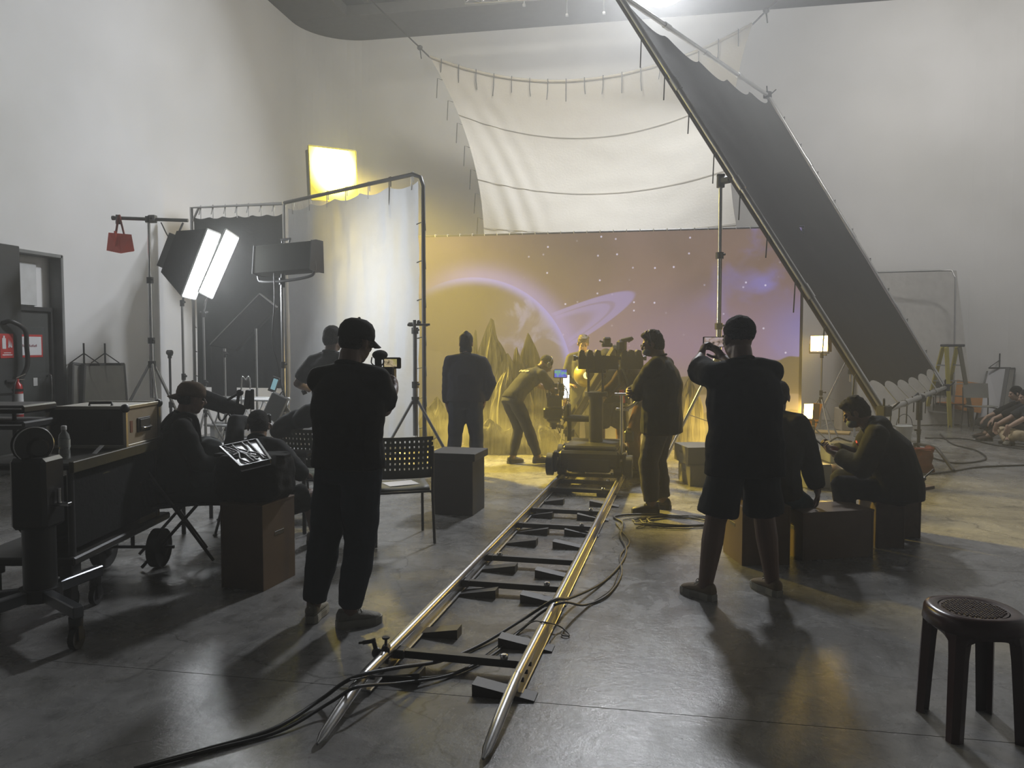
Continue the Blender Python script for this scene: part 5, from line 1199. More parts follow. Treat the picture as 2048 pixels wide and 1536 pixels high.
m = MB(); m.tube([(0.36, -0.36, 0.30), (0.36, -0.36, 1.05)], 0.016, 8); m.tube([(0.28, -0.36, 1.05), (0.46, -0.36, 1.05)], 0.016, 8); part('push_bar', m, ALU, dly, local=True)
m = MB(); m.tube([(0.40, 0.28, 0.42), (0.40, 0.28, 0.60)], 0.03, 8); m.box((0.40, 0.28, 0.50), (0.12, 0.10, 0.14), b=0.02); part('brake_unit', m, DKM, dly, local=True)
# red handled pole on the dolly
m = MB(); p0 = at(1232, 695, 9.3); p1_ = at(1243, 786, 9.35); m.cyl(at(1237, 712, 9.3), at(1300, 900, 9.4), 0.012); m.cyl(at(1247, 812, 9.4), at(1252, 885, 9.5), 0.022); o = part('strut', m, DKM, dly)
m = MB(); m.cyl(at(1243, 780, 9.36), at(1246, 806, 9.36), 0.030, n=10); part('grip', m, REDF, dly, label='red grip')
m = MB(); m.cyl(at(1232, 818, 9.3), at(1258, 820, 9.3), 0.016); m.tube(bez([at(1250, 818, 9.3), at(1264, 812, 9.3), at(1278, 796, 9.3)], 5), 0.02); part('steering_bar', m, ALU, dly)
# jib arm with counterweights and camera
ja, jb = at(1133, 856, 10.75), at(1234, 694, 9.35)
jib = thing('jib_arm', 'olive jib arm on the dolly column, camera slung from its low front end', 'jib arm', ja)
side = (jb - ja).cross(UP).normalized()
m = MB(); m.bar(ja, jb, 0.11, 0.07, b=0.008); part('beam', m, mat('olive_metal', (0.10, 0.09, 0.055), 0.45, 0.4), jib)
m = MB(); up_ = side.cross(jb - ja).normalized(); m.cyl(ja - up_ * 0.10, jb.lerp(ja, .25) - up_ * 0.10, 0.018); part('parallel_rod', m, DKM, jib)
m = MB(); m.bar(ja - UP * 0.08, ja + UP * 0.30, 0.05, 0.08); m.bar(ja, at(1108, 850, 10.7), 0.05, 0.05); m.box(at(1140, 866, 10.7), (0.14, 0.10, 0.10), b=0.01); part('front_bracket', m, BLKM, jib)
m = MB(); a_, b_ = at(1150, 716, 9.2), at(1290, 716, 9.2); m.cyl(a_, b_, 0.022); m.cyl(a_ - RT * 0.02, a_ + RT * 0.01, 0.035); m.cyl(b_ - RT * 0.01, b_ + RT * 0.015, 0.03); part('weight_bar', m, BLKM, jib)
xs = [1160, 1176, 1192, 1207, 1222, 1245, 1259, 1273]
for i, x in enumerate(xs):                        # bottle shaped counterweights
    w_ = (16 if i < 5 else 15) * 9.2 / F_PX * 0.5 * 0.98; c = at(x + 4, 722, 9.2); h = 0.10; poly = [(-w_, -0.095), (w_, -0.095), (w_, 0.05), (w_ * 0.6, 0.075), (w_ * 0.45, 0.125), (-w_ * 0.45, 0.135), (-w_ * 0.75, 0.115), (-w_, 0.05)]
    if i in (3, 4): poly = [(-w_, -0.095), (w_, -0.095), (w_, 0.06), (-w_, 0.07)]
    m = MB(); m.prism([c + RT * a + UP * b - FH * 0.09 for a, b in poly], FH * 0.18); part('counterweight', m, BLKM, jib)
m = MB(); c = at(1214, 690, 9.3); m.box(c, (0.13, 0.06, 0.05), rz=YAW, b=0.01); m.box(c + UP * 0.05, (0.09, 0.06, 0.09), rz=YAW, b=0.015); m.cyl(c + UP * 0.03 - RT * 0.04, c + UP * 0.05 - RT * 0.09, 0.012); part('clamp', m, BLKM, jib)
m = MB(); c = at(1243, 692, 9.25); m.box(c, (0.12, 0.10, 0.15), rz=YAW, b=0.03); m.cyl(c + UP * 0.06, at(1264, 677, 9.2), 0.028); m.cyl(at(1256, 683, 9.22), at(1266, 676, 9.2), 0.018); part('grip_head', m, BLKM, jib)
m = MB(); m.tube(bez([at(1232, 700, 9.25), at(1236, 740, 9.25), at(1240, 770, 9.3)], 5), 0.010); part('safety_cable', m, CABL, jib)
# underslung camera
cc = at(1110, 792, 10.55)
cmr = thing('film_camera', 'rigged black film camera slung low at the end of the jib, with cables and screen', 'film camera', at(1110, 855, 10.55))
m = MB(); m.box(at(1109, 802, 10.55), (0.22, 0.34, 0.16), rz=YAW, b=0.02); m.box(at(1106, 826, 10.5), (0.27, 0.22, 0.15), rz=YAW, b=0.02); part('body', m, BLKM, cmr)
m = MB(); m.cyl(at(1108, 845, 10.5), at(1108, 854, 10.5), 0.06); m.cyl(at(1108, 853, 10.5), at(1108, 858, 10.5), 0.035); m.box(at(1108, 838, 10.5), (0.2, 0.2, 0.08), rz=YAW, b=0.02); part('head_mount', m, BLKM, cmr)
m = MB(); m.cyl(at(1109, 798, 10.7), at(1114, 800, 11.05), 0.06, 0.07, n=14); m.box(at(1114, 800, 11.08), (0.17, 0.06, 0.13), rz=YAW, b=0.01); part('lens', m, BLK, cmr)
g = random.Random(4); m = MB()
for k in range(11): m.box(at(1096 + g.random() * 30, 768 + g.random() * 34, 10.45 - g.random() * 0.08), (0.03 + g.random() * 0.05, 0.05, 0.03 + g.random() * 0.05), rz=YAW + g.uniform(-.3, .3), b=0.006)
part('accessories', m, BLKM, cmr, kind='stuff')
m = MB(); m.tube([at(1098, 800, 10.4), at(1098, 770, 10.4), at(1120, 766, 10.4), at(1122, 800, 10.4)], 0.012, 6); m.cyl(at(1121, 766, 10.4), at(1121, 752, 10.4), 0.010); part('cage', m, BLKM, cmr)
for pts in ([(1116, 762), (1132, 776), (1134, 800), (1126, 822)], [(1106, 764), (1092, 776), (1094, 796)], [(1124, 770), (1138, 790), (1134, 816), (1122, 830)], [(1098, 830), (1118, 842), (1120, 866), (1113, 850)]):
    m = MB(); m.tube(bez([at(a, b, 10.42) for a, b in pts], 6), 0.006, 6); part('cable', m, CABL, cmr)
def screen_tex(name, cols, e=0.8, scale=14):
    mm = bpy.data.materials.new(name); mm.use_nodes = True; nt = mm.node_tree; b = nt.nodes['Principled BSDF']; tc = nd(nt, 'ShaderNodeTexCoord'); no = nd(nt, 'ShaderNodeTexNoise'); no.inputs['Scale'].default_value = scale; no.inputs['Detail'].default_value = 2
    nt.links.new(tc.outputs['Object'], no.inputs[0]); cr = nd(nt, 'ShaderNodeValToRGB'); e_ = cr.color_ramp.elements
    while len(e_) < len(cols): e_.new(0.5)
    for i, c in enumerate(cols): e_[i].position = 0.3 + 0.4 * i / (len(cols) - 1); e_[i].color = tuple(c) + (1,)
    nt.links.new(no.outputs['Fac'], cr.inputs[0]); nt.links.new(cr.outputs[0], b.inputs['Emission Color']); b.inputs['Emission Strength'].default_value = e; b.inputs['Base Color'].default_value = (0.02, 0.02, 0.02, 1); return mm
m = MB(); mc = at(1121, 747, 10.4); m.box(mc, (0.19, 0.03, 0.125), rz=YAW, b=0.008); o = part('monitor', m, BLKM, cmr)
m = MB(); m.box(mc - FH * 0.017, (0.165, 0.006, 0.10), rz=YAW, b=0.001); part('monitor_picture', m, screen_tex('camera_screen', [(0.02, 0.03, 0.5), (0.10, 0.12, 0.8), (0.15, 0.5, 0.25)], 0.8, 22), o)
# gold dish lamp with bright face behind the camera, and a small white softbox
p = at(1172, 750, 10.9)
t = thing('dish_lamp', 'round gold-lined lamp hanging behind the dolly arm', 'studio lamp', p - UP * 0.18)
m = MB(); m.lathe([(0.05, 0.12), (0.12, 0.08), (0.17, 0.0), (0.175, -0.02)], c=p, axis=(-FH), caps=False); part('dish', m, mat('gold_reflector', (0.45, 0.36, 0.08), 0.35, 0.6), t)
m = MB(); m.ell(p + FH * 0.02, (0.05, 0.05, 0.08)); part('bulb', m, glow('bulb_yellow', (1.0, 0.85, 0.25), 2.2), t)
m = MB(); m.tube([p + RT * 0.18, p + RT * 0.2 - UP * 0.2, p + RT * 0.06 - UP * 0.3], 0.012, 6); part('bracket', m, BLKM, t)
q = [at(1126, 797, 11.2), at(1139, 797, 11.2), at(1139, 749, 11.2), at(1126, 749, 11.2)]; c, z, x, y = face_from_px(q)
t = thing('led_panel', 'small white led panel standing behind the film camera', 'studio lamp', flat(c))
part('face', panel_face(c, z, x, y, 0.004, .95), glow('led_white', (0.95, 0.97, 1.0), 3.0), t)
m = MB(); panel_box(m, c, z, x, y, -0.05, 0); part('housing', m, BLKM, t)
tripod(t, flat(c - z * 0.05), c.z - y.length, 0.35, 0.3, 0.012, DKM, hub=0.5, low=0.2)
# stand holding the tilted frame
def big_stand(label, base, h, spread, rz):
    t = thing('frame_stand', label, 'light stand', base, group='stands of the tilted frame'); tripod(t, base, h, spread, rz, 0.030, CHR, hub=1.45, low=0.6, sections=3); return t
b = flat(at(1437, 690, 9.75)); h = hz(362, 9.75)
t = big_stand('tall steel stand holding up the middle of the tilted frame', b, h, 0.72, YAW + R(178))
m = MB(); m.cyl(b + UP * (h - 0.02), b + UP * (h + 0.06), 0.05); m.bar(b + UP * (h), at(1462, 358, 9.6), 0.07, 0.09, b=0.02); m.box(b + UP * (h + 0.07), (0.10, 0.08, 0.03), b=0.01); part('grip_head', m, BLKM, t)
b = flat(at(1703, 690, 12.9)); t = big_stand('steel stand under the far edge of the tilted frame', b, 1.62, 0.72, YAW + R(180))
m = MB(); m.cyl(b + UP * 1.6, b + UP * 1.68, 0.05); part('grip_head', m, BLKM, t)
b = gp(1826, 934); lowh = A0.lerp(A1, 0.45).z
bb = flat(A0.lerp(A1, 0.47)) 
t = thing('low_stand', 'short steel stand with a clamp under the low edge of the tilted frame', 'light stand', bb, group='stands of the tilted frame')
m = MB(); m.cyl(bb + UP * 0.02, bb + UP * (lowh - 0.02), 0.022); part('column', m, DKM, t)
m = MB(); m.cyl(bb + UP * (lowh - 0.32), bb + UP * (lowh - 0.04), 0.042, n=10); m.box(bb + UP * (lowh - 0.02), (0.14, 0.09, 0.10), rz=0.6, b=0.015); m.cyl(bb + UP * (lowh - 0.02) - RT * 0.1, bb + UP * (lowh + 0.06) - RT * 0.02, 0.014); part('clamp_head', m, BLKM, t)
m = MB(); m.cyl(bb + UP * 0.42 - RT * 0.06, bb + UP * 0.42 + RT * 0.03, 0.015); m.cyl(bb + UP * 0.36, bb + UP * 0.42, 0.03); part('collar', m, DKM, t)
d_ = gp(1907, 944) - bb
m = MB(); m.tube(bez([bb + UP * 0.22, bb + d_ * 0.45 + UP * 0.24, bb + d_ * 0.62 + UP * 0.2, bb + d_ + UP * 0.015], 6), 0.022, 8); part('leg', m, DKM, t)
m = MB(); m.tube(bez([bb + UP * 0.22 - RT * 0.07, bb + UP * 0.22, bb - RT * 0.3 + UP * 0.1, bb - RT * 0.55 + FH * 0.2 + UP * 0.012], 6), 0.018, 8); part('leg', m, DKM, t)
m = MB(); m.tube([bb + UP * 0.16, bb + FH * 0.5 + UP * 0.012], 0.018, 8); part('leg', m, DKM, t)
# red sandbag
c = gp(1848, 946); RB_ = cloth('red_sandbag_vinyl', (0.17, 0.055, 0.04))
t = thing('sandbag', 'red sandbag slumped over the leg of the short stand', 'sandbag', c)
m = MB()
def bagf(u, v):
    a = 2 * math.pi * u; w_ = 0.14 + 0.05 * (1 - v) - 0.01 * math.sin(5 * a) * v; d2 = 0.11 + 0.05 * (1 - v)
    p = c + RT * (w_ * math.copysign(abs(math.cos(a)) ** .6, math.cos(a)) + 0.05 * (1 - v) * -1) + FH * (d2 * math.copysign(abs(math.sin(a)) ** .6, math.sin(a)) + 0.1) + UP * (0.01 + 0.29 * v)
    return p + RT * (0.05 * noise.noise(V((math.cos(a) * 2, math.sin(a) * 2, v * 3))) + .05 * (1 - v) * math.sin(3 * a)) - FH * 0.05 * noise.noise(V((math.cos(a) * 3, math.sin(a) * 3, v * 4 + 3))) + UP * .03 * math.sin(2 * a + 1) * v
m.grid(bagf, 40, 14); top_ = [bagf(i / 40, 1) for i in range(40)]; m.add(top_, [tuple(range(40))]); part('bag', m, RB_, t)
m = MB(); m.bar(c + UP * 0.305 + FH * 0.02 - RT * 0.12, c + UP * 0.305 + FH * 0.02 + RT * 0.10, 0.06, 0.015); part('strap', m, mat('dark_red_strap', (0.2, 0.03, 0.02)), t)
# tripod by the diffusion frame
b = flat(at(830, 690, 9.7)); h = hz(655, 9.7)
t = thing('clamp_stand', 'grey stand with knuckle clamps in front of the white diffusion cloth', 'light stand', b)
tripod(t, b, h, 0.62, YAW + R(-25), 0.026, GRYM, hub=hz(800, 9.7), low=0.3, sections=2)
for (px, py, w_, hh) in ((822, 649, .075, .05), (838, 646, .05, .07), (851, 650, .07, .035)):
    m = MB(); m.box(at(px, py, 9.65), (w_, 0.09, hh), rz=YAW, b=0.015); part('clamp', m, BLKM, t)
m = MB(); m.cyl(at(815, 650, 9.6), at(860, 649, 9.6), 0.014); m.cyl(at(829, 640, 9.6), at(829, 660, 9.6), 0.02); part('spigot', m, DKM, t)
# spare stands at the left
b = flat(at(339, 690, 10.6))
t = thing('short_stand', 'short steel spare stand behind the person in the brown cap', 'light stand', b); tripod(t, b, hz(705, 10.6), 0.4, 0.9, 0.016, DKM, hub=0.6, sections=2)
m = MB(); m.box(b + UP * hz(705, 10.6), (0.10, 0.06, 0.07), b=0.02); part('knuckle', m, DKM, t)
b = flat(at(449, 690, 10.4))
t = thing('slim_stand', 'slim chrome stand in front of the leaning dark flag', 'light stand', b); tripod(t, b, hz(703, 10.4), 0.4, 0.3, 0.014, CHR, hub=0.5, sections=2)
m = MB(); m.cyl(b + UP * hz(703, 10.4), b + UP * hz(697, 10.4), 0.02); part('spigot', m, CHR, t)
# leaning dark flag with a hanging drape
t = thing('dark_flag', 'dark rectangular flag tilted on a stand before the dark solid frame', 'flag', flat(at(470, 690, 11.2)))
q = [at(420, 690, 11.2), at(470, 700, 10.95), at(554, 614, 10.95), at(520, 587, 11.2)]
m = MB(); nn = (q[1] - q[0]).cross(q[3] - q[0]).normalized(); m.prism(q, nn * -0.05); part('board', m, cloth('flag_black', (0.035, 0.035, 0.032)), t)
m = MB(); m.bar(q[3], q[2], 0.03, 0.02); m.bar(q[0], q[3], 0.03, 0.02); part('rim', m, ALU, t)
m = MB(); a_, b_ = q[0] - nn * 0.02, q[1] - nn * 0.02
m.grid(lambda u, v: a_.lerp(b_, u) - UP * (0.95 * v) + FH * (0.03 * math.sin(9 * u) * v), 12, 10, thick=0.006); part('drape', m, cloth('drape_grey', (0.055, 0.056, 0.054)), t)
m = MB(); k = (q[1] + q[2]) / 2; m.tube([flat(k), k], 0.016, 8); m.tube([flat(k) + RT * .3, flat(k) + UP * .5], 0.012, 6); m.tube([flat(k) - RT * .3, flat(k) + UP * .5], 0.012, 6); m.tube([flat(k) + FH * .3, flat(k) + UP * .5], 0.012, 6); part('stand', m, CHR, t)
# white lattice truss lying behind
t = thing('lattice_truss', 'white lattice truss section lying on supports behind the seated people', 'truss', flat(at(450, 690, 10.0)))
ta, tb = at(392, 0, 10.2), at(556, 0, 9.9)
def tp(s_, z): p = ta.lerp(tb, s_); p.z = z; return p
for z in (0.55, 0.90):
    for d_ in (0, 0.28): m = MB(); m.cyl(tp(0, z) + FH * d_, tp(1, z) + FH * d_, 0.02, n=8); part('chord', m, WHT, t)
for i in range(8):
    m = MB(); z0, z1 = (0.55, 0.90) if i % 2 else (0.90, 0.55); m.cyl(tp(i / 8, z0), tp((i + 1) / 8, z1), 0.012, n=6); m.cyl(tp(i / 8, z0) + FH * .28, tp((i + 1) / 8, z1) + FH * .28, 0.012, n=6); m.cyl(tp(i / 8, z0), tp(i / 8, z0) + FH * .28, 0.012, n=6); part('lattice', m, WHT, t)
for s_ in (0.1, 0.9): m = MB(); m.bar(tp(s_, 0.27), tp(s_, 0.27) + FH * .28, 0.06, 0.53); m.box(tp(s_, 0.02) + FH * .14, (0.3, 0.3, 0.04)); part('support', m, WHT, t)
t = thing('hand_trolley', 'small chrome trolley handle standing behind the monitor arm', 'trolley', flat(at(490, 690, 9.6)))
b = flat(at(490, 690, 9.6)); m = MB(); m.tube(bez([b - RT * .055 + UP * .05, b - RT * .055 + UP * (hz(764, 9.6) - .03), b + UP * hz(760, 9.6), b + RT * .055 + UP * (hz(764, 9.6) - .03), b + RT * .055 + UP * .05], 5), 0.010, 8); part('handle', m, CHR, t)
m = MB(); m.box(b + UP * 0.25, (0.36, 0.3, 0.42), rz=YAW, b=0.03); part('case', m, DKM, t)
for s_ in (-1, 1): m = MB(); m.cyl(b + RT * (.14 * s_) + UP * .04 - RT * .015, b + RT * (.14 * s_) + UP * .04 + RT * .015, 0.04, n=12); part('wheel', m, RUB, t)
t = solo('power_box', MB().box(gp(434, 890), (0.30, 0.16, 0.07), rz=YAW + .1, b=0.01), BLK, 'small black power box with two plugs on the floor behind the seated people', 'power box')
for s_ in (-1, 1): m = MB(); m.box(gp(434, 890) + RT * (.07 * s_) + UP * .09, (0.07, 0.07, 0.12), rz=YAW, b=0.01); part('plug', m, BLK, t)

# ------------------------------------------------------------------ equipment cart at the left with its load
BOARD = mat('black_laminate', (0.020, 0.019, 0.016), 0.5, var=0.3)
cart = thing('equipment_cart', 'black two-shelf equipment cart on big wheels at the left, loaded with cases', 'cart', cp(-2.88, 5.05))
ZT, ZL = 0.915, 0.36
def cb(m, r0, r1, f0, f1, z0, z1, b=0.01): m.box(cp((r0 + r1) / 2, (f0 + f1) / 2, (z0 + z1) / 2), (abs(r1 - r0), abs(f1 - f0), z1 - z0), rz=YAW, b=b); return m
part('top_shelf', cb(MB(), -3.2, -2.56, 4.45, 5.60, ZT - 0.04, ZT), BOARD, cart)
part('lower_shelf', cb(MB(), -3.2, -2.56, 4.45, 5.72, ZL - 0.05, ZL), BOARD, cart)
m = MB(); cb(m, -2.575, -2.545, 4.44, 5.62, ZT - 0.055, ZT + 0.012, 0.004); cb(m, -3.2, -2.56, 5.60, 5.63, ZT - 0.05, ZT + .01, .004); part('edge_strip', m, mat('worn_yellow_edge', (0.045, 0.038, 0.015), 0.5, var=0.6, scale=20), cart)
for r_, f_ in ((-2.60, 4.50), (-3.16, 4.50), (-2.60, 5.55), (-3.16, 5.55)): m = MB(); m.cyl(cp(r_, f_, ZL - .02), cp(r_, f_, ZT - .02), 0.020, n=10); part('post', m, DKM, cart)
m = MB(); cb(m, -2.60, -2.585, 4.50, 5.55, 0.40, ZT - .06, .003); part('canvas_side', m, BFAB, cart)
m = MB(); m.cyl(cp(-3.2, 5.52, 0.145), cp(-2.45, 5.52, 0.145), 0.012); part('axle', m, DKM, cart)
for r_ in (-2.56, -2.96): 
    m = MB(); c = cp(r_, 5.52, 0.14); m.cyl(c - RT * 0.035, c + RT * 0.035, 0.138, n=28); m.lathe([(0.05, 0.036), (0.06, 0.045), (0.02, 0.05)], c=c, axis=RT, n=16); m.lathe([(0.05, 0.036), (0.06, 0.045), (0.02, 0.05)], c=c, axis=-RT, n=16); part('wheel', m, RUB, cart)
m = MB(); m.cyl(cp(-2.75, 5.52, .145), cp(-2.75, 5.52, .32), 0.014); part('axle_bracket', m, DKM, cart)
for r_ in (-2.66, -3.12):
    m = MB(); c = cp(r_, 4.56, 0.075); m.cyl(c - RT * 0.02, c + RT * 0.02, 0.072, n=18); part('caster_wheel', m, RUB, cart)
    m = MB(); m.bar(c + RT * .03, c + RT * .03 + UP * .16, .06, .006); m.bar(c - RT * .03, c - RT * .03 + UP * .16, .06, .006); m.box(c + UP * .20, (.10, .10, .09), rz=YAW); part('caster_fork', m, DKM, cart)
# flight case
t = thing('flight_case', 'aluminium-edged flight case with a tan end panel on the cart', 'flight case', cp(-2.82, 5.33, ZT + .002))
r0, r1, f0, f1, z0, z1 = -3.08, -2.57, 5.10, 5.58, ZT + 0.002, 1.195
part('shell', cb(MB(), r0, r1 - .004, f0, f1, z0, z1 - .01, .012), mat('dark_case_panel', (0.042, 0.040, 0.034), 0.5), t)
part('end_panel', cb(MB(), r1 - .006, r1 + .002, f0 + .02, f1 - .02, z0 + .02, z1 - .02, .002), mat('tan_laminate', (0.27, 0.22, 0.15), 0.6, var=.2), t)
part('lid_top', cb(MB(), r0 + .01, r1 - .01, f0 + .01, f1 - .01, z1 - .014, z1 - .002, .003), mat('pale_case_top', (0.40, 0.38, 0.33), 0.5), t)
ES = mat('case_edge_aluminium', (0.40, 0.38, 0.32), 0.4, .8)
for a, b_ in (((r0, f0), (r1, f0)), ((r1, f0), (r1, f1)), ((r0, f1), (r1, f1))):
    for z in (z0 + .012, z1 - .006): m = MB(); m.bar(cp(*a, z), cp(*b_, z), .024, .024); part('edge', m, ES, t)
for r_, f_ in ((r0, f0), (r1, f0), (r1, f1)):
    m = MB(); m.bar(cp(r_, f_, z0), cp(r_, f_, z1), .024, .024); part('edge', m, ES, t)
    m = MB(); m.ell(cp(r_, f_, z1 - .01), (.03, .03, .03), n=10, m=8); part('corner_cap', m, DKM, t)
m = MB(); cb(m, r1, r1 + .012, f0 + .15, f0 + .33, z0 + .09, z0 + .19, .004); cb(m, r1 + .012, r1 + .02, f0 + .17, f0 + .31, z0 + .10, z0 + .18, .003); part('handle_dish', m, DKM, t)
m = MB(); m.tube(bez([cp(r1 + .02, f0 + .18, z0 + .125), cp(r1 + .035, f0 + .19, z0 + .12), cp(r1 + .035, f0 + .29, z0 + .12), cp(r1 + .02, f0 + .30, z0 + .125)], 5), .008, 6); part('handle', m, CHR, t)
part('paper_strip', cb(MB(), r1 + .001, r1 + .005, f0 + .055, f0 + .09, z0 + .10, z0 + .18, .001), mat('rust_label', (0.16, 0.055, 0.02), .7), t)
m = MB(); cb(m, r0 + .12, r0 + .16, f0 - .012, f0, z0 + .12, z0 + .20, .003); part('latch', m, DKM, t)
m = MB(); cb(m, r0 + .36, r0 + .40, f0 - .012, f0, z0 + .12, z0 + .20, .003); part('latch', m, DKM, t)
m = MB(); m.tube([cp(r0 + .22, f0 + .10, z1), cp(r0 + .22, f0 + .10, z1 + .02), cp(r0 + .36, f0 + .12, z1 + .02), cp(r0 + .36, f0 + .12, z1)], .010, 6); part('top_handle', m, BLK, t)
# water bottle
b = cp(-2.70, 4.62, ZT + .002)
t = thing('water_bottle', 'clear plastic water bottle half full on the front of the cart', 'bottle', b)
PET = mat('clear_plastic', (0.75, 0.80, 0.78), 0.08, **{'Transmission Weight': 0.75, 'IOR': 1.3, 'Alpha': 0.75})
m = MB(); m.lathe([(0.026, 0), (0.032, 0.006), (0.032, 0.05), (0.029, 0.06), (0.032, 0.07), (0.032, 0.125), (0.028, 0.15), (0.014, 0.168), (0.013, 0.18)], n=18); part('body', m, PET, t, local=True)
m = MB(); m.lathe([(0.015, 0.178), (0.0155, 0.2), (0.012, 0.203)], n=14); part('cap', m, WHT, t, local=True)
m = MB(); m.lathe([(0.0328, 0.075), (0.0328, 0.12)], n=18, caps=False); part('paper_label', m, mat('pale_label', (.3, .32, .3), .6), t, local=True)
# white tag and tape roll
t = solo('paper_tag', MB().bar(cp(-2.62, 4.80, ZT + .01), cp(-2.60, 4.86, ZT + .055), .035, .003), PAP, 'small white paper tag standing on the cart edge', 'tag')
t = thing('work_bag', 'soft black bag with a khaki flap filling the cart under its top shelf', 'bag', cp(-2.85, 4.95, ZL))
m = MB(); m.ell(cp(-2.86, 4.90, ZL + .20), (.26, .36, .205), Matrix.Rotation(YAW, 3, 'Z'), 20, 14); part('body', fuse(m, .015, 2, 0, .008, 9, 3, 'body'), BFAB, t)
m = MB(); m.tube(bez([cp(-2.64, 4.75, ZL + .30), cp(-2.60, 4.8, ZL + .42), cp(-2.60, 4.95, ZL + .42), cp(-2.64, 5.02, ZL + .30)], 6), .012, 6); part('strap', m, cloth('khaki_strap', (0.07, 0.06, 0.025)), t)
t = thing('carton', 'brown cardboard carton on the lower shelf of the cart', 'carton', cp(-2.72, 5.42, ZL))
part('box', cb(MB(), -2.86, -2.585, 5.30, 5.60, ZL + .001, ZL + .30, .004), mat('brown_cardboard', (0.11, 0.085, 0.05), .85), t)
part('tape', cb(MB(), -2.74, -2.70, 5.295, 5.605, ZL + .298, ZL + .304, .001), mat('packing_tape', (.16, .12, .06), .4), t)
# rolling column stand in front of the cart
c = cp(-2.67, 4.30)
t = thing('rolling_stand', 'black rolling stand with a thick column and crossed steel feet on casters', 'rolling stand', c)
m = MB(); m.cyl(c + UP * .19, c + UP * .60, .085, n=18); m.cyl(c + UP * .17, c + UP * .24, .11, n=18); m.box(c + UP * .78, (.2, .2, .40), rz=YAW, b=.02); part('column', m, BLKM, t)
for r_, f_, ln in ((-2.27, 3.97, 1), (-2.57, 4.74, 1), (-3.12, 4.10, 1), (-2.85, 3.80, 1)):
    e = cp(r_, f_, .205); m = MB(); m.bar(c + UP * .205, e, .055, .065, b=.006); part('foot', m, mat('steel_foot', (.10, .105, .115), .3, .7), t)
    k = e - (e - c - UP * .205).normalized() * .04; k.z = 0
    m = MB(); m.cyl(k + UP * .06 - RT * .016, k + UP * .06 + RT * .016, .058, n=18); part('caster_wheel', m, RUB, t)
    m = MB()
    for s_ in (-1, 1): m.bar(k + RT * (.026 * s_) + UP * .05, k + RT * (.022 * s_) + UP * .14, .05, .006)
    m.cyl(k + UP * .13, k + UP * .175, .035); part('caster_fork', m, BLKM, t)
m = MB(); m.cyl(c + UP * .98, c + UP * 1.06, .02); part('top_pin', m, CHR, t)
m = MB(); m.cyl(c + UP * .70 + RT * .12, c + UP * .80 + RT * .12, .012); m.bar(c + RT * .1 + UP * .71, c + RT * .18 + UP * .71, .04, .02); part('lock_lever', m, CHR, t)
k = c + UP * .90 - FH * .14
m = MB(); m.lathe([(.045, -.04), (.06, -.03), (.06, .03), (.045, .04)], c=c + UP * 1.03, axis=RT * .8 - FH * .6, n=20); part('reel_hub', m, BLKM, t)
r_ = thing('cable_reel', 'round black cable reel with a shiny rim on top of the rolling stand', 'cable reel', c + UP * .94)
ax = (RT * .75 - FH * .66).normalized(); kc_ = c + UP * 1.05 + ax * .02 - RT * .03
m = MB(); m.lathe([(.095, -.03), (.10, -.026), (.10, -.022), (.05, -.02), (.05, .02), (.10, .022), (.10, .026), (.095, .03)], c=kc_, axis=ax, n=28); part('drum', m, BLK, r_)
m = MB(); m.lathe([(.098, .026), (.102, .029), (.102, .033), (.097, .033)], c=kc_, axis=ax, n=32, caps=False); part('rim', m, CHR, r_)
m = MB()
for i in range(4): m.tube([kc_ + ax.orthogonal().normalized() * (.056 + .001 * i) * math.cos(a) + ax.cross(ax.orthogonal().normalized()) * (.056 + .003 * i) * math.sin(a) + ax * (-.018 + .012 * i) for a in [k * math.pi / 10 for k in range(20)]], .007, 6, closed=True)
part('wound_cable', m, CABL, r_)
# flat black cases at the far left above the stand
for i, (z, lab) in enumerate(((1.215, 'flat black stand case lying on top at the far left edge'), (1.115, 'grey metal clad tray under the flat black case at the far left'))):
    t = thing('stand_case', lab, 'case', cp(-3.25, 4.85, z - .03))
    part('body', cb(MB(), -3.62, -2.99 , 4.70, 5.05, z - .03, z + .02, .01), BLKM if i == 0 else DKM, t)
    part('edge', cb(MB(), -3.60, -3.0, 4.69, 4.702, z - .004, z + .004, .001), CHR, t)
    for r_ in (-3.5, -3.12): part('leg', cb(MB(), r_ - .01, r_ + .01, 4.80, 4.82, ZT if i else 1.135, z - .03, .003), DKM, t)
# table by the seated people
t = thing('low_table', 'low black table behind the seated people, strewn with papers', 'table', cp(-2.2, 6.75))
part('table_top', cb(MB(), -2.85, -1.72, 6.45, 7.15, .66, .70), BOARD, t)
for r_, f_ in ((-2.8, 6.5), (-1.77, 6.5), (-2.8, 7.1), (-1.77, 7.1)): m = MB(); m.cyl(cp(r_, f_, 0), cp(r_, f_, .66), .018, n=8); part('leg', m, DKM, t)
for i, (r_, f_, a) in enumerate(((-1.95, 6.75, .3), (-2.3, 6.9, -.2))):
    solo('paper', MB().box(cp(r_, f_, .7035), (.30, .21, .003), rz=YAW + a, b=.0005), PAP, ('white paper lying on the low black table, right end', 'white paper lying in the middle of the low black table')[i], 'paper')
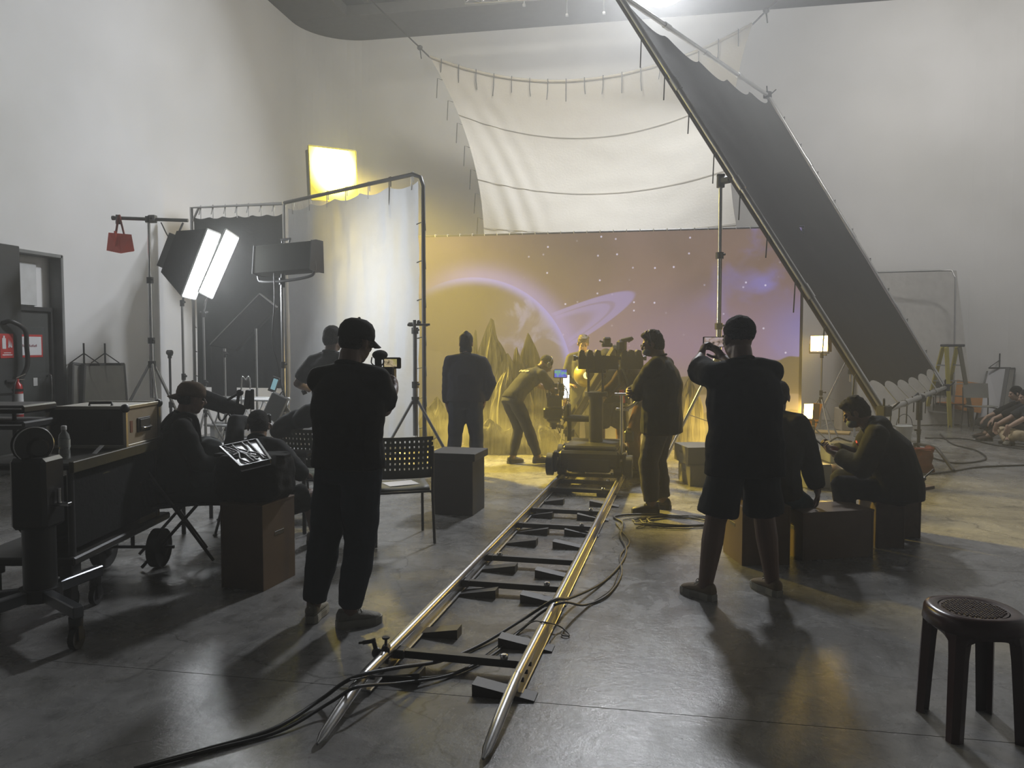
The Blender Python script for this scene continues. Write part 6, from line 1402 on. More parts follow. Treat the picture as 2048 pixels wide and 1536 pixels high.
# monitor arm in front of the capped person
t = thing('monitor_hood', 'long black tapered monitor hood on an arm beside the person in the brown cap', 'monitor', at(440, 830, 6.7))
m = MB(); m.tube([at(383, 782, 6.5), at(392, 792, 6.5), at(440, 808, 6.6), at(488, 822, 6.7)], [.075, .080, .072, .045], 12); part('hood', m, BFAB, t)
m = MB(); m.bar(at(494, 818, 6.72), at(499, 780, 6.72), .075, .05, b=.008); m.box(at(504, 798, 6.72), (.03, .12, .18), rz=YAW + .4, b=.006); part('screen_back', m, BLKM, t)
m = MB(); m.cyl(at(455, 800, 6.6), at(478, 786, 6.6), .012); m.ell(at(480, 785, 6.6), (.03, .03, .03), n=10, m=8); m.cyl(at(478, 786, 6.6), at(474, 812, 6.6), .014); part('lever', m, BLKM, t)
m = MB(); m.tube(bez([at(437, 822, 6.6), at(438, 838, 6.55), at(446, 840, 6.55), at(456, 828, 6.6), at(462, 834, 6.6), at(468, 826, 6.6)], 5), .007, 6); part('cable', m, CABL, t)
tripod(t, flat(at(470, 690, 6.75)), hz(820, 6.75), .35, .5, .016, DKM, hub=.6, sections=1)
# backpack of person 3
nbp = p3['nb']; M3 = OM[p3['t'].name].to_3x3() @ p3['Mu']
t = thing('backpack', 'dark backpack worn on the chest side of the person in the brown cap', 'backpack', nbp + M3 @ V((0, .2, -.5)))
bkm = MB(); bkm.box(None, (.32, .17, .44), b=.04, M=Matrix.Translation(nbp + M3 @ V((0.02, .235, -.30))) @ M3.to_4x4()); part('bag', fuse(bkm, .015, 3, 0, .006, 9, 8, 'bag'), cloth('slate_nylon', (.05, .055, .055)), t)
for s_ in (-1, 1): m = MB(); m.tube(bez([nbp + M3 @ V((.12 * s_, .14, -.12)), nbp + M3 @ V((.13 * s_, .05, .045)), nbp + M3 @ V((.13 * s_, -.07, .02)), nbp + M3 @ V((.14 * s_, -.13, -.12))], 5), .018, 6); part('strap', m, BFAB, t)
m = MB(); m.box(None, (.22, .05, .18), b=.02, M=Matrix.Translation(nbp + M3 @ V((0.02, .335, -.36))) @ M3.to_4x4()); part('front_pocket', m, BFAB, t)

# ------------------------------------------------------------------ boxes
def crate(name, label, cat, r0, r1, f0, f1, z0, z1, m_, rz=0.0, holes=True, group=None):
    c = cp((r0 + r1) / 2, (f0 + f1) / 2, z0); t = thing(name, label, cat, c, YAW + rz, group)
    w_, d, h = r1 - r0, f1 - f0, z1 - z0; e = .016
    for s_ in (-1, 1): m = MB(); m.box((s_ * (w_ / 2 - e / 2), 0, h / 2), (e, d, h), b=.002); part('side_panel', m, m_, t, local=True)
    for s_ in (-1, 1): m = MB(); m.box((0, s_ * (d / 2 - e / 2 - .001), h / 2), (w_ - 2 * e, e, h - .002), b=.002); part('end_panel', m, m_, t, local=True)
    m = MB(); m.box((0, 0, h - e / 2 + .002), (w_ + .004, d + .004, e), b=.002); part('top_panel', m, m_, t, local=True)
    if holes:
        for s_ in (-1, 1): m = MB(); m.box((s_ * (w_ / 2 + .0005), 0, h * .62), (.003, min(.11, d * .5), .028), b=.001); part('hand_hole', m, BLK, t, local=True)
    return t
CARD = mat('brown_cardboard', (0.11, 0.085, 0.05), .85); RBRN = mat('reddish_brown_board', (0.095, 0.06, 0.033), .7, var=.2)
# tall box at the left foreground (corner towards us)
p = gp(470, 1160); d_ = ahead(p)
t = crate('tall_box', 'tall brown box standing in front of the hunched seated person', 'box', -1.88, -1.56, 4.98, 5.36, 0, .565, RBRN, R(-16))
t2 = thing('gear_bag', 'black gear bag standing on the tall brown box', 'bag', cp(-1.74, 5.18, .57))
m = MB(); m.box(cp(-1.74, 5.18, .72), (.46, .36, .30), rz=YAW - .2, b=.05); part('body', fuse(m, .014, 3, 0, .007, 9, 5, 'body'), BFAB, t2)
m = MB(); m.bar(cp(-2.00, 5.2, .865), cp(-1.5, 5.12, .865), .10, .02); part('flap', m, BFAB, t2)
t2 = thing('corded_panel', 'grey panel laced with black elastic cords lying tilted on the gear bag', 'panel', cp(-1.72, 5.15, .95))
q = [at(482, 936, 4.84), at(541, 922, 4.92), at(513, 881, 5.44), at(440, 896, 5.36)]
m = MB(); nn = (q[1] - q[0]).cross(q[3] - q[0]).normalized(); m.prism(q, nn * -.025); part('panel', m, mat('silver_grey_fabric', (.48, .48, .50), .4, bump=.4), t2)
m = MB()
for k in range(4): m.bar(q[k], q[(k + 1) % 4], .018, .03)
part('frame', m, BLK, t2)
def bil(u, v): return q[0].lerp(q[1], u).lerp(q[3].lerp(q[2], u), v) + nn * .008
for pts in ([(.1, .95), (.3, .6), (.2, .3), (.35, .05)], [(.32, .95), (.36, .6), (.55, .35), (.6, .1)], [(.6, .98), (.62, .6), (.45, .4), (.5, .08)], [(.75, .95), (.8, .5), (.85, .1)], [(.25, .9), (.55, .55), (.8, .35), (.95, .15)], [(.1, .5), (.35, .55), (.5, .3), (.7, .2)]):
    m = MB(); m.tube(bez([bil(*a) for a in pts], 6), .007, 6); part('cord', m, CABL, t2)
c = p4['wL'] + p4['Wd']((0, 1, .2)) * .09
t = thing('compact_camera', 'small dark camera held up by the hunched seated person', 'camera', c - UP * .05); m = MB(); m.box(c, (.12, .05, .08), rz=YAW + .3, b=.01); part('body', m, BLK, t); m = MB(); m.cyl(c + FH * .02, c + FH * .08, .03); part('lens', m, BLK, t)
crate('apple_box', 'plywood apple box on end under the hunched seated person', 'box', -2.06, -1.72, 5.50, 5.80, 0, .36, WOOD, R(8))
p3b = p3['P0']; t = thing('folding_chair', 'folding chair under the person in the brown cap', 'chair', flat(p3b))
f3 = OM[p3['t'].name].to_3x3() @ V((0, 1, 0)); s3 = OM[p3['t'].name].to_3x3() @ V((1, 0, 0)); b0 = flat(p3b)
m = MB(); m.bar(b0 - f3 * .2 + UP * .44, b0 + f3 * .22 + UP * .44, .40, .025, b=.008); part('seat', m, BLKM, t)
for s_ in (-1, 1):
    m = MB(); m.cyl(b0 + s3 * (.2 * s_) - f3 * .22 + UP * .02, b0 + s3 * (.2 * s_) + f3 * .16 + UP * .44, .012); part('leg', m, BLKM, t)
    m = MB(); m.cyl(b0 + s3 * (.2 * s_) + f3 * .26 + UP * .01, b0 + s3 * (.2 * s_) - f3 * .24 + UP * .82, .012); part('leg', m, BLKM, t)
m = MB(); m.bar(b0 - s3 * .2 - f3 * .23 + UP * .74, b0 + s3 * .2 - f3 * .23 + UP * .74, .02, .18); part('backrest', m, BLKM, t)
# pedestal box with an overhanging lid
p = gp(905, 1030)
t = thing('pedestal_box', 'dark plywood pedestal box with an overhanging lid in front of the standing person', 'box', flat(p), YAW + R(-14))
m = MB(); m.box((0, .20, .27), (.40, .40, .54), b=.004); part('body', m, DWOOD, t, local=True)
m = MB(); m.box((0, .20, .555), (.46, .46, .07), b=.004); part('lid', m, DWOOD, t, local=True)
# boxes under the seated men at the right
crate('apple_box', 'tall brown apple box behind the legs of the phone person', 'box', 1.66, 2.02, 5.55, 5.95, 0, .43, RBRN, R(4))
crate('long_box', 'long low brown box between the two seated men at the right', 'box', 2.12, 2.72, 5.72, 6.05, 0, .36, RBRN, R(12))
crate('apple_box', 'upright apple box with a pale edge under the hooded person', 'box', 2.90, 3.12, 6.02, 6.42, 0, .40, WOOD, R(-6))
crate('apple_box', 'narrow apple box at the back of the hooded person', 'box', 3.20, 3.42, 6.36, 6.66, 0, .40, WOOD, R(-4))
t = thing('plank_bench', 'plank laid across two apple boxes as a bench for the hooded person', 'bench', cp(3.15, 6.35, .402)); m = MB(); m.bar(cp(2.86, 6.15, .417), cp(3.46, 6.52, .417), .30, .028); part('plank', m, WOOD, t)
solo('walkie_talkie', MB().bar(cp(3.46, 6.52, .435), cp(3.53, 6.55, .47), .045, .028).cyl(cp(3.52, 6.545, .465), cp(3.62, 6.57, .54), .007), BLK, 'black walkie-talkie with a stub antenna on the bench end behind the hooded person', 'radio')
# boxes right of the dolly
crate('wooden_box', 'grey wooden box on the floor under the tall frame stand', 'box', 1.98, 2.42, 8.75, 9.25, .24, .44, mat('grey_board', (.14, .13, .10), .7), R(6), group='grey boxes behind the phone person')
crate('wooden_box', 'lower grey wooden box of the pair under the tall frame stand', 'box', 2.02, 2.50, 8.72, 9.25, 0, .238, mat('grey_board', (.14, .13, .10), .7), R(2), group='grey boxes behind the phone person')
# ------------------------------------------------------------------ chairs
def chair(label, loc, rz, col, perf=True, group='stackable plastic chairs', name='stacking_chair'):
    t = thing(name, label, 'chair', loc, rz, group)
    m = MB(); m.grid(lambda u, v: V(((u - .5) * (.44 - .03 * v), .20 - .40 * v + .0, .445 + .012 * (2 * u - 1) ** 2 - .02 * (v > .95))), 8, 8, thick=.012); part('seat', m, col, t, local=True)
    # backrest with a grid of slots
    m = MB(); nx, nz = 13, 7; W_, H0, H1 = .45, .60, .88
    def bp(u, z, d=0): return V(((u - .5) * W_, -.20 - .05 * (z - H0) / (H1 - H0) - .035 * (1 - (2 * u - 1) ** 2) - d, z))
    def slab(u0, u1, z0_, z1_):
        a = [bp(u0, z0_), bp(u1, z0_), bp(u1, z1_), bp(u0, z1_)]; b_ = [bp(u0, z0_, .008), bp(u1, z0_, .008), bp(u1, z1_, .008), bp(u0, z1_, .008)]
        m.add(a + b_, [(3, 2, 1, 0), (4, 5, 6, 7), (0, 1, 5, 4), (1, 2, 6, 5), (2, 3, 7, 6), (3, 0, 4, 7)])
    if perf:
        zs = [H0 - .06 + (H1 - .03 - H0 + .06) * k / nz for k in range(nz + 1)]
        for j in range(nz):
            for i in range(12): slab(i / 12, (i + 1) / 12, zs[j], zs[j] + (zs[j + 1] - zs[j]) * .62)
            for i in range(12):
                if j in (0,): slab(i / 12, (i + 1) / 12, zs[j], zs[j + 1]); continue
                slab(i / 12 , i / 12 + .058, zs[j] + (zs[j + 1] - zs[j]) * .62, zs[j + 1])
        for i in range(12): slab(i / 12, (i + 1) / 12, zs[nz], H1)
    else:
        for i in range(12): slab(i / 12, (i + 1) / 12, H0, H1)
    part('backrest', m, col, t, local=True)
    for s_ in (-1, 1):
        m = MB(); m.tube(bez([(.235 * s_, -.24, .005), (.225 * s_, -.215, .42), (.225 * s_, -.225, .60), (.22 * s_, -.25, .80)], 4), .012, 8); part('leg', m, DKM, t, local=True)
        m = MB(); m.tube([(.215 * s_, .23, .005), (.205 * s_, .18, .43)], .012, 8); part('leg', m, DKM, t, local=True)
        m = MB(); m.bar((.21 * s_, -.215, .425), (.205 * s_, .18, .43), .018, .018); part('side_rail', m, DKM, t, local=True)
    m = MB(); m.bar((-.21, -.21, .428), (.21, -.21, .428), .018, .018); part('rear_rail', m, DKM, t, local=True)
    return t
OLIVE = mat('olive_plastic', (0.040, 0.044, 0.028), .55); GRNC = mat('dark_green_plastic', (0.045, 0.055, 0.028), .55)
c1_ = gp(803, 1078)
chair('dark plastic chair with a perforated back beside the filming person, paper on its seat', c1_ - V((0, 0, c1_.z)), YAW + R(16), OLIVE)
Mc1 = Matrix.Translation(flat(c1_)) @ Matrix.Rotation(YAW + R(16), 4, 'Z')
t = solo('paper', MB().box(Mc1 @ V((0, .02, .462)), (.26, .20, .004), rz=YAW + .5, b=.001), PAP, 'white paper on the seat of the dark perforated chair', 'paper')
c2_ = gp(632, 1046)
chair('olive green chair with a perforated back behind the filming person at the left', flat(c2_), YAW + R(-18), GRNC)
t = thing('dark_coat', 'dark coat hanging over the back of the olive green chair', 'coat', flat(c2_, .7)); m = MB()
Mc2 = Matrix.Translation(flat(c2_)) @ Matrix.Rotation(YAW + R(-18), 4, 'Z')
m.ell(Mc2 @ V((-.10, -.22, .92)), (.20, .10, .10), Matrix.Rotation(YAW + .3, 3, 'Z') @ rot(0, -28, 0), 16, 10); m.ell(Mc2 @ V((.10, -.22, 1.0)), (.18, .10, .10), Matrix.Rotation(YAW, 3, 'Z') @ rot(0, -25, 0), 16, 10)
part('sleeve', fuse(m, .014, 3, 0, .006, 9, 12, 'sleeve'), TGRY, t)
# round furniture mover
c = gp(596, 1040)
t = thing('furniture_dolly', 'low wooden furniture dolly on casters beside the olive chair', 'furniture dolly', c)
m = MB(); m.box(c + UP * .115, (.50, .34, .022), rz=YAW + .3, b=.008); part('deck', m, mat('pale_plywood', (.35, .33, .28), .6), t)
for a, b_ in ((-.2, -.12), (.2, -.12), (-.2, .12), (.2, .12)): k = c + RT * a + FH * b_; m = MB(); m.cyl(k + UP * .035 - RT * .012, k + UP * .035 + RT * .012, .034, n=12); m.box(k + UP * .085, (.05, .05, .045)); part('caster', m, RUB, t)

# chairs, ladder, boards and panel at the right rear
chair('grey plastic chair with a solid back standing by the white boards at the right', flat(at(1965, 690, 14.6)), YAW + R(172), mat('grey_plastic', (.22, .22, .20), .5), perf=False, group='chairs at the right rear')
chair('dark chair with an orange seat behind the stepladder', flat(at(1906, 690, 15.3)), YAW + R(190), mat('dark_chair', (.06, .06, .055), .5), perf=False, group='chairs at the right rear')
solo('seat_cushion', MB().box(flat(at(1906, 690, 15.3), .462), (.38, .36, .03), rz=YAW, b=.01), mat('orange_cushion', (.55, .20, .05), .7), 'orange cushion on the dark chair behind the stepladder', 'cushion')
t = solo('orange_board', MB().bar(flat(at(1938, 690, 15.36), .3), flat(at(1944, 690, 15.42), .88), .02, .55, up=RT), mat('orange_board', (.55, .26, .08), .6), 'orange board leaning behind the grey chair', 'board')
# stepladder
L_, lf = at(1895, 690, 14.3), 14.3
t = thing('stepladder', 'yellow fibreglass stepladder with a dark top at the right rear', 'stepladder', flat(L_))
zt2 = 1.62
def lp(px, py, f): return at(px, py, f)
fl1, fl2, bl1, bl2 = gp(1900, 855), gp(1846, 848), gp(1946, 853), gp(1884, 846)
tops = [at(x, 692, 14.4) for x in (1893, 1886, 1918, 1915)]
for k, (a, b_) in enumerate(((fl1, at(1893, 694, 14.6)), (fl2, at(1886, 694, 14.75)), (bl1, at(1919, 694, 14.6)), (bl2, at(1914, 694, 14.85)))):
    m = MB(); m.bar(a, b_, .075, .035, up=FH); part('rail', m, YEL if k in (0, 1, 3) else mat('grey_ladder_leg', (.25, .23, .16), .5), t)
m = MB(); m.box(at(1905, 691, 14.7), (.34, .26, .05), rz=YAW, b=.012); part('top_cap', m, DKM, t)
for z in (.30, .62, .94, 1.26):
    s_ = z / 1.62
    m = MB(); m.bar(fl1.lerp(at(1893, 694, 14.6), s_), fl2.lerp(at(1886, 694, 14.75), s_), .08, .025); part('step', m, ALU, t)
    m = MB(); m.bar(bl1.lerp(at(1919, 694, 14.6), s_), bl2.lerp(at(1914, 694, 14.85), s_), .03, .025); part('brace', m, ALU, t)
for s_ in (.55,): m = MB(); m.bar(fl1.lerp(at(1893, 694, 14.6), s_), bl1.lerp(at(1919, 694, 14.6), s_), .02, .02); part('spreader', m, ALU, t)
# boards leaning on the back wall at the right
def leaner(name, label, quad, ds, m_, frame=True, th=.05, group=None, cat='board', tie=True):
    q = [at(px, py, d) for (px, py), d in zip(quad, ds)]; t = thing(name, label, cat, flat((q[0] + q[1]) / 2), 0, group); n_ = (q[1] - q[0]).cross(q[3] - q[0]).normalized()
    m = MB(); m.prism(q, -n_ * th); part('panel', m, m_, t)
    if frame:
        for k in range(4): m = MB(); m.bar(q[k] - n_ * th / 2, q[(k + 1) % 4] - n_ * th / 2, .035, th + .02, up=n_); part('frame', m, GRYM, t)
    if tie:
        c = (q[2] + q[3]) / 2
        m = MB(); m.cyl(c, c + UP * .30, .012, n=6); m.cyl(c + UP * .16, c + RT * .2 + UP * .02, .008, n=6); m.cyl(c + UP * .16, c - RT * .2 + UP * .02, .008, n=6); m.bar(c - RT * .22, c + RT * .22, .03, .03); part('hanger', m, DKM, t)
    return t
WB = mat('white_board', (.55, .56, .60), .6, var=.05); GB = mat('grey_board_face', (.32, .32, .30), .6)
leaner('white_board', 'white board with a wire hanger leaning on the rear wall at the right', [(1950, 846), (2006, 848), (2022, 736), (1976, 736)], (15.6, 15.3, 15.7, 16.0), WB, group='white boards at the right rear')
leaner('white_board', 'board seen edge-on leaning behind the hanger board at the right', [(2000, 850), (2012, 850), (2030, 737), (2018, 737)], (15.0, 15.2, 15.6, 15.4), GB, tie=False, group='white boards at the right rear')
leaner('wall_flat', 'tall pale grey panel in a pipe frame leaning on the rear wall at the right', [(1716, 852), (1950, 848), (1913, 541), (1716, 547)], (15.3, 15.5, 16.0, 15.8), cloth('pale_grey_sheet', (.50, .49, .47)), frame=False, cat='panel', tie=False)
t = thing('panel_pipe', 'thin steel pipe edging the tall pale panel at the right rear', 'pipe', flat(at(1911, 690, 15.2))); m = MB(); m.tube([flat(at(1911, 690, 15.2), .02), at(1911, 556, 15.2), at(1904, 541, 15.3), at(1880, 541, 15.4), at(1740, 545, 15.4)], .018, 8); part('pipe', m, ALU, t)
for k in range(2):
    quad = ([(142, 936), (176, 929), (190, 732), (146, 727)], [(160, 932), (262, 912), (248, 728), (170, 729)])[k]
    leaner('board', ('framed board at the back of the stack on the left wall', 'grey framed board in front, leaning on the left wall')[k], quad, ((10.1, 10.4, 10.9, 10.5), (10.25, 11.2, 11.5, 10.6))[k], (GB, mat('grey_board_left', (.28, .28, .26), .6))[k], group='boards leaning on the left wall')
# fan, bucket, skateboard like case, boxes and clutter at the rear right
c = at(1890, 823, 15.6); t = thing('floor_fan', 'round grey floor fan behind the stepladder', 'fan', flat(c))
m = MB(); m.lathe([(.22, -.06), (.26, -.05), (.26, .05), (.22, .06)], c=c, axis=FH, n=28, caps=False); part('shroud', m, GRYM, t)
m = MB()
for k in range(8): a = k * math.pi / 8; v = RT * math.cos(a) + UP * math.sin(a); m.cyl(c - v * .24 - FH * .055, c + v * .24 - FH * .055, .006, n=5)
for r_ in (.08, .14, .2): m.tube([c - FH * .055 + (RT * math.cos(k * .393) + UP * math.sin(k * .393)) * r_ for k in range(16)], .005, 5, closed=True)
part('grille', m, DKM, t, kind='stuff')
m = MB(); m.cyl(c - FH * .04, c + FH * .05, .09, n=16); part('motor', m, BLK, t)
for k in range(4): a = k * math.pi / 2 + .4; v = RT * math.cos(a) + UP * math.sin(a); w_ = RT * -math.sin(a) + UP * math.cos(a); m = MB(); m.prism([c + v * .07 - w_ * .04, c + v * .21 - w_ * .08, c + v * .21 + w_ * .06, c + v * .07 + w_ * .03], FH * .012); part('blade', m, DKM, t)
m = MB(); m.bar(flat(c) - RT * .24 + UP * .02, flat(c) + RT * .24 + UP * .02, .2, .03); m.bar(flat(c) - RT * .2 + UP * .02, c - RT * .22, .03, .03); m.bar(flat(c) + RT * .2 + UP * .02, c + RT * .22, .03, .03); part('foot', m, DKM, t)
b = gp(1808, 883); t = thing('bucket', 'pale plastic bucket on the floor near the low edge of the tilted frame', 'bucket', b)
m = MB(); m.lathe([(.10, 0), (.13, .26), (.138, .27), (.138, .255)], n=20); part('pail', m, mat('grey_white_plastic', (.42, .42, .40), .5), t, local=True)
m = MB(); m.tube(bez([(-.135, 0, .25), (-.09, 0, .40), (0, 0, .46), (.09, 0, .40), (.135, 0, .25)], 5), .006, 6); part('handle', m, DKM, t, local=True)
b = gp(1985, 858); solo('round_case', MB().ell(b + UP * .13, (.34, .16, .125), Matrix.Rotation(YAW, 3, 'Z')).box(b + UP * .01, (.4, .2, .02), rz=YAW), GRYM, 'dark oval bag on the floor before the white boards at the right', 'bag')
def small(name, label, cat, px, py, size, m_, rz=0.0, dd=0):
    b = gp(px, py); t = thing(name, label, cat, b, YAW + rz); m = MB(); m.box((0, size[1] / 2, size[2] / 2), size, b=.012); part('body', m, m_, t, local=True)
    m = MB(); m.box((0, size[1] / 2, size[2] + .004), (size[0] * .96, size[1] * .96, .012), b=.004); part('lid', m, m_, t, local=True); return t
small('foam_box', 'pale foam box with a wire on top on the floor beyond the hooded person', 'box', 1690, 926, (.42, .34, .26), mat('pale_foam', (.48, .50, .42), .7))
m = MB(); b = gp(1690, 926); m.tube(bez([b + UP * .275 - RT * .15 + FH * .15, b + UP * .33 - RT * .05 + FH * .15, b + UP * .30 + RT * .05 + FH * .12, b + UP * .275 + RT * .15 + FH * .15], 6), .012, 6)
solo('wire_loop', m, CABL, 'dark wire loop lying on the pale foam box', 'wire')
small('speaker_box', 'grey metal box on the floor between the two seated men', 'box', 1640, 978, (.30, .30, .26), GRYM, .2)
small('storage_box', 'beige storage box far back beyond the low orange lamp', 'box', 1712, 862, (.55, .35, .42), mat('beige_box', (.36, .30, .22), .7))
small('plastic_tub', 'white plastic tub by the rear stand of the tilted frame', 'tub', 1770, 846, (.4, .3, .35), mat('white_tub', (.45, .45, .45), .6), .1)
solo('floor_board', MB().bar(gp(1616, 862, .02), gp(1700, 866, .02), .40, .03), mat('amber_board', (.42, .28, .10), .6), 'flat board on the floor below the low orange lamp', 'board')
b = gp(1662, 972); t = thing('helmet', 'brown helmet resting on the floor before the hooded person', 'helmet', b); m = MB(); m.ell(b + UP * .12, (.14, .12, .13)); part('shell', m, mat('brown_shell', (.16, .10, .05), .4), t); m = MB(); m.bar(b + UP * .06 - FH * .11 - RT * .1, b + UP * .06 - FH * .11 + RT * .1, .05, .02); part('rim', m, BLK, t)
# ------------------------------------------------------------------ plastic stool in the right foreground
b = flat(cp(1.93, 3.17)); STO = mat('dark_red_plastic', (0.030, 0.007, 0.006), .28, var=.1)
t = thing('plastic_stool', 'dark red plastic stool with a perforated round top at the lower right', 'stool', b, YAW - R(3))
H_ = .455; STS = 1.12
def rsq(a, r_): c_, s_ = math.cos(a), math.sin(a); k = (abs(c_) ** 4 + abs(s_) ** 4) ** (-.25); return r_ * (0.62 + .38 * k)
def srow(r_, z, n=48): return [V((rsq(2 * math.pi * i / n, r_) * math.cos(2 * math.pi * i / n), rsq(2 * math.pi * i / n, r_) * math.sin(2 * math.pi * i / n), z)) for i in range(n)]
rows = [srow(.112, H_ - .006), srow(.130, H_), srow(.150, H_ - .004), srow(.158, H_ - .016), srow(.163, H_ - .062), srow(.157, H_ - .062), srow(.150, H_ - .018), srow(.110, H_ - .016)]
m = MB(); n = 48; m.add([p for r_ in rows for p in r_], [(j * n + i, j * n + (i + 1) % n, (j + 1) * n + (i + 1) % n, (j + 1) * n + i) for j in range(len(rows) - 1) for i in range(n)], True); part('rim', m, STO, t, local=True)
m = MB(); m.lathe([(.114, H_ - .014), (.114, H_ - .006)], n=32)
o = part('seat_disc', m, STO, t, local=True)
m = MB()
for i in range(-8, 9):                            # raised weave on the disc
    for j in range(-8, 9):
        x, y = i * .0125, j * .0125
        if x * x + y * y < .0108 and not (i == 0 and j == 0) : m.box((x, y, H_ - .0045), ((.0095, .006) if (i + j) % 2 else (.006, .0095)) + (.004,), b=0)
part('weave', m, STO, o, local=True, kind='stuff')
for i in range(4):
    a = math.pi / 4 + i * math.pi / 2
    d1_, t1 = V((math.cos(a), math.sin(a), 0)), V((-math.sin(a), math.cos(a), 0)); m = MB()
    def ring(z, ro, hw, dp):
        return [d1_ * (ro - dp) - t1 * hw + UP * z, d1_ * ro - t1 * (hw * .82) + UP * z, d1_ * (ro + .012) + UP * z, d1_ * ro + t1 * (hw * .82) + UP * z, d1_ * (ro - dp) + t1 * hw + UP * z, d1_ * (ro - dp + .006) + t1 * (hw * .8) + UP * z, d1_ * (ro - .004) + UP * z, d1_ * (ro - dp + .006) - t1 * (hw * .8) + UP * z]
    rs_ = [ring(z, ro, hw, dp) for z, ro, hw, dp in ((0, .184, .028, .030), (.15, .177, .030, .032), (.30, .169, .032, .034), (.36, .165, .036, .036), (.385, .162, .050, .044), (.40, .160, .058, .05), (H_ - .03, .157, .055, .05))]
    k = 8; m.add([p for r_ in rs_ for p in r_], [(j * k + i_, j * k + (i_ + 1) % k, (j + 1) * k + (i_ + 1) % k, (j + 1) * k + i_) for j in range(len(rs_) - 1) for i_ in range(k)] + [tuple(range(k - 1, -1, -1))], False); part('leg', m, STO, t, local=True)
for i in range(4):
    a = i * math.pi / 2; d1_, t1 = V((math.cos(a), math.sin(a), 0)), V((-math.sin(a), math.cos(a), 0)); m = MB()
    def ap(u): return d1_ * (.126 + .012 * math.sin(math.pi * u)) + t1 * ((u - .5) * .19)
    top_ = [ap(j / 10) + UP * (H_ - .05) for j in range(11)]; bot = [ap(j / 10) + UP * (H_ - .062 - .018 - .04 * abs(2 * j / 10 - 1) ** 4) for j in range(11)]
    m.add(top_ + bot + [p - d1_ * .006 for p in top_ + bot], [(j, j + 1, 12 + j, 11 + j) for j in range(10)] + [(22 + j + 1, 22 + j, 33 + j, 34 + j) for j in range(10)] + [(11 + j, 12 + j, 34 + j, 33 + j) for j in range(10)], True); part('apron', m, STO, t, local=True)

t.scale = (STS, STS, STS)
# ------------------------------------------------------------------ rocks of the set
def rock_mat():
    m = mat('streaked_rock', (0.17, 0.165, 0.125), .9, var=.35, scale=3)
    nt = m.node_tree; L = nt.links.new; b = nt.nodes['Principled BSDF']; tc = nd(nt, 'ShaderNodeTexCoord'); mp = nd(nt, 'ShaderNodeMapping'); mp.inputs['Scale'].default_value = (14, 14, 1.1); L(tc.outputs['Object'], mp.inputs[0])
    n = nd(nt, 'ShaderNodeTexNoise'); n.inputs['Scale'].default_value = 1.6; n.inputs['Detail'].default_value = 7; L(mp.outputs[0], n.inputs['Vector'])
    cr = nd(nt, 'ShaderNodeValToRGB'); cr.color_ramp.elements[0].position = .35; cr.color_ramp.elements[0].color = (.035, .034, .026, 1); cr.color_ramp.elements[1].position = .68; cr.color_ramp.elements[1].color = (.15, .145, .115, 1); L(n.outputs['Fac'], cr.inputs[0]); L(cr.outputs[0], b.inputs['Base Color'])
    bp = nd(nt, 'ShaderNodeBump'); bp.inputs['Strength'].default_value = .7; bp.inputs['Distance'].default_value = .04; L(n.outputs['Fac'], bp.inputs['Height']); L(bp.outputs[0], b.inputs['Normal']); return m
ROCK = rock_mat()
def rock(label, px, py_top, py_base, wpx, d, seed, lean=0.0, tip=.12, name='rock_spire', flatk=.42):
    base = flat(at(px, 690, d)); top = at(px + lean, py_top, d); H2 = top.z; W_ = 1.25 * wpx * d / F_PX / 2; g = random.Random(seed); n, k = 22, 16; vs = []; fs = []
    off = [1 + .22 * g.uniform(-1, 1) for _ in range(n)]; cu_ = [g.uniform(0, .30) for _ in range(8)]; cut = [cu_[i * 8 // n] + g.uniform(0, .03) for i in range(n)]
    for j in range(k + 1):
        t_ = j / k; c = base.lerp(flat(top), t_ ** 1.3) 
        prof_ = (1 - t_ ** 3.2) * (.84 - tip * .5) + tip * .5 * (1 - t_) + .13
        for i in range(n):
            a = 2 * math.pi * i / n; r_ = W_ * prof_ * off[i] * (1 + .10 * noise.noise(V((i * .9, t_ * 6, seed))))
            z = H2 * t_ * (1 - cut[i] * t_ * t_)
            vs.append(c + RT * (r_ * math.cos(a)) + FH * (r_ * flatk * math.sin(a)) + UP * z)
    vs.append(flat(top, H2 * .97)); tI = len(vs) - 1
    fs = [(j * n + i, j * n + (i + 1) % n, (j + 1) * n + (i + 1) % n, (j + 1) * n + i) for j in range(k) for i in range(n)] + [(k * n + i, k * n + (i + 1) % n, tI) for i in range(n)] + [tuple(range(n - 1, -1, -1))]
    m = MB(); m.add(vs, fs, False); return solo(name, m, ROCK, label, 'rock', 'prop rocks of the set')
rock('tallest jagged rock spire of the set, with a sharp peak', 990, 633, 885, 74, 12.00, 1, lean=-2)
rock('narrow rock spire leaning on the left of the tallest spire', 972, 652, 885, 52, 12.12, 2, lean=2)
rock('thin pointed rock spire at the left of the spire group', 955, 655, 885, 40, 12.25, 3, lean=-2, tip=.3)
rock('broad shouldered rock spire right of the tallest one', 1012, 700, 885, 60, 11.80, 4, lean=4)
rock('smooth leaning rock spire behind the bending camera person', 1066, 664, 885, 66, 12.10, 5, lean=-6, tip=.35)
rock('stubby rock spire between the tall spires', 1036, 688, 885, 50, 11.95, 6, lean=-4)
rock('low ragged rock by the edge of the white diffusion cloth', 878, 790, 880, 60, 12.20, 7, lean=-3, name='rock')
rock('low rock lying at the left border of the set', 856, 812, 882, 40, 12.10, 8, name='rock')
rock('low slanted boulder at the foot of the tallest spire', 985, 836, 890, 56, 11.40, 9, lean=-8, name='boulder')
rock('low boulder behind the legs of the bending camera person', 1030, 840, 890, 60, 11.45, 10, lean=10, name='boulder')
rock('low boulder under the slung film camera', 1092, 836, 892, 66, 11.35, 11, lean=-14, name='boulder')
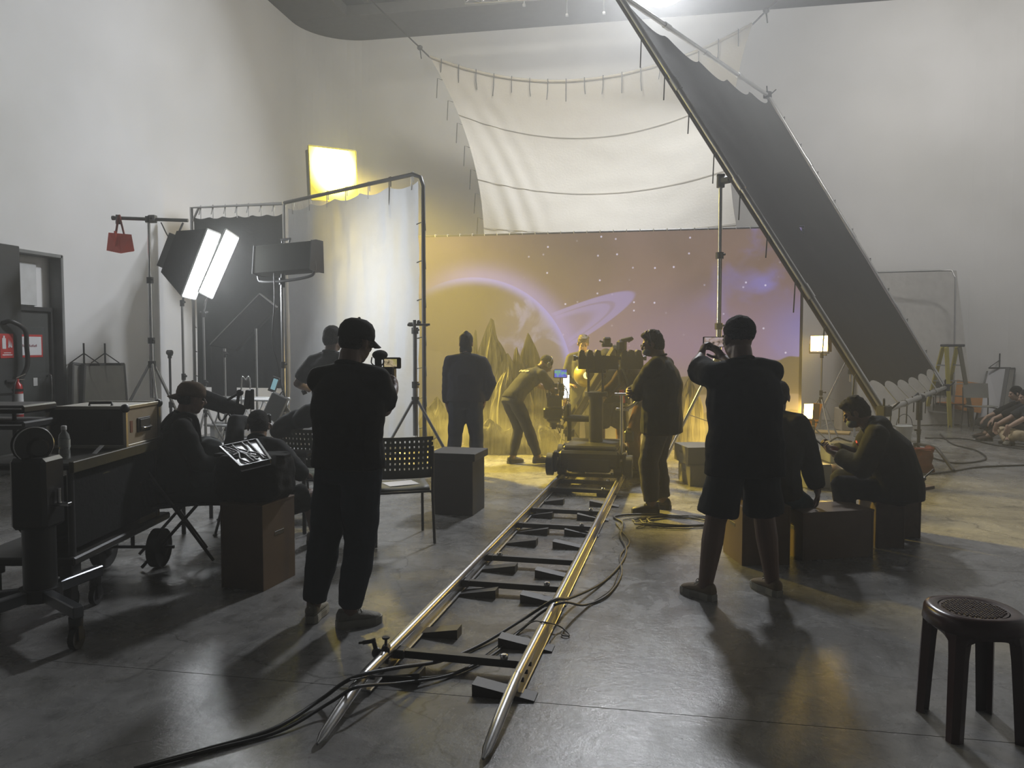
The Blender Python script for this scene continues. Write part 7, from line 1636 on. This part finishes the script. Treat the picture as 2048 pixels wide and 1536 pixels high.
rock('pale rock spire behind the raised phone', 1404, 690, 880, 70, 12.00, 12, lean=8)
rock('small rock beside the pale spire at the right of the set', 1376, 740, 880, 50, 11.80, 13, lean=6, name='rock')
rock('low pale rock at the right border of the screen', 1440, 780, 880, 70, 12.10, 14, lean=-10, name='rock')

# ------------------------------------------------------------------ things held by people
# camera rig of the filming person
h1 = (p1['wR'] + p1['wL']) / 2
t = thing('camera_rig', 'small black camera rig with microphone and lit screen held by the capped person', 'camera', at(768, 790, 4.86))
m = MB(); m.box(at(770, 748, 4.88), (.13, .12, .09), rz=YAW, b=.012); m.box(at(778, 775, 4.88), (.06, .08, .10), rz=YAW, b=.01); part('body', m, BLK, t)
m = MB(); m.cyl(at(770, 748, 4.94), at(772, 748, 5.08), .04, .045, n=16); part('lens', m, BLK, t)
m = MB(); m.ell(at(760, 710, 4.86), (.048, .085, .032), Matrix.Rotation(YAW, 3, 'Z')); m.cyl(at(756, 716, 4.86), at(757, 736, 4.87), .022); part('microphone', m, BFAB, t)
m = MB(); m.tube(bez([at(744, 714, 4.84), at(743, 726, 4.84), at(752, 732, 4.84), at(764, 730, 4.84), at(768, 722, 4.84)], 5), .0045, 6); part('shock_mount', m, DKM, t)
m = MB(); mc = at(784, 726, 4.92); m.box(mc, (.118, .022, .072), rz=YAW - .12, b=.006); m.cyl(at(782, 738, 4.92), at(780, 746, 4.9), .008); o = part('monitor', m, BLK, t)
m = MB(); m.box(at(781, 726, 4.903), (.082, .004, .050), rz=YAW - .12, b=.001); part('monitor_picture', m, screen_tex('rig_screen', [(.06, .05, .02), (.50, .40, .25), (.30, .27, .08)], .9, 30), o)
m = MB(); m.box(at(756, 768, 4.86), (.06, .012, .055), rz=YAW + .1, b=.003); o = part('phone_screen', m, BLK, t)
m = MB(); m.box(at(756, 768, 4.85), (.052, .004, .046), rz=YAW + .1, b=.001); part('picture', m, screen_tex('violet_screen', [(.10, .08, .25), (.35, .30, .65)], .8, 30), o)
# device of the polo person
c = p2['wL'] - RT * .09 + UP * .02
t = thing('handheld_device', 'small silver device in the outstretched hand of the polo shirt person', 'device', c - UP * .06); m = MB(); m.bar(c - RT * .05 + UP * .05, c + RT * .05 - UP * .03, .07, .03); part('case', m, mat('silver_grey', (.35, .36, .36), .35, .5), t)
m = MB(); m.cyl(c + RT * .03 - UP * .03, c + RT * .05 - UP * .075, .025); part('handle', m, BLK, t)
# phone held up
c = at(1427, 684, 5.40)
t = thing('phone', 'phone held up sideways by the person in shorts, its screen lit', 'phone', c - UP * .04); m = MB(); m.box(c, (.150, .010, .074), rz=YAW + .03, b=.004); o = part('case', m, BLK, t)
m = MB(); m.box(c - FH * .0065, (.136, .002, .064), rz=YAW + .03, b=.0005); part('picture', m, screen_tex('phone_picture', [(.06, .045, .03), (.45, .33, .28), (.50, .42, .45)], .8, 40), o)
c = p13['wR'] * .5 + p13['wL'] * .5 + p13['Wd']((0, .8, .45)) * .15
t = thing('phone', 'dark phone in the hands of the hooded person', 'phone', c - UP * .03); m = MB(); d_ = p13['Wd']((0, .75, .65)); m.bar(c - d_ * .07, c + d_ * .07, .072, .010, up=p13['Wd']((0, -.65, .75))); part('case', m, BLK, t)
# headphones of the camera operator, glasses and headset of the jacketed person, wrist band
P6 = p6['P']; m = MB(); m.tube([P6(.098 * math.cos(a), -.01, .02 + .118 * math.sin(a)) for a in [k * math.pi / 12 for k in range(13)]], .008, 6); hb_ = part('headphones', m, BLK, p6['t'])
for s_ in (-1, 1): m = MB(); m.ell(P6(.094 * s_, -.008, 0), (.022, .034, .040)); part('ear_cup', m, BLK, hb_)
P10 = p10['P']; m = MB()
for s_ in (-1, 1): m.tube([P10(.033 * s_ + .024 * math.cos(a), .105, .004 + .019 * math.sin(a)) for a in [k * math.pi / 6 for k in range(12)]], .0028, 5, closed=True); m.tube([P10(.058 * s_, .10, .008), P10(.084 * s_, .0, .012)], .0028, 5)
part('glasses', m, DKM, p10['t'])
m = MB(); m.tube([P10(.092 * math.cos(a), .0, .03 + .112 * math.sin(a)) for a in [k * math.pi / 12 for k in range(13)]], .006, 6); m.ell(P10(-.09, .03, .12), (.012, .012, .02)); m.tube([P10(-.09, .01, .05), P10(-.09, .03, .12)], .004, 5); part('headset', m, BLK, p10['t'])
# letters on the back of the operator's shirt
bk = p6['nb'] + p6['Wd'](p6['Mu'] @ V((0, -.135, -.16))) * V((0, -.135, -.16)).length
nb_ = p6['Wd'](p6['Mu'] @ V((0, -1, 0))); ub = p6['Wd'](p6['Mu'] @ V((0, 0, 1)))
m = MB(); xb = ub.cross(nb_).normalized()
for i in range(6): w_ = .02 + .008 * (i % 3); c = bk + xb * (-.10 + .038 * i); m.bar(c - xb * w_ / 2, c + xb * w_ / 2, .004, .03 if i % 2 else .045, up=ub)
part('back_print', m, mat('pale_print', (.20, .20, .17), .8), p6['t'], kind='stuff')

# ------------------------------------------------------------------ lighting truss under the ceiling
ta, tb = at(928, -2, 15.2), at(1420, -30, 14.6); ta.z = tb.z = ta.z + 0.05
t = thing('lighting_truss', 'aluminium lighting truss hung under the ceiling above the set', 'truss', ta)
dz = V((0, 0, .30)); dy = FH * .30
for o_ in (V(), dz, dy, dz + dy): m = MB(); m.cyl(ta + o_, tb + o_, .024, n=8); part('chord', m, ALU, t)
for i in range(14):
    a, b_ = ta.lerp(tb, i / 14), ta.lerp(tb, (i + 1) / 14)
    m = MB(); m.cyl(a, b_ + dz, .012, n=6); m.cyl(a + dy, b_ + dz + dy, .012, n=6); m.cyl(a, b_ + dy, .012, n=6); m.cyl(a, a + dy, .012, n=6); part('lattice', m, ALU, t)
for s_ in (.15, .5, .85): c = ta.lerp(tb, s_) + dz; m = MB(); m.cyl(c, V((c.x, c.y, WZ + .25)), .012, n=6); part('hanger', m, ALU, t)
for i, (px, py, d) in enumerate(((1048, 10, 15.8), (1134, 30, 16.2), (1208, 26, 15.6))):
    c = at(px, py, d); m = MB(); m.cyl(c, V((c.x, c.y, WZ + .25)), .016, n=8); m.box(c, (.06, .06, .05))
    solo('ceiling_rod', m, ALU, ('first', 'second', 'third')[i] + ' drop rod hanging from the ceiling, counted from the left end of the truss', 'rod', 'drop rods under the ceiling')
# the hard lamp in the grid
g_ = cam_pt(2.65, 14.0, 8.3); zz = (cam_pt(-0.6, 5.0, 0) - g_).normalized()
t = thing('grid_spotlight', 'big hard lamp in the grid above the tilted frame, mostly out of view', 'studio lamp', g_)
m = MB(); m.lathe([(.62, .16), (.64, .02), (.64, -.02), (.45, -.35), (.0, -.38)], c=g_, axis=zz, n=24, caps=False); part('reflector', m, ALU, t)
m = MB(); m.cyl(g_ - zz * .38, V((g_.x, g_.y, WZ + .25)), .03, n=8); part('hanger', m, DKM, t)

# low stage fog drifting around the rocks
fm, fs_ = vol('stage_fog', 1.0, (0.97, 0.95, 0.88), 0.2); nt = fm.node_tree; L = nt.links.new
tc = nd(nt, 'ShaderNodeTexCoord'); no = nd(nt, 'ShaderNodeTexNoise'); no.inputs['Scale'].default_value = 1.6; no.inputs['Detail'].default_value = 3; mp = nd(nt, 'ShaderNodeMapping'); mp.inputs['Scale'].default_value = (1, 1, 2.2)
L(tc.outputs['Object'], mp.inputs[0]); L(mp.outputs[0], no.inputs['Vector'])
sp = nd(nt, 'ShaderNodeSeparateXYZ'); L(tc.outputs['Generated'], sp.inputs[0])
def mr(x, a, b, c=0.0, d=1.0):
    n = nd(nt, 'ShaderNodeMapRange', interpolation_type='SMOOTHSTEP'); L(x, n.inputs[0]); n.inputs[1].default_value = a; n.inputs[2].default_value = b; n.inputs[3].default_value = c; n.inputs[4].default_value = d; return n.outputs[0]
def mu(a, b):
    n = nd(nt, 'ShaderNodeMath', operation='MULTIPLY'); L(a, n.inputs[0])
    if isinstance(b, float): n.inputs[1].default_value = b
    else: L(b, n.inputs[1])
    return n.outputs[0]
d = mu(mu(mr(sp.outputs['Z'], 1.0, 0.0), mr(no.outputs['Fac'], .32, .68)), mu(mu(mr(sp.outputs['X'], 0, .15), mr(sp.outputs['X'], 1, .7)), mr(sp.outputs['Y'], 0, .35)))
L(mu(d, FOG), fs_.inputs['Density'])
o = part('stage_fog', MB().box((-.75, 11.28, .50), (6.3, 1.78, .98), b=0), fm); o['kind'] = 'stuff'; o['label'] = 'low yellow-lit fog drifting around the rocks before the screen'; o['category'] = 'fog'
